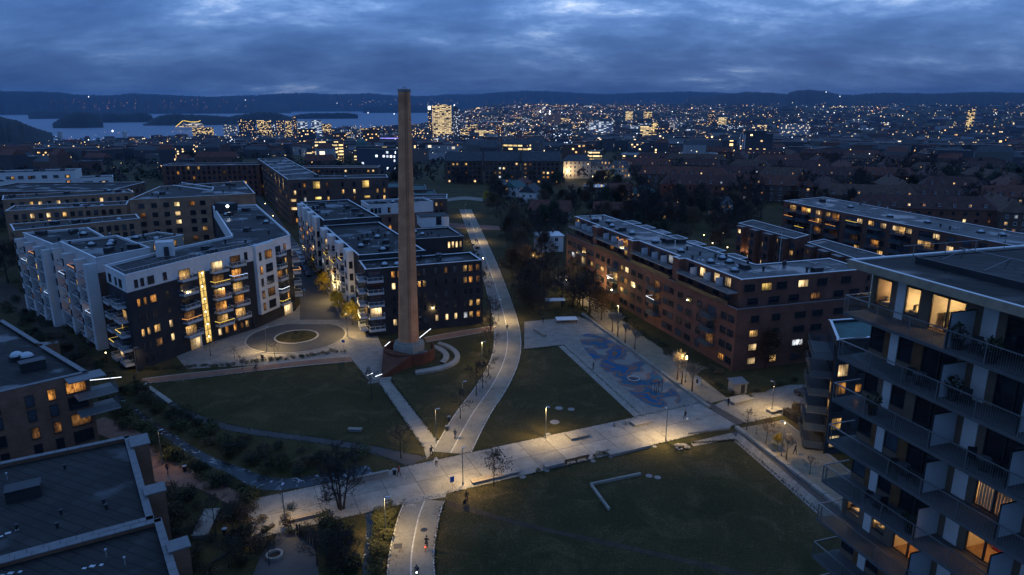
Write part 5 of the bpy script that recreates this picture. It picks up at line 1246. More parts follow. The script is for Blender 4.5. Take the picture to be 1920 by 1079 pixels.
# potted plants and furniture on the balconies
def leafball(mb, c, r, n, size, rr, mi=0, squash=1.0):
    for _ in range(n):
        while True:
            x, y, z = (rr.uniform(-1, 1) for _ in range(3))
            d = x * x + y * y + z * z
            if .15 < d < 1: break
        f = rr.uniform(.65, 1.0) / math.sqrt(d); x, y, z = x * f, y * f, z * f
        a = Vector((rr.uniform(-1, 1), rr.uniform(-1, 1), rr.uniform(-1, 1))).normalized(); b = a.orthogonal().normalized(); s = size * rr.uniform(.6, 1.3)
        p = Vector((c[0] + x * r, c[1] + y * r, c[2] + z * r * squash))
        mb.poly([p - a * s - b * s * .45, p + a * s * .2 - b * s * .6, p + a * s, p - a * s * .1 + b * s * .6], mi)
for i, (s, o, k) in enumerate(((7.1, 1.4, 0), (7.2, 1.2, 1), (2.4, 1.5, 2), (6.2, 1.5, 4), (9.2, 1.6, 0))):
    x, y, z = J3(s, o, SL[k]); q = MB(); q.lathe([(.001, 0), (.22, 0), (.3, .5), (.26, .5), (.24, .42), (.001, .42)], 12)
    rt = root('potted_plant', ['potted shrub on the top balcony beside the frosted screen', 'potted shrub one floor under the top balcony beside the screen', 'small potted plant on a middle balcony of the tower', 'potted plant on a lower balcony by the divider', 'second potted shrub on the top balcony, nearer the edge'][i], 'plant', (x, y, z), world=False)
    part('pot', q, 'metal_dark', rt); q = MB(); leafball(q, (0, 0, .95), .5, 90, .12, random.Random(i)); q.tube([(0, 0, .4), (0, 0, .9)], .03, 5, 1); part('foliage', q, ['leaf_dark', 'bark'], rt)
def chair_mesh(rt):
    q = MB(); q.box(0, 0, .44, .46, .46, .04); part('seat', q, 'metal_dark', rt)
    q = MB(); q.box(0, .22, .7, .46, .03, .5); part('backrest', q, 'metal_dark', rt)
    for a in (-.2, .2):
        for b in (-.2, .2): q = MB(); q.box(a, b, .21, .03, .03, .42); part('leg', q, 'metal_dark', rt)
ch = root('garden_chair', 'dark chair on the top balcony', 'chair', group='balcony chairs on the tower', world=False); chair_mesh(ch)
for s, o, k, rz, lb_ in ((8.0, 1.2, 0, .4, 'dark garden chair on the top balcony beside the potted shrubs'), (8.8, .9, 0, 1.9, 'second dark garden chair on the top balcony, farther from the potted shrub'), (5.6, 1.3, 3, 2.4, 'dark garden chair on the fourth balcony down in front of black windows'), (7.9, 1.2, 1, .2, 'dark garden chair one floor below the top balcony')):
    put(ch, J3(s, o, SL[k]), ja + rz, 1.0, lb_)

tb = root('balcony_table', 'small round table', 'table', group='balcony tables on the tower', world=False); q = MB(); q.lathe([(.001, .70), (.36, .70), (.36, .73), (.001, .74)], 14); part('table_top', q, 'metal_grey', tb); q = MB(); q.tube([(0, 0, 0), (0, 0, .7)], .03, 6); q.lathe([(.22, 0), (.2, .03), (.001, .04)], 10); part('stand', q, 'metal_dark', tb)
for i, (s, o, k) in enumerate(((8.4, 1.1, 0), (5.0, 1.2, 1), (4.8, 1.1, 3), (9.6, 1.3, 2), (3.4, 1.2, 4))): put(tb, J3(s, o, SL[k]), 0, 1.0, 'small round balcony table on the ' + ['top', 'second', 'fourth', 'third', 'fifth'][i] + ' balcony from the top of the tower')
for i, (s, o, k, rz) in enumerate(((5.6, 1.3, 1, 2.2), (4.4, 1.2, 1, 4.0), (9.0, 1.3, 2, 1.0), (10.2, 1.2, 2, 4.4), (4.2, 1.2, 3, 4.1), (2.9, 1.3, 4, 3.9), (4.1, 1.2, 4, 1.2))): put(ch, J3(s, o, SL[k]), ja + rz, 1.0, ['right', 'left', 'left', 'right', 'left', 'left', 'right'][i] + ' dark chair beside the round table on the ' + ['second', 'second', 'third', 'third', 'fourth', 'fifth', 'fifth'][i] + ' balcony down')
# ================================================================== chimney with its base
CX, CY = -21.7, 138.0
rc_ = root('brick_chimney', 'tall tapering yellow brick factory chimney on a pale concrete base', 'chimney', (CX, CY, 0))
H0, H1 = 4.0, 54.6; lean = 1.05
q = MB(); prof = []; offs = []
for i in range(41):
    f = i / 40; z = H0 + (H1 - H0) * f; r = 2.12 + (1.13 - 2.12) * f
    if f > .975: r += .07
    prof.append((r, z)); offs.append((lean * f, 0))
prof += [(.82, H1), (.78, H1 - 1.5)]; offs += [(lean, 0)] * 2
q.lathe(prof, 40, 0, CX, CY, off=offs); part('shaft', q, 'brick_chimney', rc_, smooth=True)
for i in range(22):
    f = (i + .6) / 22; z = H0 + (H1 - H0) * f; r = 2.12 + (1.13 - 2.12) * f + .012
    q = MB(); q.lathe([(r, z - .07), (r + .03, z - .05), (r + .03, z + .05), (r, z + .07)], 40, 0, CX + lean * f, CY); part('hoop', q, 'brick_chimney', rc_, smooth=True)
q = MB(); q.lathe([(1.2, H1 - .5), (1.24, H1 - .45), (1.24, H1 + .05), (.8, H1 + .1)], 40, 0, CX + lean, CY); part('crown_ring', q, 'concrete_dark', rc_)
q = MB(); q.tube([(CX + lean - .5, CY, H1), (CX + lean, CY, H1 + .55), (CX + lean + .5, CY, H1)], .05, 5); part('lightning_rod', q, 'metal_dark', rc_)
oct_ = [(CX + 3.35 * math.cos(R(22.5 + 45 * i)), CY + 3.35 * math.sin(R(22.5 + 45 * i))) for i in range(8)]
q = MB(); q.prism(oct_, 0, 3.2); q.prism([(CX + (p[0] - CX) * .95, CY + (p[1] - CY) * .95) for p in oct_], 3.2, 3.6); q.prism([(CX + (p[0] - CX) * .80, CY + (p[1] - CY) * .80) for p in oct_], 3.6, 4.0); part('pedestal', q, 'concrete', rc_)
rw = root('rust_steel_wall', 'rusty steel ring wall with a pointed prow around the chimney base', 'wall', (CX, CY, 0))
q = MB(); q.lathe([(5.35, 0), (5.35, 2.5), (5.15, 2.5), (5.15, .05)], 48, 0, CX, CY, R(75), R(395)); part('ring', q, 'corten', rw)
p1 = P(714, 712); p2 = (CX + 5.3 * math.cos(R(285)), CY + 5.3 * math.sin(R(285))); p3 = (CX + 5.3 * math.cos(R(188)), CY + 5.3 * math.sin(R(188)))
q = MB(); n = len(q.v); q.v += [(p1[0], p1[1], 0), (p2[0], p2[1], 0), (p3[0], p3[1], 0), (p1[0], p1[1], .35), (p2[0], p2[1], 2.5), (p3[0], p3[1], 2.5)]
for f in ((0, 1, 4, 3), (2, 0, 3, 5), (3, 4, 5), (1, 2, 5, 4)): q.f.append(f); q.m.append(0)
part('prow', q, 'corten', rw)
q = MB(); q.lathe([(5.12, .06), (3.4, .06)], 32, 0, CX, CY); part('floor', q, 'concrete_dark', rw)
def handrail(a, b, z0, z1, label, led='led_white', posts=4):
    rt = root('light_rail', label, 'handrail', (a[0], a[1], z0))
    for i in range(posts):
        f = i / (posts - 1); x, y, z = a[0] + (b[0] - a[0]) * f, a[1] + (b[1] - a[1]) * f, z0 + (z1 - z0) * f; q = MB(); q.tube([(x, y, z), (x, y, z + .92)], .025, 5); part('post', q, 'metal_grey', rt)
    q = MB(); q.tube([(a[0], a[1], z0 + .95), (b[0], b[1], z1 + .95)], .055, 6); part('lit_rail', q, led, rt)
handrail(P(689, 713), P(700, 711), .0, .3, 'short glowing white handrail at the chimney steps, left one')
handrail(P(704, 715), P(717, 713), .0, .3, 'short glowing white handrail at the chimney steps, right one')
handrail(P(787, 641), P(808, 631), .0, .9, 'glowing white handrail on the ramp right of the chimney')
handrail((CX - 4.9, CY - 1.0), (CX - 4.3, CY + 1.8), 2.0, 2.0, 'short glowing white handrail on the rim of the rusty wall')
handrail(P(170, 722), P(229, 716), 0, 0, 'long glowing white handrail on the footbridge at the left', posts=7)
st = root('steps', 'pale concrete steps below the glowing handrails', 'stairs', P3(707, 716))
for i in range(4):
    q = MB(); a, b = v2(P(690 + i, 719 - i * 1.6)), v2(P(731 + i, 716 - i * 1.6)); m_ = (a + b) / 2; q.box(m_.x, m_.y, .04 + .05 * i, (b - a).length, .5, .08 + .1 * i, math.atan2((b - a).y, (b - a).x)); part('step', q, 'concrete', st)
for nm_, o1, i1, hh, lb_ in (('curved_bench', [(824, 644), (846, 651), (861, 663), (864, 675), (852, 688), (822, 698), (779, 704)], [(820, 648), (841, 655), (852, 665), (854, 675), (843, 684), (816, 692), (779, 698)], .45, 'outer curved concrete bench on the lawn right of the chimney'), ('curved_bench', [(815, 649), (832, 655), (842, 665), (843, 673), (834, 683)], [(810, 653), (823, 659), (831, 667), (831, 674), (824, 681)], .3, 'inner curved concrete bench on the lawn right of the chimney')):
    q = MB(); ribbon(q, chaikin(PP(o1), 2), chaikin(PP(i1), 2), hh, hh, k=30); solo(nm_, q, 'concrete', lb_, 'bench')

# ================================================================== street lamps
def spot(parent, h, power, colr=(1, .71, .31), size=R(156), blend=.9, loc=None):
    ld = bpy.data.lights.new('lamp_light', 'SPOT'); ld.energy = power * 2.4; ld.color = colr; ld.spot_size = size; ld.spot_blend = blend; ld.shadow_soft_size = .12
    o = bpy.data.objects.new('lamp_light', ld); col.objects.link(o); o.parent = parent; o.location = loc or (.42, 0, h - .12); return o
def make_lamp(h, power):
    rt = root('street_lamp', 'lamp', 'lamp', group='park lamps', world=False)
    q = MB(); q.lathe([(.11, 0), (.11, .6), (.07, .62), (.05, h - .05), (.001, h)], 10); part('post', q, 'metal_grey', rt)
    q = MB(); q.box(.22, 0, h - .03, .55, .06, .05); part('arm', q, 'metal_grey', rt)
    q = MB(); q.box(.45, 0, h, .55, .24, .08); hd = part('lamp_head', q, 'metal_pale', rt)
    q = MB(); q.box(.45, 0, h - .046, .42, .18, .012); part('lamp_glass', q, 'lamp_warm', hd)
    if power < 0:   # all-round light added at the cut-off head to brighten crowns and walls
        ld = bpy.data.lights.new('lamp_light', 'POINT'); ld.energy = -power; ld.color = (1, .71, .29); ld.shadow_soft_size = .15; o = bpy.data.objects.new('lamp_light', ld); col.objects.link(o); o.parent = rt; o.location = (.45, 0, h - .3)
    elif power: spot(rt, h, power)
    return rt
LAMPS = [((818, 828), 1050, .3, 'lamp at the foot of the diagonal path'), ((1023, 822), 1350, -.8, 'lamp on the lawn edge behind the concrete platform'), ((868, 910), 1250, 1.2, 'lamp beside the small blue sign'), ((1248, 828), 1500, 1.9, 'lamp at the corner of the playground plaza'), ((535, 985), 480, 1.6, 'lamp beside the bare multi-stemmed tree'), ((724, 1008), 1150, .2, 'lamp leaning out over the lower cycle path'), ((1447, 772), 1300, 2.6, 'lamp near the parked car by the forecourt'), ((501, 660), 1500, 1.0, 'lamp on the rim of the turning circle'), ((258, 702), 160, .2, 'lamp at the dark corner of the courtyard block'), ((812, 617), -420, -1.2, 'lamp in front of the black block right of the chimney'), ((935, 603), 1500, .1, 'lamp where the brick footpath meets the cycle path'), ((904, 690), -1100, 0, 'lamp among bare trees on the bend of the cycle path'), ((652, 632), -2600, 2.2, 'lamp beside the blue street sign'), ((626, 566), -2600, 2.6, 'lamp between yellow street trees'), ((1158, 615), -1000, -2.2, 'lamp in the upper tree row by the low wall'), ((1285, 718), -1100, -2.4, 'lamp in the middle tree row by the low wall'), ((1465, 855), -800, 2.4, 'lamp in the lower tree row on the gravel'), ((906, 515), -1300, .2, 'lamp along the upper cycle path near the black block'), ((893, 455), 1300, .2, 'lamp along the upper cycle path near the shed'), ((872, 405), 1500, .2, 'lamp at the far start of the cycle path'), ((575, 487), 520, .2, 'lamp by the parked cars'), ((1000, 512), -2400, 1.5, 'lamp among the trees left of the red block'), ((1110, 560), -1700, 2.4, 'lamp under the trees at the red block lawn'), ((925, 655), 600, .2, 'lamp beside the curved bench on the path edge'), ((868, 772), 260, .4, 'lamp halfway along the bend above the bins'), ((880, 432), 600, .2, 'lamp across from the shed on the upper path'), ((305, 872), 150, .6, 'lamp beside the lower left brick walk')]
for (px, py), pw, rz, lb_ in LAMPS:
    h = 5.6; rt = make_lamp(h, pw); rt.location = P3(px, py); rt.rotation_euler = (0, 0, rz); rt['label'] = 'slim grey street ' + lb_
def globe(p, h, power, label, r=.22, mat='lamp_glow', colr=(1, .72, .36)):
    rt = root('globe_lamp', label, 'lamp', p, group='globe lamps', world=False)
    q = MB(); q.tube([(0, 0, 0), (0, 0, h - r)], .05, 6); part('post', q, 'metal_dark', rt)
    q = MB(); q.lathe([(.001, h - r), (r * .7, h - r * .7), (r, h), (r * .7, h + r * .7), (.001, h + r)], 12); part('globe', q, mat, rt, smooth=True)
    if power:
        ld = bpy.data.lights.new('lamp_light', 'POINT'); ld.energy = power; ld.color = colr; ld.shadow_soft_size = r + .05; o = bpy.data.objects.new('lamp_light', ld); col.objects.link(o); o.parent = rt; o.location = (0, 0, h + r + .06 + .05)
    return rt
for i, (px, py) in enumerate(((1336, 456), (1364, 464), (1395, 475), (1434, 489), (1466, 500), (1320, 441), (1357, 437))):
    x, y = P(px, py, 3.4); globe((x, y, 0), 3.4, 140, ['first', 'second', 'third', 'fourth', 'fifth', 'sixth', 'seventh'][i] + ' white globe lamp in the courtyard behind the red block, counted from the park')
for i, (px, py, z, pw) in enumerate(((1147, 544, 5, 420), (1062, 525, 4.5, 600))): x, y = P(px, py, z); globe((x, y, 0), z, pw, ['yellow globe lamp in the hedge against the red block facade', 'yellow globe lamp among bare trees at the end of the red block'][i], mat='lamp_warm', colr=(1, .85, .3))
x, y = P(197, 655, 2); globe((x, y, 0), 1.2, 25, 'low garden lamp at the foot of the white balconies', r=.16)
x, y = P(3, 391, 5); globe((x, y, 0), 5, 240, 'street lamp globe at the left edge behind the tan slabs', r=.35)
for i, (px, py) in enumerate(((497, 382), (512, 405), (540, 440))): x, y = P(px, py, 5); globe((x, y, 0), 5, 300, ['far', 'middle', 'near'][i] + ' street globe lamp along the dark brick slab', colr=(1, .74, .3))

# ================================================================== park furniture
def oriented(px, py, sx, sy, sz, rz, name, label, mat, cat, legs=True, top='wood_pale'):
    x, y = P(px, py); rt = root(name, label, cat, (x, y, 0), world=False); rt.rotation_euler = (0, 0, rz)
    q = MB(); q.box(0, 0, sz / 2, sx - .25, sy - .25, sz - .02); part('base', q, 'concrete_dark', rt)
    n = max(2, int(sy / .42)); 
    if mat == 'wood':
        for i in range(n): q = MB(); w_ = sy / n; q.box(0, -sy / 2 + w_ * (i + .5), sz + .03, sx, w_ - .05, .07); part('plank', q, 'wood_pale', rt)
    else: q = MB(); q.box(0, 0, sz + .04, sx, sy, .1); part('top', q, mat, rt)
    return rt
pa = math.atan2(TU.y, TU.x)
oriented(1082, 819, 3.4, 2.3, .42, pa, 'seating_platform', 'square concrete seating platform on the promenade edge beside the lamp', 'concrete', 'platform')
oriented(1200, 795, 3.2, 1.7, .38, pa, 'seating_platform', 'low concrete seating platform at the tip of the triangular lawn', 'concrete', 'platform')
oriented(1386, 752, 4.6, 2.4, .4, pa + .05, 'seating_platform', 'long white seating platform by the gravel walk', 'concrete', 'platform')
oriented(1452, 772, 2.6, 1.6, .4, pa, 'seating_platform', 'small seating block in front of the clipped hedge', 'concrete', 'platform')
oriented(1180, 846, 7.6, 1.3, .42, pa, 'bench', 'long low bench on the promenade edge above the dark lawn', 'concrete', 'bench')
oriented(1038, 874, 3.2, 1.2, .42, pa, 'bench', 'backless bench with pale top left of the slatted bench', 'concrete', 'bench')
oriented(917, 900, 5.4, 1.2, .42, pa, 'bench', 'long timber bench behind the leafy tree', 'wood', 'bench')
oriented(958, 890, 2.6, 1.1, .4, pa, 'bench', 'short concrete bench right of the timber bench', 'concrete', 'bench')
oriented(1012, 625, 5.6, .9, .4, R(-64), 'bench', 'long pale bench on the plaza beside the cycle path', 'concrete', 'bench')
oriented(666, 809, 2.3, .8, .42, R(-3), 'bench', 'lone bench on the big lawn', 'concrete', 'bench')
oriented(578, 972, 5.2, .9, .5, pa, 'bench', 'timber bench on the lower promenade edge by the bare tree', 'wood', 'bench')
oriented(387, 985, 1.9, 6.0, .45, R(8), 'stone_slab', 'tall pale stone slab lying in the shrubbery at lower left', 'concrete', 'slab')
oriented(690, 902, 6.2, .5, .9, pa, 'parapet', 'low concrete bridge parapet on the brook side of the promenade', 'concrete', 'wall')
rt = root('bench', 'slatted bench with backrest facing the promenade', 'bench', P3(1080, 866), world=False); rt.rotation_euler = (0, 0, pa)
for i in range(3): q = MB(); q.box(0, -.18 + .18 * i, .46, 4.2, .14, .05); part('seat_slat', q, 'wood', rt)
for i in range(2): q = MB(); q.box(0, -.34, .66 + .2 * i, 4.2, .05, .14); part('back_slat', q, 'wood', rt)
for sx in (-1.8, 0, 1.8): q = MB(); q.box(sx, 0, .22, .08, .5, .44); q.box(sx, -.37, .6, .06, .05, .76); part('leg', q, 'metal_dark', rt)
# L-shaped kerb on the lawn
rt = root('lawn_kerb', 'pale L-shaped concrete kerb lying on the dark lawn', 'kerb', P3(1110, 910))
for a, b in (((1107, 911), (1201, 891)), ((1109, 913), (1142, 958))):
    p, q_ = v2(P(*a)), v2(P(*b)); d = q_ - p; m_ = (p + q_) / 2; q = MB(); q.box(m_.x, m_.y, .2 + .002 * a[0] / 1000, d.length, .32, .36, math.atan2(d.y, d.x)); part('kerb_length', q, 'concrete', rt)
for i, (px, py, r) in enumerate(((1217, 893, .5), (1233, 896, .5), (1048, 766, .7), (1071, 768, .6), (1040, 792, .8), (1028, 815, .4), (980, 895, .45), (1025, 883, .4), (1112, 865, .4), (1227, 838, .35), (1145, 857, .35))):
    q = MB(); x, y = P(px, py); q.lathe([(r, .0), (r, .06), (.001, .07)], 14, 0, x, y); solo('well_cover', q, 'concrete_dark', ['left of two round covers beside the L-shaped kerb', 'right of two round covers beside the L-shaped kerb', 'left of two flat covers on the triangular lawn', 'right of two flat covers on the triangular lawn', 'largest flat cover on the triangular lawn behind the lamp', 'small flat cover beside the lamp on the triangular lawn', 'small slab right of the short concrete bench', 'small slab left of the backless bench', 'small slab at the end of the slatted bench', 'small slab right of the long low bench', 'small slab between the shrubs and the long bench'][i], 'cover')
# low wall of blocks along the gravel walk
def blockwall(name, label, a, b, n, h=.45, w_=.7, gap=.12):
    p, q_ = v2(P(*a)), v2(P(*b)); d = (q_ - p) / n; rt = root(name, label, 'wall', (p.x, p.y, 0))
    for i in range(n):
        m_ = p + d * (i + .5); q = MB(); q.box(m_.x, m_.y, h / 2, d.length - gap, w_, h + .02 * (i % 2), math.atan2(d.y, d.x)); part('block', q, 'concrete', rt)
blockwall('block_wall', 'low wall of pale concrete blocks between the playground and the gravel walk', (1092, 590), (1330, 766), 17)
blockwall('block_wall', 'low wall of pale concrete blocks between the lawn and the tree-planted gravel', (1380, 803), (1600, 972), 10)
q = MB(); ribbon(q, PP([(1472, 790), (1560, 858), (1640, 920)]), PP([(1469, 792), (1557, 861), (1637, 924)]), .15, .15, k=8); struct('kerb', q, 'concrete')
# wedge step beside the promenade
q = MB(); a, b, c_ = P(1290, 816), P(1372, 797), P(1368, 806); q.prism([a, c_, b], .02, .35); solo('ramp_wedge', q, 'concrete_dark', 'dark wedge-shaped step at the right end of the promenade', 'step')
# playground bits
x, y = P(1188, 713); q = MB()
for i in range(24):
    a = 2 * math.pi * i / 24; a2 = 2 * math.pi * (i + 1) / 24; q.tube([(x + 1.15 * math.cos(a), y + 1.15 * math.sin(a), .35), (x + 1.15 * math.cos(a2), y + 1.15 * math.sin(a2), .35)], .09, 6, cap=False)
rt = root('spinning_ring', 'tilted pale ring of a playground carousel on the blue surface', 'carousel', (x, y, 0)); part('ring', q, 'metal_pale', rt); q = MB(); q.tube([(x, y, 0), (x, y, .3)], .1, 8); q.tube([(x - 1.1, y, .33), (x + 1.1, y, .33)], .04, 5); part('hub', q, 'metal_dark', rt)
rt = root('climbing_frame', 'thin climbing poles standing on the blue rubber surface', 'climbing frame', P3(1228, 735))
for i, (px, py, h) in enumerate(((1220, 738, 2.2), (1227, 738, 2.0), (1234, 736, 2.2), (1241, 735, 2.6), (1230, 742, 1.8))): x, y = P(px, py); q = MB(); q.tube([(x, y, 0), (x, y, h)], .05, 6); part('pole', q, 'metal_dark', rt)
a, b = P3(1220, 738, 0), P3(1241, 735, 0); q = MB(); q.tube([(a[0], a[1], 2.0), (b[0], b[1], 2.0)], .04, 6); part('crossbar', q, 'metal_dark', rt)
# heap of pale stones
rr = random.Random(5); rt = root('stone_heap', 'heap of pale stones at the promenade edge', 'stones', P3(1277, 840))
x0, y0 = P(1277, 840)
for i in range(34):
    a, r = rr.uniform(0, 6.28), rr.uniform(0, 1.15); s = rr.uniform(.16, .34); q = MB(); z = max(0, .42 - .3 * r)
    pts = [(rr.uniform(.7, 1.1) * s, z * 1 + zz) for zz in (0,)]
    q.lathe([(s * .6, 0), (s * rr.uniform(.9, 1.1), s * .35), (s * .6, s * .75), (.001, s * .85)], 6, 0, x0 + r * math.cos(a) * 1.25, y0 + r * math.sin(a) * .75, rr.uniform(0, 1))
    for j in range(len(q.v)): q.v[j] = (q.v[j][0], q.v[j][1], q.v[j][2] + z)
    part('stone', q, 'concrete', rt)
# shed, info board, pavilion, signs, bins, bollards
x, y = P(1382, 735); rt = root('garden_shed', 'small pale shed with pitched roof on the dark lawn', 'shed', (x, y, 0), world=False); rt.rotation_euler = (0, 0, .25)
q = MB(); q.box(0, 0, 1.0, 2.7, 2.0, 2.0); part('wall', q, 'concrete_dark', rt); q = MB()
q.v += [(-1.55, -1.2, 1.95), (1.55, -1.2, 1.95), (1.55, 1.2, 2.35), (-1.55, 1.2, 2.35), (-1.55, -1.2, 2.05), (1.55, -1.2, 2.05), (1.55, 1.2, 2.45), (-1.55, 1.2, 2.45)]
for f in ((3, 2, 1, 0), (4, 5, 6, 7), (0, 1, 5, 4), (1, 2, 6, 5), (2, 3, 7, 6), (3, 0, 4, 7)): q.f.append(f); q.m.append(0)
part('roof', q, 'coping_dark', rt); q = MB(); q.box(.5, -1.02, .9, .8, .05, 1.7); part('door', q, 'frame_dark', rt)
x, y = P(1308, 722); rt = root('utility_cabinet', 'white utility cabinet beside the gravel walk', 'cabinet', (x, y, 0), world=False); rt.rotation_euler = (0, 0, -.8); q = MB(); q.box(0, 0, .75, .9, .5, 1.5); part('body', q, 'white_render', rt); q = MB(); q.box(0, 0, 1.53, 1.0, .6, .06); part('lid', q, 'metal_grey', rt); q = MB(); q.box(0, -.255, .8, .5, .02, .8); part('notice', q, 'metal_dark', rt)
for i, (px, py, lb_) in enumerate(((1040, 580, 'flat-roofed open shelter at the head of the plaza'), (1062, 604, 'second low canopy table at the head of the plaza'))):
    x, y = P(px, py); rt = root('shelter', lb_, 'shelter', (x, y, 0), world=False); rt.rotation_euler = (0, 0, .1); h = 2.5 if i == 0 else .8
    q = MB(); q.box(0, 0, h + .1, 5.2, 2.6, .14); part('roof', q, 'coping', rt)
    for sx in (-2.3, 2.3):
        for sy in (-1.0, 1.0): q = MB(); q.box(sx, sy, h / 2, .1, .1, h); part('post', q, 'metal_dark', rt)
x, y = P(848, 917); rt = root('sign_post', 'small blue sign on a post beside the promenade lamp', 'sign', (x, y, 0), world=False); q = MB(); q.tube([(0, 0, 0), (0, 0, 1.2)], .04, 6); part('post', q, 'metal_grey', rt); q = MB(); q.box(0, 0, 1.45, .6, .05, .85, .5); part('panel', q, 'sign_blue', rt)
x, y = P(572, 558); rt = root('road_sign', 'round blue road sign on a post at the street corner', 'sign', (x, y, 0), world=False); q = MB(); q.tube([(0, 0, 0), (0, 0, 2.4)], .035, 6); part('post', q, 'metal_grey', rt); q = MB(); q.lathe([(.001, -.02), (.34, -.02), (.34, .02), (.001, .02)], 18); pn = part('disc', q, 'sign_blue', rt); pn.rotation_euler = (R(90), 0, .3); pn.location = (0, -.05, 2.2)
x, y = P(645, 660); rt = root('road_sign', 'square blue road sign on a tall post by the turning circle', 'sign', (x, y, 0), world=False); q = MB(); q.tube([(0, 0, 0), (0, 0, 2.7)], .035, 6); part('post', q, 'metal_grey', rt); q = MB(); q.box(0, -.05, 2.45, .6, .04, .6); part('panel', q, 'sign_blue', rt)
bn = root('litter_bin', 'bin', 'bin', group='litter bins in the park', world=False); q = MB(); q.lathe([(.001, 0), (.26, 0), (.3, .8), (.001, .8)], 12); part('body', q, 'metal_dark', bn); q = MB(); q.lathe([(.32, .8), (.32, .9), (.001, .95)], 12); part('lid', q, 'metal_grey', bn)
for px, py, lb_ in ((842, 790, 'litter bin with pale lid on the grass beside the cycle path'), (838, 808, 'small dark litter bin nearest the diagonal path corner'), (740, 890, 'litter bin beside the person in red'), (422, 1003, 'dark litter bin among bare trees at lower left'), (492, 672, 'litter bin by the turning circle lamp'), (347, 884, 'dark bin on the lower left brick walk'), (641, 592, 'dark bin under the yellow street trees')): put(bn, P3(px, py), 0, 1.0, lb_)
bo = root('seat_post', 'post', 'bollard', group='round posts on the promenade edge', world=False); q = MB(); q.lathe([(.22, 0), (.22, .75), (.16, .82), (.001, .84)], 12); part('post', q, 'metal_grey', bo); q = MB(); q.lathe([(.5, 0), (.5, .06), (.001, .065)], 16); part('foot_plate', q, 'concrete_dark', bo)
for px, py, lb_ in ((1152, 800, 'left of two short round posts on the promenade edge'), (1174, 797, 'right of two short round posts on the promenade edge')): put(bo, P3(px, py), 0, 1.0, lb_)
# stone fountain ring and timber posts at the lower left
x, y = P(515, 1044); rt = root('fountain_ring', 'round pale stone ring in the dark gravel yard', 'stone ring', (x, y, 0)); q = MB(); q.lathe([(1.0, 0), (1.0, .4), (.72, .4), (.72, .08)], 28, 0, x, y); part('rim', q, 'concrete', rt); q = MB(); q.lathe([(.72, .1), (.001, .1)], 20, 0, x, y); part('bowl', q, 'soil', rt)
for i in range(9):
    px, py = 558 + 5.2 * i, 990 + 3.6 * i; x, y = P(px, py + 14); q = MB(); q.tube([(x, y, 0), (x, y, 1.6 + .3 * math.sin(i * 2))], .11, 7); solo('timber_post', q, 'bark', ordw(i + 1) + ' dark timber post from the bench in the palisade below the promenade', 'post', 'timber palisade posts')
q = MB(); ribbon(q, PP([(492, 1000), (512, 985)]), PP([(494, 1003), (514, 988)]), .4, .4, k=4); solo('timber_edging', q, 'bark', 'dark timber edging around the gravel yard', 'edging')
for i, (a, b) in enumerate((((395, 1060), (515, 988)),)):
    q = MB(); p, q_ = P3(*a), P3(*b); q.tube([p[:2] + (.3,), q_[:2] + (.3,)], .14, 6); solo('log', q, 'bark', 'long dark log border beside the gravel yard', 'log')
# flagpole between the brick rows
# ladder on the chimney
q = MB()
for s_ in (-.2, .2): q.tube([(CX + s_ + .6, CY - 2.2, H0), (CX + s_ + .6 + lean * .9, CY - 1.25, H1)], .03, 4)
for i in range(150):
    f = i / 150; q.tube([(CX + .4 + lean * .9 * f, CY - 2.2 + .95 * f, H0 + (H1 - H0) * f), (CX + .8 + lean * .9 * f, CY - 2.2 + .95 * f, H0 + (H1 - H0) * f)], .018, 3)
part('ladder', q, 'metal_dark', rc_)
x, y = P(1513, 498); q = MB(); q.tube([(x, y, 0), (x, y, 13.5)], [.1, .05], 8); q.lathe([(.001, 13.5), (.12, 13.6), (.001, 13.75)], 8, 0, x, y); solo('flagpole', q, 'metal_pale', 'bare white flagpole between the low red brick rows', 'flagpole')
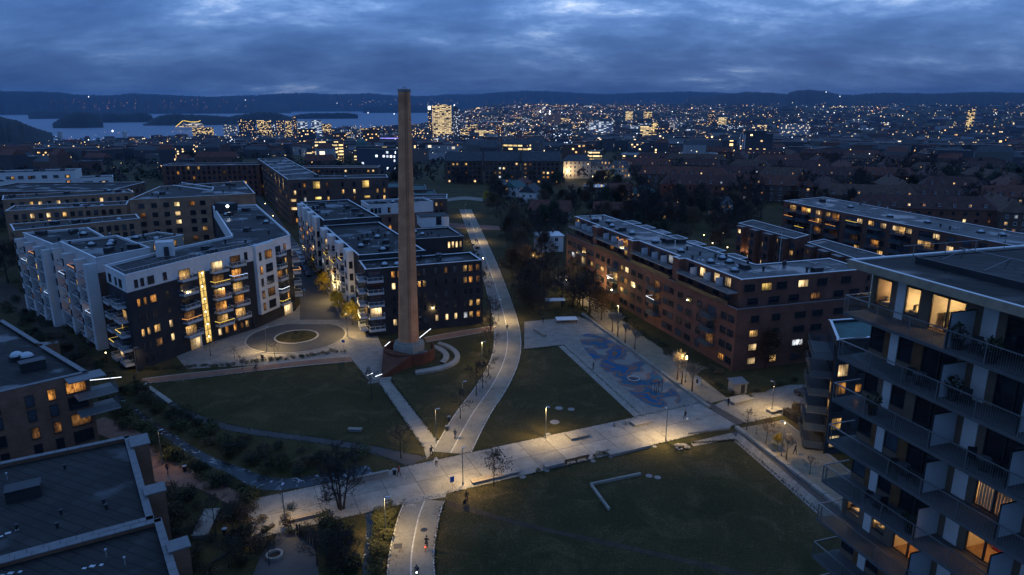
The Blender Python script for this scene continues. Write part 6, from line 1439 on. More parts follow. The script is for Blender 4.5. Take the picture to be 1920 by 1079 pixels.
# ================================================================== TREES AND SHRUBS
def gen_tree(seed, h, trunk_f=.38, spread=.55, n1=8, n2=5, n3=5, n4=3, r0=.12, stems=1, lean=.0, up=.35, twig=.012):
    rr = random.Random(seed); tr = MB(); cr_ = MB(); tips = []
    def branch(p, d, ln, r, lev):
        pts = [p]; q = p.copy(); dd = d.copy(); k = 3 if lev < 3 else 2
        for i in range(k):
            dd = (dd + Vector((rr.uniform(-.22, .22), rr.uniform(-.22, .22), rr.uniform(-.05, .25) * up * 2))).normalized(); q = q + dd * (ln / k); pts.append(q.copy())
        rad_ = [max(twig * .7, r * (1 - .75 * i / k)) for i in range(k + 1)]
        cr_.tube(pts, rad_, 5 if lev == 1 else 3, 0, cap=False)
        if lev >= 4: tips.append(pts[-1]); return
        n = {1: n2, 2: n3, 3: n4}[lev]
        for i in range(n):
            f = .25 + .75 * (i + rr.random()) / n; j = min(k - 1, int(f * k)); b = pts[j].lerp(pts[j + 1], f * k - j)
            ax = dd.orthogonal().normalized(); ax.rotate(Matrix.Rotation(rr.uniform(0, 6.28), 3, dd)); nd = (dd * .75 + ax * rr.uniform(.5, .95) + Vector((0, 0, up * .4))).normalized()
            branch(b, nd, ln * rr.uniform(.42, .62), r * .45, lev + 1)
        tips.append(pts[-1])
    for s in range(stems):
        a = 6.28 * s / max(stems, 1) + rr.random(); base = Vector((math.cos(a), math.sin(a), 0)) * (.25 if stems > 1 else 0); tip_d = Vector((math.cos(a), math.sin(a), 0)) * (lean if stems > 1 else rr.uniform(-.02, .02))
        pts = []; k = 7; hh = h * rr.uniform(.85, 1.0)
        for i in range(k + 1):
            f = i / k; pts.append(base + Vector((0, 0, hh * f * .92)) + tip_d * hh * f + Vector((rr.uniform(-.02, .02), rr.uniform(-.02, .02), 0)) * h * f)
        tr.tube(pts, [r0 * (1 - .88 * i / k) * (1.25 if i == 0 else 1) for i in range(k + 1)], 7, 0)
        for i in range(n1):
            f = trunk_f + (.97 - trunk_f) * (i + rr.random() * .7) / n1; z = f * k; j = min(k - 1, int(z)); b = pts[j].lerp(pts[j + 1], z - j); a2 = 2.4 * i + rr.uniform(-.4, .4)
            d = Vector((math.cos(a2), math.sin(a2), up + .9 * (f - trunk_f))).normalized(); branch(b, d, h * spread * (1.05 - .75 * (f - trunk_f) / (1 - trunk_f)) * rr.uniform(.75, 1.1) * .8, r0 * .42 * (1.1 - f * .6), 1)
    return tr, cr_, tips
def leafy(mb, tips, n, size, rr, jit=.35, mi=0):
    for _ in range(n):
        p = rr.choice(tips) + Vector((rr.gauss(0, jit), rr.gauss(0, jit), rr.gauss(0, jit)))
        a = Vector((rr.uniform(-1, 1), rr.uniform(-1, 1), rr.uniform(-.7, .7))).normalized(); b = a.orthogonal().normalized(); s = size * rr.uniform(.6, 1.3)
        mb.poly([p - a * s, p + b * s * .6, p + a * s, p - b * s * .6], mi)
def tree_proto(name, label, seed, h, leaves=None, cat='tree', bark='bark', twigm='twig', **k):
    tr, cr_, tips = gen_tree(seed, h, **k); rt = root(name, label, cat, group='bare trees', world=False)
    part('trunk', tr, bark, rt); c = part('crown', cr_, twigm, rt)
    if leaves:
        q = MB(); leafy(q, tips, leaves[0], leaves[1], random.Random(seed + 9), leaves[3] if len(leaves) > 3 else .35); part('leaves', q, leaves[2], c)
    return rt
T = {}
T['slim'] = tree_proto('bare_tree', '', 1, 6.5, r0=.10, spread=.42, n1=9, twig=.02)
T['young'] = tree_proto('bare_tree', '', 2, 4.2, r0=.075, spread=.5, n1=7, n4=2, twig=.012)
T['wide'] = tree_proto('bare_tree', '', 3, 9.5, r0=.20, spread=.55, n1=10, n2=6, trunk_f=.28, twig=.03)
T['multi'] = tree_proto('bare_tree', '', 4, 8.2, r0=.13, spread=.40, n1=10, stems=4, lean=.16, trunk_f=.2, twig=.022, bark='twig_dark', twigm='twig_dark')
T['old'] = tree_proto('bare_tree', '', 5, 14, r0=.34, spread=.52, n1=11, n2=6, n3=6, trunk_f=.22, twig=.045, twigm='twig_dark', n4=4)
T['leaf_b'] = tree_proto('leafy_tree', '', 6, 5.8, leaves=(420, .13, 'leaf_brown', .28), r0=.09, spread=.52, n1=9, trunk_f=.34)
T['yellow'] = tree_proto('yellow_tree', '', 7, 6.2, leaves=(2600, .15, 'leaf_yellow', .34), r0=.10, spread=.42, n1=10, trunk_f=.22)
T['amber'] = tree_proto('leafy_tree', '', 8, 9, leaves=(3200, .20, 'leaf_brown', .6), r0=.18, spread=.5, n1=10, trunk_f=.2)
T['green'] = tree_proto('evergreen_tree', '', 9, 10, leaves=(3600, .24, 'leaf_dark', .55), r0=.18, spread=.45, n1=12, trunk_f=.12)
T['pollard'] = tree_proto('pollard_tree', '', 10, 3.6, r0=.11, spread=.5, n1=9, n2=7, n3=4, n4=3, trunk_f=.5, up=.75, twig=.024, bark='wood', twigm='wood_pale')
def tree(k, px, py, label, s=1.0, z=None, g=None, rz=None):
    p = P3(px, py) if z is None else PT(px, py); return put(T[k], p, rnd.uniform(0, 6.28) if rz is None else rz, s * rnd.uniform(.93, 1.07), label, g or 'bare trees')
tree('leaf_b', 926, 912, 'small tree with last brown leaves in front of the timber bench', 1.05)
tree('multi', 640, 955, 'large bare multi-stemmed tree spreading over the promenade', 1.12)
tree('slim', 697, 748, 'bare tree on the big lawn left of the diagonal path', 1.0)
for i, (px, py, k, s, l) in enumerate(((893, 742, 'slim', 1.05, 'bare tree at the path bend beside the lamp, nearest'), (905, 728, 'slim', .95, 'bare tree at the path bend, second'), (916, 705, 'slim', .9, 'bare tree at the path bend, third'), (863, 785, 'slim', .85, 'bare dark tree on the chimney lawn above the bins'), (917, 660, 'slim', 1.2, 'bare tree beside the curved bench and the cycle path'), (920, 620, 'wide', .9, 'bare tree at the corner of the brick footpath'), (905, 560, 'slim', 1.2, 'bare tree between the black block and the cycle path, lower'), (900, 540, 'wide', .75, 'bare tree between the black block and the cycle path, upper'), (752, 860, 'slim', .95, 'lone bare tree at the end of the grey footpath'))): tree(k, px, py, l, s)
for i, (px, py, s) in enumerate(((1148, 622, .95), (1158, 630, 1.05), (1172, 642, .9), (1190, 655, .85))): tree('pollard', px, py, ['first', 'second', 'third', 'fourth'][i] + ' lamplit tree of the upper row by the low wall, from the top', s * 1.45, g='row of trees by the low wall')
for i, (px, py, s) in enumerate(((1270, 712, 1.0), (1278, 722, 1.0), (1297, 737, 1.1))): tree('pollard', px, py, ['first', 'second', 'third'][i] + ' lamplit tree of the middle row by the low wall, from the top', s * 1.5, g='row of trees by the low wall')
for i, (px, py, k, s) in enumerate(((1400, 806, 'young', 1.05), (1436, 832, 'leaf_b', .75), (1457, 845, 'yellow', .5), (1474, 862, 'pollard', 1.15), (1518, 890, 'young', .8), (1418, 815, 'young', .7))): tree(k, px, py, ['bare young tree at the corner of the tree-planted gravel', 'young tree with a few brown leaves on the gravel', 'small yellow-leaved tree under the gravel lamp', 'pollarded tree on the gravel right of the yellow one', 'thin bare tree nearest the tower on the gravel', 'thin bare tree second from the gravel corner'][i], s)
for i, (px, py, s) in enumerate(((608, 552, 1.0), (637, 585, .85), (649, 598, .7), (661, 610, .9), (590, 512, .8), (628, 572, .6))): tree('yellow', px, py, ['tallest yellow tree beside the narrow street', 'yellow tree by the turning circle, second along the kerb', 'small yellow-green tree next to the dark bin', 'bright yellow tree nearest the chimney square', 'yellow tree beside the parked cars', 'small yellow tree between two larger ones'][i], s, g='yellow street trees')
for i, (px, py, s) in enumerate(((515, 668, .75), (440, 673, .6), (395, 668, .8), (455, 694, .7))): tree('young', px, py, ['thin bare tree at the rim of the turning circle', 'thin bare tree left of the turning circle lamp', 'thin bare tree near the lit entrance', 'thin bare tree beside the brick footpath'][i], s * 1.2)
for i, (px, py, k, s) in enumerate(((405, 1005, 'slim', .95), (440, 1012, 'slim', .9), (470, 1040, 'young', 1.1), (595, 1060, 'wide', .55), (430, 1065, 'wide', .5), (360, 1070, 'slim', .9), (640, 1075, 'multi', .7), (505, 1060, 'young', .9))): tree(k, px, py, ['bare tree beside the stone slab', 'bare tree just right of the stone slab tree', 'thin bare tree above the stone ring', 'bare tree below the palisade', 'wide bare tree at the bottom edge left of the gravel yard', 'bare tree at the bottom edge beside the dark roof', 'multi-stemmed dark tree by the lower brook', 'young bare tree beside the stone ring'][i], s)
# trees between the cycle path and the red block
lst = [(960, 520), (985, 545), (1008, 500), (1030, 530), (1050, 556), (980, 480), (1012, 465), (960, 470), (1040, 490), (1075, 575), (1020, 565), (950, 445), (990, 440), (1000, 580), (1085, 545), (1045, 450), (965, 560), (1105, 590), (1128, 600), (940, 420)]
gr_ = random.Random(4)
for _ in range(34):
    py = gr_.uniform(425, 590); f = (py - 425) / 165; lst.append((gr_.uniform(945 + f * 40, 1035 + f * 80), py))
grove_ = []
for i, (px, py) in enumerate(lst): grove_.append(tree('old' if i in (6, 15, 12) or i % 7 == 3 else ('wide' if i % 2 else 'amber' if i % 3 == 0 else 'slim'), px, py, '', rnd.uniform(.7, 1.0), g='grove beside the red block'))
for i in range(26):
    f = i / 25; px = 945 + 42 * f + gr_.uniform(-4, 26); py = 425 + 168 * f; grove_.append(tree(('slim', 'wide', 'leaf_b', 'amber')[i % 4], px, py, '', rnd.uniform(.7, 1.05), g='grove beside the red block'))
seq_labels(grove_, 'dark tree in the grove between cycle path and red block, %s from the left')
tree('yellow', 912, 378, 'bright yellow lamplit tree beside the far end of the cycle path', .9); tree('yellow', 1000, 498, 'yellow-green lamplit tree in the grove', .8)
tree('amber', 1440, 690, 'dark bushy tree in front of the red block corner', .9); tree('amber', 1490, 655, 'dark bushy tree against the red block end', 1.0); tree('amber', 1515, 690, 'dark bushy tree beside the open balconies', .8)
# shrubs
def shrub_proto(nm, seed, n, size, mat, sq=.8, stems=True):
    rt = root(nm, '', 'shrub', group='shrubs', world=False); rr = random.Random(seed); q = MB()
    for i in range(5): a = rr.uniform(0, 6.28); leafball(q, (.45 * math.cos(a), .45 * math.sin(a), .5 + .25 * rr.random()), .6, n // 5, size, rr, 0, sq)
    part('foliage', q, mat, rt); q = MB()
    for i in range(9): a = rr.uniform(0, 6.28); q.tube([(0, 0, 0), (.5 * math.cos(a), .5 * math.sin(a), rr.uniform(.7, 1.2))], .018, 3)
    part('stems', q, 'twig', rt); return rt
SHR = [shrub_proto('shrub', 1, 420, .085, 'leaf_dark'), shrub_proto('shrub', 2, 420, .085, 'leaf_green'), shrub_proto('shrub', 3, 360, .10, 'leaf_olive'), shrub_proto('shrub', 4, 320, .085, 'hedge_brown')]
def shrubs(line, n, jit, kinds, smin, smax, label, g, mass=False):
    if mass:   # planting that reads as one mass
        l = resample(chaikin(PP(line), 2), n); q = MB(); rr = random.Random(n); cols_ = ['leaf_dark', 'leaf_green', 'leaf_olive', 'hedge_brown']
        for x, y in l:
            k_ = rnd.uniform(smin, smax); x += rnd.gauss(0, jit); y += rnd.gauss(0, jit); mi = rnd.choice(kinds)
            for j in range(3): leafball(q, (x + rr.gauss(0, .4) * k_, y + rr.gauss(0, .4) * k_, .5 * k_), .65 * k_, 75, .1 * k_, rr, mi, .8)
            for j in range(5): a = rr.uniform(0, 6.28); q.tube([(x, y, 0), (x + .6 * k_ * math.cos(a), y + .6 * k_ * math.sin(a), rr.uniform(.6, 1.1) * k_)], .016, 3, 3)
        stuff('undergrowth', q, cols_, label + ' growing as one mass', 'shrubbery'); return
    l = chaikin(PP(line), 2); l = resample(l, n); out_ = []
    for x, y in l:
        for _ in range(1):
            k_ = rnd.uniform(smin, smax); out_.append(put(SHR[rnd.choice(kinds)], (x + rnd.gauss(0, jit), y + rnd.gauss(0, jit), 0), rnd.uniform(0, 6.28), (k_ * rnd.uniform(.85, 1.35), k_ * rnd.uniform(.85, 1.35), k_ * rnd.uniform(.7, 1.15)), label, g))
    seq_labels(out_, label + ', %s from the left')
shrubs([(240, 728), (275, 752), (330, 790), (385, 825), (440, 860), (520, 880), (600, 878), (680, 862)], 46, .9, (0, 1, 3), 1.0, 1.8, 'dark shrub on the upper brook bank', 'brook bank shrubs, upper')
shrubs([(300, 770), (380, 812), (470, 845), (560, 858), (650, 855)], 26, 1.0, (0, 3, 3), .7, 1.4, 'low shrub below the grey footpath', 'rough strip shrubs')
shrubs([(205, 752), (235, 785), (275, 815), (320, 852), (360, 885), (420, 905), (470, 930)], 42, .8, (0, 1, 2), .9, 1.7, 'green shrub on the lower brook bank', 'brook bank shrubs, lower')
shrubs([(330, 930), (350, 960), (350, 1000), (340, 1050)], 22, 1.3, (3, 0, 3), .8, 1.6, 'brown shrub beside the stone slab', 'lower left shrubbery')
shrubs([(420, 960), (450, 1000), (440, 1050), (400, 1075)], 26, 1.7, (3, 0, 3), .8, 1.6, 'brown shrub around the lower left trees', 'lower left bushes')
shrubs([(728, 960), (716, 985), (711, 1015), (706, 1050), (706, 1079)], 26, .45, (1, 2, 2), .75, 1.25, 'lamplit yellow-green shrub by the lower cycle path', 'lamplit brook shrubs')
shrubs([(620, 985), (640, 1015), (650, 1050), (655, 1079)], 24, 1.1, (0, 0, 1), 1.0, 1.8, 'dark shrub left of the lower brook', 'lower brook shrubs')
shrubs([(265, 694), (330, 690), (400, 688), (480, 680), (560, 672), (640, 660)], 46, .35, (2, 3, 2, 0), .5, .8, 'low brown planting along the brick footpath', 'bed planting by the footpath', True)
shrubs([(100, 600), (150, 640), (200, 670), (235, 690)], 16, 1.6, (0, 3), .8, 1.3, 'dark shrub below the white balconies', 'garden shrubs')
shrubs([(1115, 552), (1180, 605), (1240, 655), (1300, 690), (1350, 735)], 38, .4, (3, 0, 2), .7, 1.0, 'brown hedge shrub along the gravel walk', 'hedge along the red block', True)
shrubs([(1360, 740), (1400, 745), (1460, 725), (1500, 715)], 14, .5, (0, 2), .6, .9, 'dark shrub behind the white seating platform', 'shrubs by the shed')
shrubs([(1015, 892), (1010, 884)], 2, .15, (1,), .4, .5, 'small evergreen bush left of the backless bench', 'bushes at the promenade')
shrubs([(1117, 857), (1140, 850)], 4, .15, (1,), .45, .6, 'small evergreen bush by the long bench', 'bushes at the promenade, right')
shrubs([(480, 965), (520, 1000), (560, 1030), (600, 1010)], 12, 1.6, (0, 3), .6, 1.2, 'dark shrub around the gravel yard', 'yard shrubs')
shrubs([(15, 560), (60, 600), (110, 640), (150, 690)], 20, 2.5, (0, 3), 1.0, 1.9, 'dark shrub on the slope beside the left lane', 'lane shrubs')
shrubs([(30, 585), (80, 620), (130, 660), (175, 705)], 24, 2.2, (0, 3), .9, 1.7, 'dark scrub on the slope under the white stepped blocks', 'slope scrub', True)
shrubs([(540, 630), (560, 627), (575, 632), (555, 636)], 9, .7, (3, 2), .4, .6, 'low planting on the turning circle island', 'island planting')
shrubs([(955, 430), (985, 470), (1000, 520), (1030, 560), (1080, 585)], 46, 3.0, (0, 3, 3), .8, 1.6, 'dark scrub in the grove beside the red block', 'grove scrub', True)
shrubs([(1075, 520), (1130, 570), (1200, 625), (1280, 668), (1340, 705)], 30, 1.2, (0, 3), .6, 1.2, 'dark garden shrub along the foot of the red block', 'red block garden shrubs', True)
shrubs([(865, 445), (900, 470), (880, 500), (893, 545)], 14, .8, (0, 3), .6, 1.1, 'low shrub beside the upper cycle path', 'path edge shrubs')
# clipped hedges in front of the tower street
def hedge(a, b, w_, h, label, mat='hedge_brown'):
    p, q_ = v2(P(*a)), v2(P(*b)); d = q_ - p; L_ = d.length; rr = random.Random(int(L_ * 100)); q = MB(); ang = math.atan2(d.y, d.x)
    n = int(L_ * w_ * h * 130)
    for _ in range(n):
        f = rr.random(); s = rr.uniform(-.5, .5); z = rr.random(); side = rr.random()
        if side < .4: z = rr.uniform(.93, 1.03)
        elif side < .8: s = rr.choice((-.5, .5)) * rr.uniform(.93, 1.03)
        c_ = p + d * f + Vector((-d.y, d.x)) / L_ * s * w_; a_ = Vector((rr.uniform(-1, 1), rr.uniform(-1, 1), rr.uniform(-1, 1))).normalized(); b_ = a_.orthogonal().normalized(); k = .1 * rr.uniform(.7, 1.3); pp = Vector((c_.x, c_.y, z * h + .02)); q.poly([pp - a_ * k, pp + b_ * k * .6, pp + a_ * k, pp - b_ * k * .6])
    m_ = (p + q_) / 2; rt = root('hedge', label, 'hedge', (m_.x, m_.y, 0)); part('foliage', q, mat, rt); q = MB(); q.box(m_.x, m_.y, h * .45, L_ - .15, w_ - .15, h * .88, ang); part('inner_branches', q, 'twig_dark', rt)
hedge((1472, 778), (1528, 812), 1.3, 1.3, 'clipped brown hedge right of the small seating block')
hedge((1485, 768), (1535, 782), 1.2, 1.3, 'clipped dark hedge behind the brown hedge')
hedge((1530, 818), (1565, 842), 1.2, 1.2, 'clipped brown hedge nearest the open balconies')
# fallen leaves
q = MB(); rr = random.Random(3)
for (x0, x1, y0, y1, n) in ((835, 1010, 905, 975, 900), (815, 860, 935, 1075, 320), (400, 640, 740, 800, 700), (1000, 1260, 845, 900, 350), (870, 930, 690, 770, 500), (1120, 1340, 610, 760, 420), (700, 760, 950, 1070, 260), (560, 690, 930, 985, 350), (440, 560, 985, 1040, 250), (1080, 1160, 845, 862, 90), (300, 780, 700, 860, 1500), (870, 1500, 860, 1070, 1900), (940, 1190, 660, 820, 700), (730, 930, 690, 800, 600), (930, 1130, 430, 600, 1200)):
    for _ in range(n):
        x, y = P(rr.uniform(x0, x1), rr.uniform(y0, y1)); s = rr.uniform(.05, .11); a = rr.uniform(0, 6.28); c_, s_ = math.cos(a) * s, math.sin(a) * s; z = .07 + rr.uniform(0, .02)
        q.poly([(x - c_, y - s_, z), (x + s_ * .6, y - c_ * .6, z + .01), (x + c_, y + s_, z), (x - s_ * .6, y + c_ * .6, z + .02)])
stuff('fallen_leaves', q, 'litter', 'fallen brown leaves scattered over grass and paths', 'leaves')

# ================================================================== VILLAS AND BRICK ROWS BEYOND THE PARK
def house(px, py, w_, d_, h, rise, rz, wall, roofm, label, lit=.3, hip=.0, group=None, rows=2, cols=None, z=None, wz=1.3, cat='house'):
    p = PT(px, py); rt = root('house', label, cat, p, group, world=False); rt.rotation_euler = (0, 0, rz)
    q = MB(); q.box(0, 0, h / 2 - .5, w_, d_, h + 1.0); part('wall', q, wall, rt)
    e = .45; hx = w_ / 2 - hip; q = MB(); n = 0
    q.v += [(-w_ / 2 - e, -d_ / 2 - e, h - .1), (w_ / 2 + e, -d_ / 2 - e, h - .1), (w_ / 2 + e, d_ / 2 + e, h - .1), (-w_ / 2 - e, d_ / 2 + e, h - .1), (-hx - (e if hip == 0 else 0), 0, h + rise), (hx + (e if hip == 0 else 0), 0, h + rise)]
    for f in ((0, 1, 5, 4), (2, 3, 4, 5), (1, 2, 5), (3, 0, 4), (3, 2, 1, 0)): q.f.append(f); q.m.append(0)
    rf = part('roof', q, roofm, rt)
    for cx_ in ([0.2 * w_] if w_ < 18 else [-.3 * w_, .25 * w_]): q = MB(); q.box(cx_, .1 * d_, h + rise * .75 + .6, .7, .7, 1.8); part('chimney', q, 'brick_dark', rf)
    if rows == 3:
        for k in range(int(w_ / 6)):
            xx = -w_ / 2 + 4.5 + k * (w_ - 9) / max(1, int(w_ / 6) - 1); q = MB(); q.box(xx, -d_ / 2 + 1.9, h + 1.5, 1.5, 2.4, 1.5); dm = part('dormer', q, wall, rf); link('window', winmesh(1.0, 1.0, pick(lit), 'frame_white', 1), dm, frame_mx((-w_ / 2, -d_ / 2 + .69), (w_ / 2, -d_ / 2 + .69), xx + w_ / 2, h + .95, .004))
    if hip == 0:
        q = MB()
        for sx in (-1, 1): q.poly([(sx * (w_ / 2 + .003), -d_ / 2, h - .1), (sx * (w_ / 2 + .003), d_ / 2, h - .1), (sx * (w_ / 2 + .003), 0, h + rise - .15)])
        part('gable', q, wall, rt)
    n = cols or max(2, int(w_ / 3.2))
    for A_, B_, L_ in (((-w_ / 2, -d_ / 2), (w_ / 2, -d_ / 2), w_), ((-w_ / 2, d_ / 2), (-w_ / 2, -d_ / 2), d_), ((w_ / 2, -d_ / 2), (w_ / 2, d_ / 2), d_)):
        k = n if L_ == w_ else max(1, int(d_ / 3.6))
        for r_ in range(rows):
            for s in spread_s(L_, k, .6):
                link('window', winmesh(1.2, wz, pick(lit), 'frame_white' if wall != 'brick_red' else 'frame_dark', 1), rt, frame_mx(A_, B_, s, 1.0 + 2.9 * r_, .004))
    return rt
H_ = house
H_(965, 368, 12, 9, 5.5, 3.2, R(60), 'pale_render', 'green_roof', 'pale villa with a blue-green gable roof beyond the cycle path')
H_(995, 382, 12, 9, 6.5, 3.8, R(70), 'white_render', 'slate_roof', 'tall white gabled villa beyond the grove')
H_(978, 360, 10, 8, 5.5, 3, R(60), 'brick_red', 'tile_roof', 'red villa between two pale villas')
H_(1032, 415, 18, 10, 5, 4.5, R(-15), 'brick_dark', 'tile_roof', 'villa with a broad red tiled roof left of the red block', lit=.2)
H_(1028, 470, 9, 9, 6.0, .4, R(10), 'white_render', 'coping', 'white cube villa with flat pale roof behind the grove', lit=.35, hip=3)
H_(1160, 378, 12, 10, 6.5, 3.5, R(12), 'wood', 'tile_roof', 'ochre wooden villa glowing in the garden light', lit=.4)
H_(1205, 378, 14, 12, 5, 4.5, R(10), 'brick_dark', 'green_roof', 'villa with a green pyramid roof', lit=.3, hip=6.5)
H_(1118, 362, 13, 10, 4, 1.0, R(10), 'brick_dark', 'coping', 'low house with a pale flat roof below the floodlit mansion', lit=.3, hip=4)
H_(1215, 400, 16, 9, 4, 2.5, R(-8), 'pale_render', 'slate_roof', 'grey-roofed villa behind the red block roof', lit=.2)
H_(1150, 412, 18, 9, 4, 4.0, R(-12), 'brick_dark', 'tile_roof', 'long red-roofed house right behind the red block', lit=.15)
H_(1245, 412, 16, 9, 4, 4.0, R(-12), 'brick_dark', 'tile_roof', 'second long red-roofed house behind the red block', lit=.15)
H_(1350, 405, 8, 8, 6, 3, R(20), 'white_render', 'slate_roof', 'white villa with two lit windows behind the courtyard rows', lit=.3)
H_(945, 352, 14, 8, 4, 1, R(5), 'pale_render', 'slate_roof', 'low pale building along the street beyond the villas', lit=.4, hip=2)
rows_ = []
rr = random.Random(11)
for py, x0, x1, st_ in ((330, 1190, 1900, 92), (352, 1240, 1930, 100), (375, 1290, 1960, 112), (312, 1215, 1880, 76), (398, 1620, 1960, 130), (425, 1700, 1990, 140), (298, 1280, 1800, 66)):
    x = x0 + rr.uniform(0, 40)
    while x < x1:
        rows_.append((x, py + rr.uniform(-4, 4) + (x - 1200) * .012)); x += st_ * rr.uniform(.85, 1.15)
hs_ = {}
for i, (px, py) in enumerate(rows_):
    o = H_(px, py, rr.choice((30, 42, 56)), 11, 9.2, 5.0, R(-14 + rr.uniform(-9, 9)) + (R(90) if rr.random() < .2 else 0), 'brick_dark' if i % 3 else 'brick_red', ('tile_roof', 'tile_dark', 'tile_brown', 'tile_dark')[i % 4], 'three-storey brick house with red tiled hip roof on the slope beyond the park', lit=.22, hip=4.0, group='brick houses on the slope', rows=3, cols=12); hs_.setdefault(int((py - (px - 1200) * .012 + 6) / 22), []).append(o)
for k_, v_ in hs_.items(): seq_labels(v_, 'brick house with hip roof, %%s from left in the %s row' % ordw(max(hs_) - k_ + 1))
# long dark apartment row and floodlit mansion
for i, (x0, x1, yb) in enumerate(((838, 905, 343), (908, 975, 344), (978, 1050, 345))):
    a, b = PT(x0, yb), PT(x1, yb); c_ = v2(a).lerp(v2(b), .5); L_ = elen(a, b) - .5; rt = root('apartment_row', ['left', 'middle', 'right'][i] + ' section of the dark pitched-roof apartment row before the city centre', 'building', (c_.x, c_.y, a[2]), world=False)
    q = MB(); q.box(0, 0, 7.5, L_, 12, 17); part('wall', q, 'brick_dark', rt); q = MB(); e = .5; h = 16
    q.v += [(-L_ / 2, -6 - e, h - .1), (L_ / 2, -6 - e, h - .1), (L_ / 2, 6 + e, h - .1), (-L_ / 2, 6 + e, h - .1), (-L_ / 2, 0, h + 6), (L_ / 2, 0, h + 6)]
    for f in ((0, 1, 5, 4), (2, 3, 4, 5), (1, 2, 5), (3, 0, 4)): q.f.append(f); q.m.append(0)
    part('roof', q, 'slate_roof', rt); windows(rt, (-L_ / 2, -6), (L_ / 2, -6), spread_s(L_, 8, .8), [1.2, 4.2, 7.2, 10.2, 13.0], 1.5, 1.5, lit=.22, frame='frame_dark')
for i, (x0, x1, yt, zb, wall) in enumerate(((1056, 1106, 292, 0, 'cream_render'), (1103, 1145, 300, 0, 'cream_render'), (1143, 1182, 303, 0, 'cream_render'))):
    yb = 334; a, b = PT(x0, yb), PT(x1, yb); d_ = math.hypot(a[0], a[1]); c_ = v2(a).lerp(v2(b), .5); L_ = elen(a, b) - .3; top = far((x0 + x1) / 2, yt, d_)[2] - a[2]
    rt = root('mansion', ['tall left wing of the floodlit cream institution building', 'long middle wing of the floodlit cream institution building', 'right wing of the floodlit cream institution building'][i], 'building', (c_.x, c_.y, a[2]), world=False); rt.rotation_euler = (0, 0, R(-4))
    h = top - 4; q = MB(); q.box(0, 0, h / 2, L_, 14, h); part('wall', q, wall, rt); q = MB()
    q.v += [(-L_ / 2 - .4, -7.4, h), (L_ / 2 + .4, -7.4, h), (L_ / 2 + .4, 7.4, h), (-L_ / 2 - .4, 7.4, h), (-L_ / 2 + 4, 0, h + 4.5), (L_ / 2 - 4, 0, h + 4.5)]
    for f in ((0, 1, 5, 4), (2, 3, 4, 5), (1, 2, 5), (3, 0, 4)): q.f.append(f); q.m.append(0)
    part('roof', q, 'slate_roof', rt); windows(rt, (-L_ / 2, -7), (L_ / 2, -7), spread_s(L_, 6, .8), [1.5, 4.8, 8.0, 11], 1.1, 1.8, lit=.4, frame='frame_white')
for i, (px, py, pw) in enumerate(((1062, 322, 5200), (1108, 330, 5200), (1130, 332, 3200), (1158, 333, 2600), (1205, 305, 900), (1270, 388, 500), (1262, 372, 500))):
    x, y, z = PT(px, py + 12); globe((x, y - 10 if i < 4 else y, z), 5.0, pw, ['floodlight globe at the left gable of the cream institution', 'floodlight globe at the entrance of the cream institution', 'floodlight globe before the middle windows of the cream institution', 'floodlight globe before the right wing of the cream institution', 'street globe lamp beyond the cream institution', 'orange garden globe lamp beside the green-roofed villa', 'second orange garden globe lamp behind the green-roofed villa'][i], r=.5, colr=(1, .72, .38) if i < 5 else (1, .4, .08))
# trees around the villas and on the slope
rr = random.Random(21)
def rtree(n, box, kinds, label, g, smin=.7, smax=1.2):
    out_ = []
    for _ in range(n):
        px, py = rr.uniform(box[0], box[1]), rr.uniform(box[2], box[3]); x, y, z = PT(px, py); out_.append(put(T[rr.choice(kinds)], (x, y, z - .1), rr.uniform(0, 6.28), rr.uniform(smin, smax), label, g))
    seq_labels(out_, label + ', %s from the left')
rtree(95, (925, 1300, 345, 428), ('old', 'amber', 'wide', 'green', 'amber'), 'dark tree in the villa gardens beyond the park', 'trees in the villa gardens')
rtree(125, (1180, 1930, 300, 425), ('amber', 'old', 'amber', 'wide'), 'dark tree between the brick houses on the slope', 'trees between the brick houses', .8, 1.3)
rtree(50, (1640, 1930, 288, 375), ('old', 'green', 'old'), 'tall dark tree in the wooded patch on the slope', 'wooded patch on the slope', 1.0, 1.5)
rtree(30, (735, 1060, 316, 352), ('amber', 'green', 'old'), 'dark tree before the pitched-roof apartment row', 'trees before the apartment row', .8, 1.2)
rtree(40, (1090, 1420, 398, 470), ('amber', 'old', 'wide', 'green'), 'dark tree in the gardens right behind the red block', 'trees behind the red block', .7, 1.1)
rtree(12, (1340, 1480, 440, 505), ('green', 'amber'), 'dark garden tree in the lamplit courtyard', 'courtyard trees', .35, .6)
rtree(14, (-60, 60, 400, 560), ('amber', 'old', 'green'), 'dark tree along the lane at the left edge', 'trees along the left lane', .6, 1.0)
rtree(30, (150, 480, 284, 300), ('old', 'amber', 'green'), 'dark tree in the park belt beyond the left blocks', 'park belt trees', 1.1, 1.7)
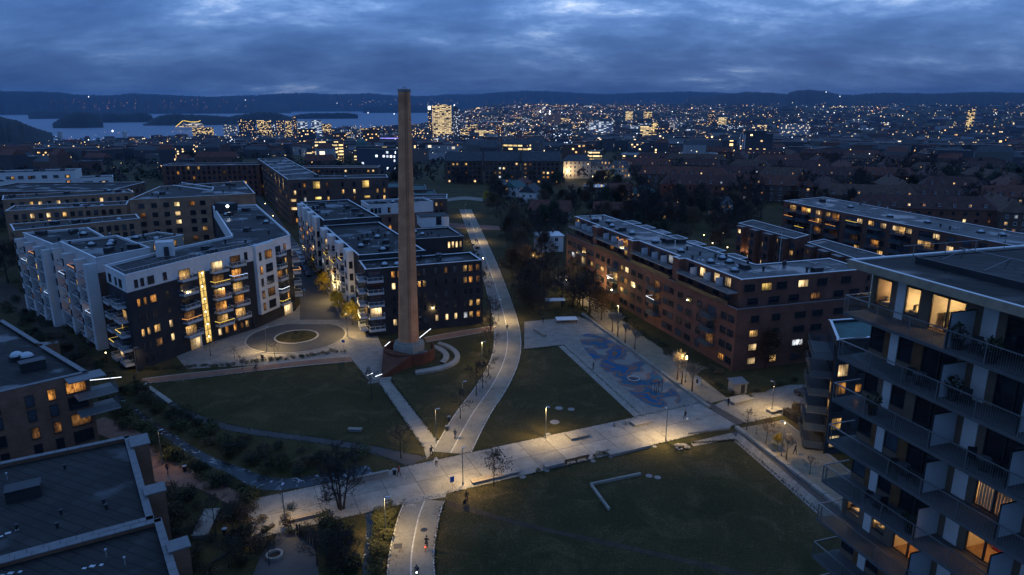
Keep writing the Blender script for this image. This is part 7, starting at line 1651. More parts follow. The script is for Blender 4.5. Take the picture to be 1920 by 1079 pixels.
# ================================================================== CITY CENTRE AND FAR SHORE
farwall('far_dark', (.05, .05, .06), .10, 4.0, 3.4, 3.0)
farwall('far_mid', (.10, .095, .09), .16, 4.0, 3.4, 3.2)
farwall('far_brick', (.10, .055, .04), .14, 3.6, 3.2, 2.6, (1, .58, .22))
farwall('far_pale', (.30, .30, .31), .16, 4.5, 3.5, 2.6, (1, .78, .5))
farwall('far_lit', (.08, .075, .07), .45, 6.0, 3.8, 2.2, (1, .70, .30), (.08, .92), (.3, .75))
farwall('far_office', (.07, .07, .07), .80, 9.0, 4.2, 1.9, (1, .74, .36), (.04, .96), (.3, .72))
farwall('far_white', (.30, .31, .33), .35, 10.0, 4.0, 1.8, (.85, .93, 1), (.05, .95), (.3, .72))
farwall('far_blue', (.05, .06, .09), .22, 4.0, 3.6, 2.4, (.75, .85, 1))
farwall('sparse_dark', (.05, .05, .055), .035, 9.0, 7.0, 2.2)
farwall('sparse_mid', (.11, .105, .10), .05, 9.0, 7.0, 2.4, (1, .74, .42))
farwall('sparse_brick', (.11, .06, .045), .04, 9.0, 7.0, 2.0, (1, .55, .2))
farwall('sparse_pale', (.28, .28, .28), .05, 9.0, 7.0, 2.0, (1, .85, .6))
emit('purple_light', (.35, .30, 1.0), 1.6)
mk('flood_brick', (.42, .22, .15), var=.1, scale=.05)  # floodlighting put into the brick's colour, no lamps stand there
FW = {}
def fbox(name, label, x0, x1, yt, dist, depth, mat, roofm='roof_felt', group=None, cap=None, rz=0.0, cat='building'):
    """a building of the far centre at its own distance, width and height"""
    a, b = far(x0, yt, dist), far(x1, yt, dist); cx_, cy2 = (a[0] + b[0]) / 2, (a[1] + b[1]) / 2; w_ = math.hypot(a[0] - b[0], a[1] - b[1]); z0 = tz(cx_, cy2) - 2; h = a[2] - z0
    rt = root(name, label, cat, (cx_, cy2, z0), group, world=False); rt.rotation_euler = (0, 0, math.atan2(-cx_, cy2) + rz)
    q = MB(); q.box(0, depth / 2, h / 2, w_, depth, h); part('wall', q, mat, rt)
    q = MB(); q.box(0, depth / 2, h + .3, w_ + .6, depth + .6, .6); rf = part('roof', q, roofm, rt)
    if cap: q = MB(); q.box(cap[0] * w_, depth / 2, h + 2.2, w_ * cap[1], depth * .6, 3.6); part('plant_room', q, mat, rf)
    return rt, w_, h
fbox('hotel_tower', 'slab tower with every floor lit yellow rising above the centre', 810, 846, 198, 3000, 30, 'far_office', cap=(0, .5))
rt, w_, h = fbox('tower_wing', 'dark fin wing with a bright white sign beside the lit slab tower', 802, 808.5, 199, 3010, 26, 'far_dark'); q = MB(); q.box(-1, -.4, h - 8, w_ * .8, .5, 15); part('sign', q, 'led_white', rt)
rt, w_, h = fbox('office_tower', 'dark slender tower with a glowing white tip', 850, 862, 205, 3050, 28, 'far_blue'); q = MB(); q.v += [(-w_ / 2, 0, h), (w_ / 2, 0, h), (w_ / 2, 28, h), (-w_ / 2, 28, h), (-w_ / 3, 4, h + 18), (-w_ / 3, 20, h + 18)]
for f in ((0, 1, 4), (1, 2, 5, 4), (2, 3, 5), (3, 0, 4, 5)): q.f.append(f); q.m.append(0)
sp_ = part('spire', q, 'metal_dark', rt); q = MB(); q.box(-w_ / 3, 4, h + 15, 4, 2, 8); part('tip_light', q, 'led_white', sp_)
rt, w_, h = fbox('city_hall', 'left of the twin floodlit brick towers in the centre', 1024, 1036, 211, 3600, 34, 'flood_brick'); q = MB(); q.box(2, -.5, h - 6, 8, .6, 8); part('clock', q, 'led_white', rt)
fbox('city_hall', 'right of the twin floodlit brick towers in the centre', 1039, 1051, 213, 3600, 34, 'flood_brick')
for i, (x0, x1, yt, mat, lab) in enumerate(((446, 478, 224, 'far_dark', 'dark waterfront block at the left of the glass row'), (481, 508, 226, 'far_lit', 'waterfront block with a dense grid of lit windows'), (510, 517, 232, 'far_blue', 'narrow waterfront block between lit neighbours'), (518, 532, 226, 'far_mid', 'waterfront block with lit top floors'), (534, 547, 227, 'far_lit', 'lit waterfront block beside the sloping white one'), (548, 556, 218, 'far_dark', 'dark slender waterfront tower'), (557, 577, 228, 'far_white', 'white sloping waterfront block'), (583, 603, 226, 'far_white', 'bright white waterfront block'), (604, 621, 233, 'far_lit', 'yellow lit waterfront block at the right end of the row'), (418, 444, 234, 'far_pale', 'pale low hall by the waterfront'), (360, 400, 240, 'far_lit', 'low lit terminal by the cruise ship'))): fbox('waterfront_block', lab, x0, x1, yt, 3250 + (i % 3) * 60, 28, mat)
rt, w_, h = fbox('office_block', 'office block with bright window bands beyond the dark brick roof', 590, 632, 266, 900, 18, 'far_office'); 
fbox('office_block', 'stepped right half of the bright-banded office block', 625, 643, 264, 905, 20, 'far_lit')
fbox('office_block', 'dark flat block with small white window dots', 558, 591, 243, 1500, 22, 'far_dark'); fbox('office_block', 'dark slab tower left of the chimney', 680, 711, 245, 1300, 20, 'far_brick', cap=(.1, .5)); fbox('office_block', 'brown block behind the round tank', 622, 650, 250, 1700, 20, 'far_brick')
fbox('apartment_house', 'old apartment house with a lit attic row left of the chimney', 711, 741, 276, 800, 16, 'far_lit', 'slate_roof')
a = far(677, 262, 1150); z0 = tz(a[0], a[1]); q = MB(); r_ = 9; q.lathe([(r_, z0), (r_, a[2] - 6), (r_ * .85, a[2] - 2), (r_ * .4, a[2] + .5), (.01, a[2] + 1)], 20, 0, a[0], a[1]); solo('gas_tank', q, 'green_roof', 'round green-domed tank between office blocks', 'tank', smooth=True)
rt, w_, h = fbox('apartment_tower', 'dark residential tower with white edge stripes above the tiled roofs', 1389, 1450, 252, 900, 22, 'far_dark', cap=(-.05, .7)); 
for sx in (-.5, -.42, -.36): q = MB(); q.box(sx * w_, -.2, h / 2, 1.2, .5, h); part('white_stripe', q, 'white_render', rt)
for i, (x0, x1, yt, d, mat, lab) in enumerate(((1201, 1222, 236, 2300, 'far_office', 'bright office block in the right half of the centre'), (1222, 1234, 231, 2320, 'far_lit', 'taller lit wing behind the bright office block'), (1173, 1187, 209, 4300, 'far_office', 'small lit tower on the rise right of the centre'), (1207, 1223, 210, 4500, 'far_lit', 'broad lit block on the rise right of the centre'), (1347, 1363, 220, 3600, 'far_office', 'round-topped lit block under the right hills'), (1328, 1340, 214, 3700, 'far_dark', 'dark tower beside the round-topped lit block'), (1256, 1272, 221, 3300, 'far_pale', 'pale twin block with lit stairs'), (1462, 1520, 232, 2400, 'far_pale', 'wide pale institution left of the tree patch'), (1815, 1830, 206, 3300, 'far_lit', 'lit block at the right edge of the hillside'), (900, 940, 262, 1900, 'far_pale', 'pale hall with white lit windows right of the towers'), (978, 1018, 264, 1800, 'far_white', 'long white-lit hall below the centre'), (985, 1012, 255, 2100, 'far_office', 'yellow-lit upper hall below the centre'), (890, 925, 244, 2500, 'far_office', 'long building with yellow ribbon windows'), (1020, 1060, 247, 2500, 'far_white', 'white ribbon-windowed block below the twin towers'), (930, 945, 238, 2700, 'far_brick', 'brown block beside the yellow ribbon building'), (1105, 1150, 229, 2800, 'far_white', 'pale blue block in the crowded centre'), (863, 876, 242, 2900, 'far_lit', 'warm lit block at the foot of the towers'), (755, 800, 243, 2700, 'far_mid', 'wide block between chimney and towers'), (1230, 1262, 241, 2200, 'far_dark', 'dark block right of the bright office'))): fbox('office_block', lab, x0, x1, yt, d, 22, mat)
a, b = far(712, 259, 1900), far(745, 257, 1900); q = MB(); q.box((a[0] + b[0]) / 2, (a[1] + b[1]) / 2, a[2] - 4, elen(a, b), 30, 5); rt = root('station_hall', 'low hall with a purple glowing roof beside the chimney', 'hall', ((a[0] + b[0]) / 2, (a[1] + b[1]) / 2, tz(a[0], a[1])), world=True); part('hall', q, 'far_blue', rt); q = MB(); q.box((a[0] + b[0]) / 2, (a[1] + b[1]) / 2, a[2] - 1.1, elen(a, b), 28, .8); part('glowing_roof', q, 'purple_light', rt)
for i, (x0, x1, y, d) in enumerate(((1276, 1345, 290, 800), (1165, 1240, 292, 760))):
    fbox('industrial_hall', ['low hall with a long pale roof left of the dark tower', 'low hall with a pale roof beyond the institution'][i], x0, x1, y, d, 40, 'far_mid', 'roof_grey')
# countable ordinary city buildings
rr = random.Random(77); FM = ['sparse_dark'] * 4 + ['sparse_mid'] * 4 + ['sparse_brick'] * 3 + ['sparse_pale'] * 2 + ['far_dark', 'far_mid', 'far_brick']
CB = {}
def citybox(w_, d_, h, mat, pitched):
    k = (w_, d_, h, mat, pitched)
    if k not in CB:
        q = MB(); q.box(0, 0, h / 2 - 2, w_, d_, h + 4); r_ = MB()
        if pitched:
            r_.v += [(-w_ / 2, -d_ / 2, h), (w_ / 2, -d_ / 2, h), (w_ / 2, d_ / 2, h), (-w_ / 2, d_ / 2, h), (-w_ / 2 + 2, 0, h + 5), (w_ / 2 - 2, 0, h + 5)]
            for f in ((0, 1, 5, 4), (2, 3, 4, 5), (1, 2, 5), (3, 0, 4)): r_.f.append(f); r_.m.append(0)
        else: r_.box(0, 0, h + .25, w_ + .4, d_ + .4, .5)
        CB[k] = (q.mesh('wall', mat), r_.mesh('roof', ('tile_roof' if rr.random() < .35 else 'slate_roof') if pitched else 'roof_felt'))
    return CB[k]
def onland(x, y):
    return tz(x, y) > -97.5
n = 0; CZ = {}
while n < 260:
    px = rr.uniform(40, 1930); r = 600 * (3400 / 600) ** (rr.random() ** .8); u = (px - 960) / FPX / .9665; y = r / math.sqrt(1 + u * u); x = u * y
    if not onland(x, y): continue
    if px < 560 and r < 750: continue
    if px > 1180 and r < 720: continue
    w_, d_, h = rr.choice((16, 22, 30, 42)), rr.choice((12, 15)), rr.choice((10, 13, 16, 20) if r < 1500 else (13, 16, 20, 24))
    cen_ = math.exp(-((px - 900) / 420) ** 2); mat = rr.choice(FM) if rr.random() > .35 * cen_ else rr.choice(('far_lit', 'far_office', 'far_white', 'far_blue'))
    wm, rm2 = citybox(w_, d_, h, mat, rr.random() < .5)
    zone_ = 'behind the left blocks' if px < 480 else 'left of the chimney' if px < 740 else 'between chimney and twin towers' if px < 1020 else 'behind the cream institution' if px < 1250 else 'left of the dark tower' if px < 1390 else 'beyond the tiled roofs'
    rt = root('city_building', '', 'building', (x, y, tz(x, y)), 'ordinary city buildings', world=False); rt.rotation_euler = (0, 0, rr.uniform(-.6, .6)); link('wall', wm, rt); link('roof', rm2, rt); n += 1; CZ.setdefault((zone_, 'near' if r < 1000 else 'middle' if r < 1900 else 'far'), []).append(rt)
for (zo, di), v_ in CZ.items(): seq_labels(v_, 'small city building ' + zo + ', %s from the left of the ' + di + ' ones')
q = MB(); names = ['sparse_dark', 'sparse_mid', 'sparse_brick', 'sparse_pale', 'far_lit', 'far_blue', 'far_white', 'roof_felt', 'slate_roof', 'tile_roof']
n = 0
while n < 3300:
    px = rr.uniform(-60, 2000); r = 1200 * (9500 / 1200) ** (rr.random() ** 1.1); u = (px - 960) / FPX / .9665; y = r / math.sqrt(1 + u * u); x = u * y
    if not onland(x, y) or (px < 240 and r > 3000): continue
    s = 1 + r / 5000; w_, d_, h = rr.uniform(12, 38) * s, rr.uniform(10, 18) * s, rr.uniform(8, 19) * (1 if r < 4500 else .7); cen_ = math.exp(-((px - 900) / 420) ** 2) * (1 if 2000 < r < 4500 else .2)
    mi = rr.choice((0, 0, 1, 1, 2, 2, 3)) if rr.random() > .3 * cen_ else rr.choice((4, 5, 5, 6)); z = tz(x, y); rz = rr.uniform(-.7, .7)
    q.box(x, y, z + h / 2 - 3, w_, d_, h + 6, rz, mi); q.box(x, y, z + h + .35, w_ + .4, d_ + .4, .7, rz, rr.choice((7, 8, 9))); n += 1
stuff('distant_city', q, names, 'countless small buildings of the distant city and hillsides', 'city')
# far lights
q = MB(); LM_ = ['fl_warm', 'fl_white', 'fl_orange', 'fl_pink']
emit('fl_warm', (1, .72, .38), 2.6); emit('fl_white', (.9, .95, 1), 3.0); emit('fl_orange', (1, .45, .14), 2.4); emit('fl_pink', (1, .42, .30), 1.5)
def dot(x, y, z, r, mi):
    n = len(q.v); q.v += [(x, y, z - r), (x + r, y, z), (x, y + r, z), (x - r, y, z), (x, y - r, z), (x, y, z + r)]
    for f in ((0, 2, 1), (0, 3, 2), (0, 4, 3), (0, 1, 4), (5, 1, 2), (5, 2, 3), (5, 3, 4), (5, 4, 1)): q.f.append(tuple(n + i for i in f)); q.m.append(mi)
n = 0
while n < 360:   # street lines: evenly spaced lamps along short streets, and loose windows around them
    px = rr.gauss(1000, 210) if rr.random() < .8 else rr.uniform(0, 1920); r = 750 * (8500 / 750) ** (rr.random() ** .7); u = (px - 960) / FPX / .9665; y = r / math.sqrt(1 + u * u); x = u * y
    if px < 0 or px > 1920 or not onland(x, y): continue
    if r < 1300 and rr.random() < .65: continue
    a = rr.choice((rr.gauss(0, .35), rr.gauss(1.57, .3))); k = rr.randint(3, 12); st_ = rr.uniform(22, 48) * (1 + r / 5000); mi = rr.choice((0, 1, 1, 0, 2, 3, 1) if r < 4500 else (0, 1, 3, 3)); sz = rr.choice((.00012, .00016, .00022, .00036))
    for i in range(k):
        xx, yy = x + math.cos(a) * st_ * (i - k / 2) + rr.gauss(0, 5), y + math.sin(a) * st_ * (i - k / 2) + rr.gauss(0, 5)
        if onland(xx, yy): dot(xx, yy, tz(xx, yy) + rr.uniform(9, 15), r * sz * rr.uniform(.7, 1.3), mi if rr.random() < .8 else rr.choice((0, 1)))
    for i in range(rr.randint(0, 5)):
        xx, yy = x + rr.gauss(0, 90), y + rr.gauss(0, 90)
        if onland(xx, yy): dot(xx, yy, tz(xx, yy) + rr.uniform(8, 26), r * rr.choice((.00018, .00025, .0004, .0007)), rr.choice((0, 0, 1, 2)))
    n += 1
for (x0, x1, y0, y1, d, k, mats) in ((85, 480, 186, 207, 12300, 150, (3, 3, 3, 2)), (400, 760, 184, 198, 14800, 60, (3, 0)), (780, 1300, 184, 196, 14800, 110, (3, 0, 3)), (1290, 1920, 192, 204, 8800, 110, (3, 0, 2, 1)), (30, 430, 246, 262, 3350, 120, (0, 2, 1, 3)), (0, 560, 262, 282, 1400, 60, (0, 2, 0, 1)), (560, 870, 238, 250, 4300, 90, (0, 1, 2))):
    for _ in range(k):
        p = far(rr.uniform(x0, x1), y1 - (y1 - y0) * rr.random() ** 1.6, d); dot(p[0], p[1], p[2], d * rr.choice((.00014, .0002, .0003)), rr.choice(mats))
for px, py, d, s in ((1549, 173, 8600, .0007), (1575, 181, 8600, .0007), (460, 188, 12000, .0006), (632, 194, 12000, .0005), (166, 182, 11800, .0008), (1013, 210, 3400, .0012), (1031, 209, 3400, .0013), (690, 212, 6000, .0008), (739, 214, 6000, .0008), (1335, 257, 1300, .0016), (1367, 258, 1300, .0016), (211, 246, 3600, .0014)):
    p = far(px, py, d); dot(p[0], p[1], p[2], d * s, 1 if py < 250 else 0)
stuff('city_lights', q, LM_, 'scattered street lights of the far city and shores', 'lights')
# woods between the houses
q = MB(); rr = random.Random(5); n = 0
while n < 1500:
    px = rr.uniform(-60, 1990); r = 480 * (3000 / 480) ** (rr.random() ** 1.2); u = (px - 960) / FPX / .9665; y = r / math.sqrt(1 + u * u); x = u * y
    if not onland(x, y): continue
    if 700 < px < 1180 and rr.random() < .55: continue
    if px < 560 and 480 < r < 560: continue
    hh = rr.uniform(5, 9); leafball(q, (x, y, tz(x, y) + hh * .75), hh * .62, 34, hh * .2, rr, rr.choice((0, 0, 1)), 1.0); n += 1
for (x0, x1, y0, y1, k) in ((180, 470, 268, 284, 130), (-20, 560, 262, 292, 230), (1640, 1930, 268, 300, 130), (0, 120, 258, 268, 70)):
    for _ in range(k):
        x, y, z = PT(rr.uniform(x0, x1), rr.uniform(y0, y1)); hh = rr.uniform(6, 11); leafball(q, (x, y, z + hh * .75), hh * .62, 40, hh * .2, rr, rr.choice((0, 1)), 1.1)
stuff('woodland', q, ['twig_dark', 'leaf_dark'], 'dark belts of bare woodland between the districts', 'woods')
# cruise ship
a, b = far(328, 238, 4750), far(386, 238, 4750); c_ = v2(a).lerp(v2(b), .5); L_ = elen(a, b); rt = root('cruise_ship', 'lit cruise ship with strings of lights moored in the fjord', 'ship', (c_.x, c_.y, -100), world=False); rt.rotation_euler = (0, 0, math.atan2(b[1] - a[1], b[0] - a[0]))
q = MB(); hl = [(-L_ / 2, 0), (-L_ / 2 + 22, -14), (L_ / 2 - 6, -14), (L_ / 2, -10), (L_ / 2, 10), (L_ / 2 - 6, 14), (-L_ / 2 + 22, 14)]; q.prism(hl, 0, 14); part('hull', q, 'white_render', rt)
for i in range(4): q = MB(); q.box(6 + 3 * i, 0, 16.5 + 5 * i, L_ * (.80 - .07 * i), 24 - 2 * i, 5); part('deck', q, 'far_white' if i % 2 else 'far_office', rt)
q = MB(); q.box(20, 0, 40, 26, 10, 9); part('funnel', q, 'white_render', rt)
for x0, z0, x1, z1 in ((-L_ / 2 + 4, 16, -L_ * .22, 52), (-L_ * .2, 52, L_ * .02, 44), (L_ * .02, 44, L_ * .26, 44), (L_ * .26, 44, L_ * .34, 52)):
    q = MB(); q.tube([(x0, -12, z0), (x1, -12, z1)], 1.5, 5); part('light_string', q, 'led_yellow', rt)
q = MB(); q.tube([(-L_ * .21, 0, 36), (-L_ * .21, 0, 62)], 1.0, 6); part('mast', q, 'metal_pale', rt)
q = MB()
for px, yb in ((233, 262), (112, 258)):
    a = far(px, 248, 3200); q = MB(); q.box(a[0], a[1], (a[2] - 96) / 2 + .0, 12, 12, a[2] + 96); q.box(a[0], a[1], a[2] + 1, 13, 13, 2); solo('silo', q, 'pale_render', 'pale grain silo on the harbour shore, %s' % ('right one' if px > 200 else 'left one'), 'silo')

# ================================================================== PEOPLE
def person_mesh(pose):
    """one continuous skinned body: joints as a graph with radii"""
    me = bpy.data.meshes.new('body'); bm = bmesh.new(); sk = bm.verts.layers.skin.verify(); V = {}
    def J(n, p, r, r2=None): v = bm.verts.new(p); v[sk].radius = (r, r2 or r); V[n] = v
    f = pose.get('stride', .22); a = pose.get('arms', .12); ln = pose.get('lean', .05); aw = pose.get('out', .0)
    J('pelvis', (0, 0, .98), .15, .12); V['pelvis'][sk].use_root = True
    J('waist', (0, -ln * .4, 1.12), .14, .11); J('chest', (0, -ln, 1.34), .17, .12); J('neck', (0, -ln * 1.2, 1.50), .06); J('chin', (0, -ln * 1.3 - .03, 1.57), .075, .085); J('head', (0, -ln * 1.3 - .01, 1.67), .088, .10); J('top', (0, -ln * 1.3, 1.745), .06)
    for s, sg in (('l', 1), ('r', -1)):
        fw = f * sg
        J('hip' + s, (.1 * sg, 0, .92), .095); J('knee' + s, (.1 * sg, -fw * .55 - .03, .52), .062); J('ankle' + s, (.1 * sg, -fw * .9 + .05 * (1 if fw < 0 else 0), .10), .042); J('toe' + s, (.105 * sg, -fw * .9 - .17, .045), .038, .03)
        J('sh' + s, (.2 * sg, -ln, 1.41), .065); J('el' + s, ((.26 + aw) * sg, -ln + fw * a * 2.0, 1.15 + aw * .35), .047); J('wr' + s, ((.25 + aw * 1.8) * sg, -ln + fw * a * 2.6 - .08, .92 + aw * .8), .034); J('hd' + s, ((.25 + aw * 2.0) * sg, -ln + fw * a * 2.8 - .10, .83 + aw * .8), .04, .024)
        for p, q_ in (('pelvis', 'hip' + s), ('hip' + s, 'knee' + s), ('knee' + s, 'ankle' + s), ('ankle' + s, 'toe' + s), ('chest', 'sh' + s), ('sh' + s, 'el' + s), ('el' + s, 'wr' + s), ('wr' + s, 'hd' + s)): bm.edges.new((V[p], V[q_]))
        for i in range(5):
            J('fa%d' % i + s, ((.25 + aw * 2.0 + .0) * sg, -ln + fw * a * 2.8 - .10 + (i - 2) * .018, .76 + aw * .8 + (.03 if i == 0 else 0)), .0085); bm.edges.new((V['hd' + s], V['fa%d' % i + s]))
    for p, q_ in (('pelvis', 'waist'), ('waist', 'chest'), ('chest', 'neck'), ('neck', 'chin'), ('chin', 'head'), ('head', 'top')): bm.edges.new((V[p], V[q_]))
    if pose.get('sit'):
        for s, sg in (('l', 1), ('r', -1)):
            V['knee' + s].co = (.11 * sg, -.40, .86 + .12 * sg); V['ankle' + s].co = (.1 * sg, -.28, .50 + .17 * sg); V['toe' + s].co = (.1 * sg, -.45, .44 + .17 * sg)
            V['el' + s].co = (.26 * sg, -.42, 1.18); V['wr' + s].co = (.24 * sg, -.62, 1.05); V['hd' + s].co = (.22 * sg, -.68, 1.03)
            for i in range(5): V['fa%d' % i + s].co = (.19 * sg + .01 * i, -.75, .99)
    if pose.get('crouch'):
        for n_, v in V.items():
            if n_[:4] not in ('hipl', 'hipr', 'knee', 'ankl', 'toel', 'toer'): v.co = v.co + Vector((0, -.1, -.5))
        for s, sg in (('l', 1), ('r', -1)): V['hip' + s].co = (.1 * sg, 0, .44); V['knee' + s].co = (.14 * sg, -.36, .5)
    bm.to_mesh(me); bm.free(); o = bpy.data.objects.new('tmp', me); col.objects.link(o)
    o.modifiers.new('Skin', 'SKIN').use_smooth_shade = True; ss = o.modifiers.new('Sub', 'SUBSURF'); ss.levels = 1; ss.render_levels = 1
    dg = bpy.context.evaluated_depsgraph_get(); r_ = bpy.data.meshes.new_from_object(o.evaluated_get(dg)); bpy.data.objects.remove(o); r_.name = 'body'; return r_
POSES = {'walk': person_mesh({}), 'stand': person_mesh({'stride': .05, 'arms': .05}), 'swing': person_mesh({'stride': .28, 'out': .10, 'lean': .08}), 'ride': person_mesh({'sit': 1, 'lean': .35}), 'crouch': person_mesh({'crouch': 1, 'lean': .2, 'stride': .1})}
def person(px, py, pose, top, legs, rz, label, s=1.0, loc=None, cr=0.0):
    me = POSES[pose].copy(); me.materials.clear()
    for m_ in (top, legs, 'skin', 'tyre', 'hair'): me.materials.append(M[m_])
    dz = -.5 if pose == 'crouch' else 0
    for p in me.polygons:
        z = p.center.z - dz; x = abs(p.center.x); mi = 0
        if z < .13 and pose != 'ride': mi = 3
        elif z < .99 and not (x > .2 and z > .7) and pose != 'ride': mi = 1
        elif pose == 'ride' and z < 1.02 and p.center.y > -.55: mi = 1
        elif z > 1.51: mi = 2
        elif x > .19 and z < .90: mi = 2
        p.material_index = mi; p.use_smooth = True
    p3 = loc or P3(px, py, .06 if loc is None else 0); rt = root('person', label, 'person', p3, world=False); rt.rotation_euler = (0, 0, rz); rt.scale = (s,) * 3
    link('body', me, rt); ln = {'swing': .08, 'ride': .35, 'crouch': .2}.get(pose, .05); q = MB(); hy = -ln * 1.3 + .015; hz_ = 1.665 + dz; hy += -.1 if pose == 'crouch' else 0
    q.lathe([(.108, hz_ - .01), (.112, hz_ + .03), (.095, hz_ + .08), (.05, hz_ + .115), (.001, hz_ + .12)], 10, 0, 0, hy + .012); part('hair', q, 'hair', rt, smooth=True)
    q = MB(); q.box(0, hy - .118, hz_ - .035, .025, .035, .04); part('nose', q, 'skin', rt)
    return rt
person(951, 621, 'walk', 'cloth_black', 'cloth_black', R(190), 'person in dark clothes walking up the cycle path near the plaza')
person(1018, 606, 'stand', 'cloth_black', 'cloth_navy', 0, 'person in black standing at the head of the plaza')
person(1112, 694, 'stand', 'cloth_black', 'cloth_black', 1.2, 'person in dark clothes standing at the edge of the triangular lawn')
b = person(1284, 787, 'walk', 'cloth_black', 'cloth_navy', .6, 'person in black with a white bag on the promenade'); 
q = MB(); q.lathe([(.001, 0), (.2, .03), (.24, .3), (.12, .5), (.03, .56)], 10); bg_ = tag(link('carrier_bag', q.mesh('carrier_bag', 'white_render', True)), 'white carrier bag beside the person on the promenade', 'bag'); x, y = P(1286, 788); bg_.location = (x + .18, y - .2, .06)
person(1365, 762, 'stand', 'cloth_black', 'cloth_black', 2.0, 'person in black standing before the white seating platform')
person(1490, 852, 'walk', 'cloth_black', 'cloth_black', .9, 'person in black walking on the tree-planted gravel', 1.05)
person(853, 823, 'walk', 'cloth_navy', 'cloth_black', 2.6, 'person with a dark backpack walking away up the cycle path')
q = MB(); q.box(0, .2, 1.28, .3, .18, .42)
person(809, 856, 'swing', 'cloth_black', 'cloth_black', .5, 'person in black with arms held out at the path corner', 1.05)
person(818, 875, 'walk', 'cloth_pale', 'cloth_black', .2, 'person in a pale jacket walking towards the promenade')
person(748, 893, 'walk', 'cloth_red', 'cloth_black', 1.3, 'person in a red jacket beside the litter bin')
person(315, 889, 'walk', 'cloth_black', 'cloth_navy', 3.0, 'person in dark clothes on the lower left brick walk', 1.05)
person(875, 941, 'stand', 'cloth_black', 'cloth_black', .4, 'person in black standing on the dark grass below the sign')
person(869, 947, 'crouch', 'cloth_black', 'cloth_black', 1.4, 'person in black crouching on the dark grass')
person(892, 456, 'walk', 'cloth_black', 'cloth_black', 3.0, 'left one of a couple in black walking far up the cycle path'); person(896, 457, 'walk', 'cloth_navy', 'cloth_black', 3.0, 'right one of a couple in black walking far up the cycle path')
person(912, 508, 'walk', 'cloth_black', 'cloth_navy', 0, 'person in black beside the upper cycle path'); person(880, 425, 'stand', 'cloth_black', 'cloth_black', 0, 'distant dark figure at the start of the cycle path')
person(477, 617, 'stand', 'cloth_black', 'cloth_black', .7, 'person in black at the wall of the courtyard block')
# bicycles
def make_bike():
    rt = root('bicycle', '', 'bicycle', group='bicycles on the path', world=False)
    for y in (.52, -.52):
        wq = MB(); k = 24
        for i in range(k):
            a, a2 = 6.283 * i / k, 6.283 * (i + 1) / k; wq.tube([(0, y + .33 * math.cos(a), .34 + .33 * math.sin(a)), (0, y + .33 * math.cos(a2), .34 + .33 * math.sin(a2))], .022, 5, cap=False)
        wh = part('wheel', wq, 'tyre', rt); sq = MB()
        for i in range(8): a = 3.1416 * i / 8; sq.tube([(0, y + .31 * math.cos(a), .34 + .31 * math.sin(a)), (0, y - .31 * math.cos(a), .34 - .31 * math.sin(a))], .004, 3)
        part('spokes', sq, 'metal_grey', wh)
    q = MB(); bb, seat, head = (0, .08, .30), (0, .2, .86), (0, -.34, .86)
    for a, b in ((bb, seat), (bb, head), ((0, .19, .78), (0, -.33, .80)), (bb, (0, .52, .34)), ((0, .19, .78), (0, .52, .34)), (head, (0, -.52, .34)), (head, (0, -.32, 1.02))): q.tube([a, b], .018, 6)
    part('frame', q, 'metal_dark', rt); q = MB(); q.tube([(-.28, -.26, 1.04), (-.12, -.34, 1.03), (.12, -.34, 1.03), (.28, -.26, 1.04)], .015, 6); part('handlebar', q, 'metal_grey', rt)
    q = MB(); q.box(0, .22, .89, .15, .25, .05); part('saddle', q, 'tyre', rt); q = MB(); q.tube([(-.16, .08, .30), (.16, .08, .30)], .012, 5); q.box(-.17, .08, .2, .08, .1, .02); q.box(.17, .08, .42, .08, .1, .02); part('pedals', q, 'metal_dark', rt)
    return rt
bk = make_bike(); BL = []
for i, (px, py, rz, lamp, lab, plab, top) in enumerate(((800, 1030, 3.05, 'tail_red', 'bicycle with a red tail light on the lower cycle path', 'cyclist in dark clothes riding away on the lower cycle path', 'cloth_black'), (782, 1082, .1, 'head_white', 'bicycle with a white headlight at the bottom edge', 'cyclist in navy riding towards the bottom edge', 'cloth_navy'), (480, 697, 1.3, None, 'dark bicycle on the brick footpath', 'cyclist in dark clothes on the brick footpath', 'cloth_black'), (253, 716, 1.6, None, 'dark bicycle at the end of the glowing handrail', 'cyclist in dark clothes near the glowing handrail', 'cloth_black'))):
    p = P3(px, py, .04); b = put(bk, p, rz, 1.0, lab, 'bicycles on the path'); 
    person(0, 0, 'ride', top, 'cloth_black', rz, plab, 1.0, loc=(p[0] + math.sin(rz) * -.22, p[1] + math.cos(rz) * .22, p[2] - .03))
    BL.append((b, lamp))
for b, lamp in BL:
    if lamp:
        q = MB(); yy = .62 if lamp == 'tail_red' else -.5; q.lathe([(.001, -.09), (.07, -.06), (.09, 0), (.07, .06), (.001, .09)], 8, 0, 0, yy)
        for j in range(len(q.v)): q.v[j] = (q.v[j][0], q.v[j][1], q.v[j][2] + (.72 if lamp == 'tail_red' else .95))
        part('bicycle_lamp', q, lamp, b)
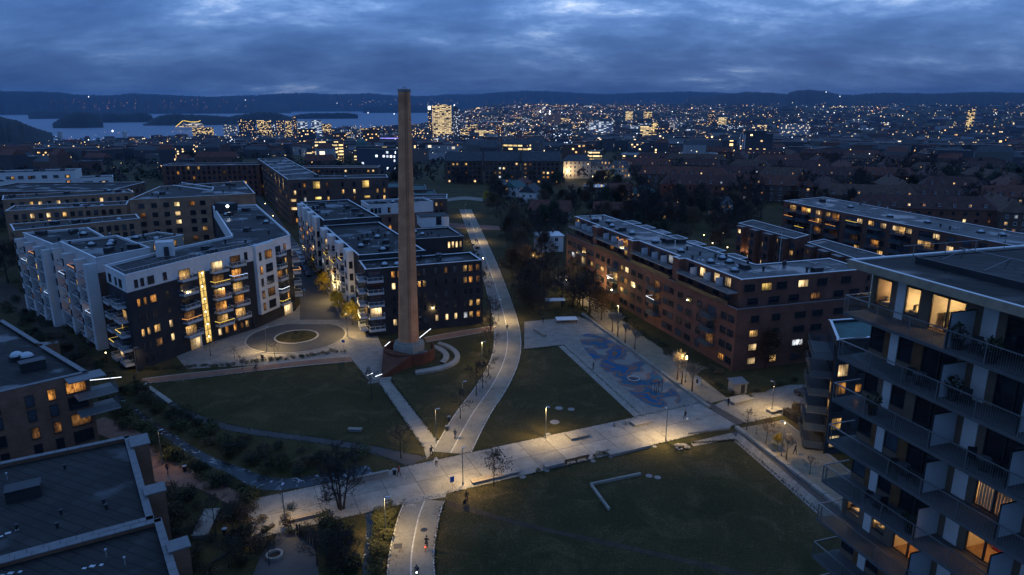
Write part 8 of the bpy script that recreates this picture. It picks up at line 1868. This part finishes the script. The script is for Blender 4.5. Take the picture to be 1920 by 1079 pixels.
# ================================================================== CARS
def make_car(body):
    rt = root('parked_car', '', 'car', group='parked cars', world=False)
    prof = [(-2.1, .35), (-2.15, .7), (-1.9, .86), (-1.0, .95), (-.45, 1.42), (.95, 1.45), (1.65, 1.0), (2.1, .92), (2.15, .5), (2.1, .3)]
    q = MB(); n = len(prof)
    for sx, ins in ((-.84, 0), (.84, 0)):
        for y, z in prof: q.v.append((sx * (.82 if z > 1.1 else 1), y, z))
    for i in range(n):
        j = (i + 1) % n; q.f.append((i, j, n + j, n + i)); q.m.append(0)
    q.f.append(tuple(range(n))[::-1]); q.m.append(0); q.f.append(tuple(range(n, 2 * n))); q.m.append(0); part('body', q, body, rt)
    q = MB(); q.poly([(-.68, -.97, 1.0), (.68, -.97, 1.0), (.62, -.47, 1.40), (-.62, -.47, 1.40)]); q.poly([(.62, .97, 1.42), (.68, 1.6, 1.04), (-.68, 1.6, 1.04), (-.62, .97, 1.42)][::-1])
    for i in range(len(q.v)): q.v[i] = (q.v[i][0], q.v[i][1] + (-.012 if i < 4 else .012), q.v[i][2] + .012)
    part('windscreen', q, 'glass_dark', rt)
    for sx in (-1, 1):
        q = MB(); q.poly([(sx * .80, -.75, 1.02), (sx * .80, 1.4, 1.02), (sx * .715, .9, 1.38), (sx * .715, -.4, 1.37)]); part('side_window', q, 'glass_dark', rt)
        for y in (-1.3, 1.3):
            q = MB(); q.tube([(sx * .72, y, .32), (sx * .9, y, .32)], .32, 16); wh = part('wheel', q, 'tyre', rt); q = MB(); q.tube([(sx * .89, y, .32), (sx * .915, y, .32)], .19, 12); part('rim', q, 'metal_grey', wh)
        q = MB(); q.box(sx * .62, -2.13, .68, .34, .08, .14); part('headlight', q, 'metal_pale', rt); q = MB(); q.box(sx * .62, 2.12, .76, .34, .07, .14); part('tail_light', q, 'cloth_red', rt)
    return rt
CARS = [make_car('car_dark'), make_car('car_white'), make_car('car_blue')]
for i, (px, py) in enumerate(((561, 484), (564, 492), (567, 500), (571, 508), (575, 517), (557, 476))): x, y = P(px + 2, py); put(CARS[(1, 1, 0, 2, 0, 1)[i]], (x, y, .036), R(24), 1.0, ['white parked car second in the row from the far end', 'white parked car third in the row from the far end', 'dark parked car fourth in the row', 'blue parked car fifth in the row', 'dark parked car nearest the turning circle', 'white parked car at the far end of the row'][i], 'cars parked along the narrow street')
for i, (px, py) in enumerate(((848, 333), (856, 335), (864, 334))): x, y, z = PT(px, py + 4); put(CARS[i], (x, y, z), R(60 + 9 * i), 1.0, ['dark', 'white', 'blue'][i] + ' car parked before the dark apartment row', 'cars by the apartment row')
c = make_car('car_dark'); x, y = P(1512, 745); c.location = (x, y, .03); c.rotation_euler = (0, 0, R(35)); c['label'] = 'dark car with bright white headlights on the forecourt by the open balconies'; del c['group']
for ch_ in c.children:
    if ch_.name.startswith('headlight'): ch_.data.materials[0] = M['head_white']
ld = bpy.data.lights.new('headlight_beam', 'SPOT'); ld.energy = 700; ld.color = (.92, .96, 1); ld.spot_size = R(70); ld.spot_blend = .6; ld.shadow_soft_size = .1; o = bpy.data.objects.new('headlight_beam', ld); col.objects.link(o); o.parent = c; o.location = (0, -2.3, .7); o.rotation_euler = (R(-84), 0, 0)
q = MB(); q.box(0, 0, 0, 1, 1, 1)
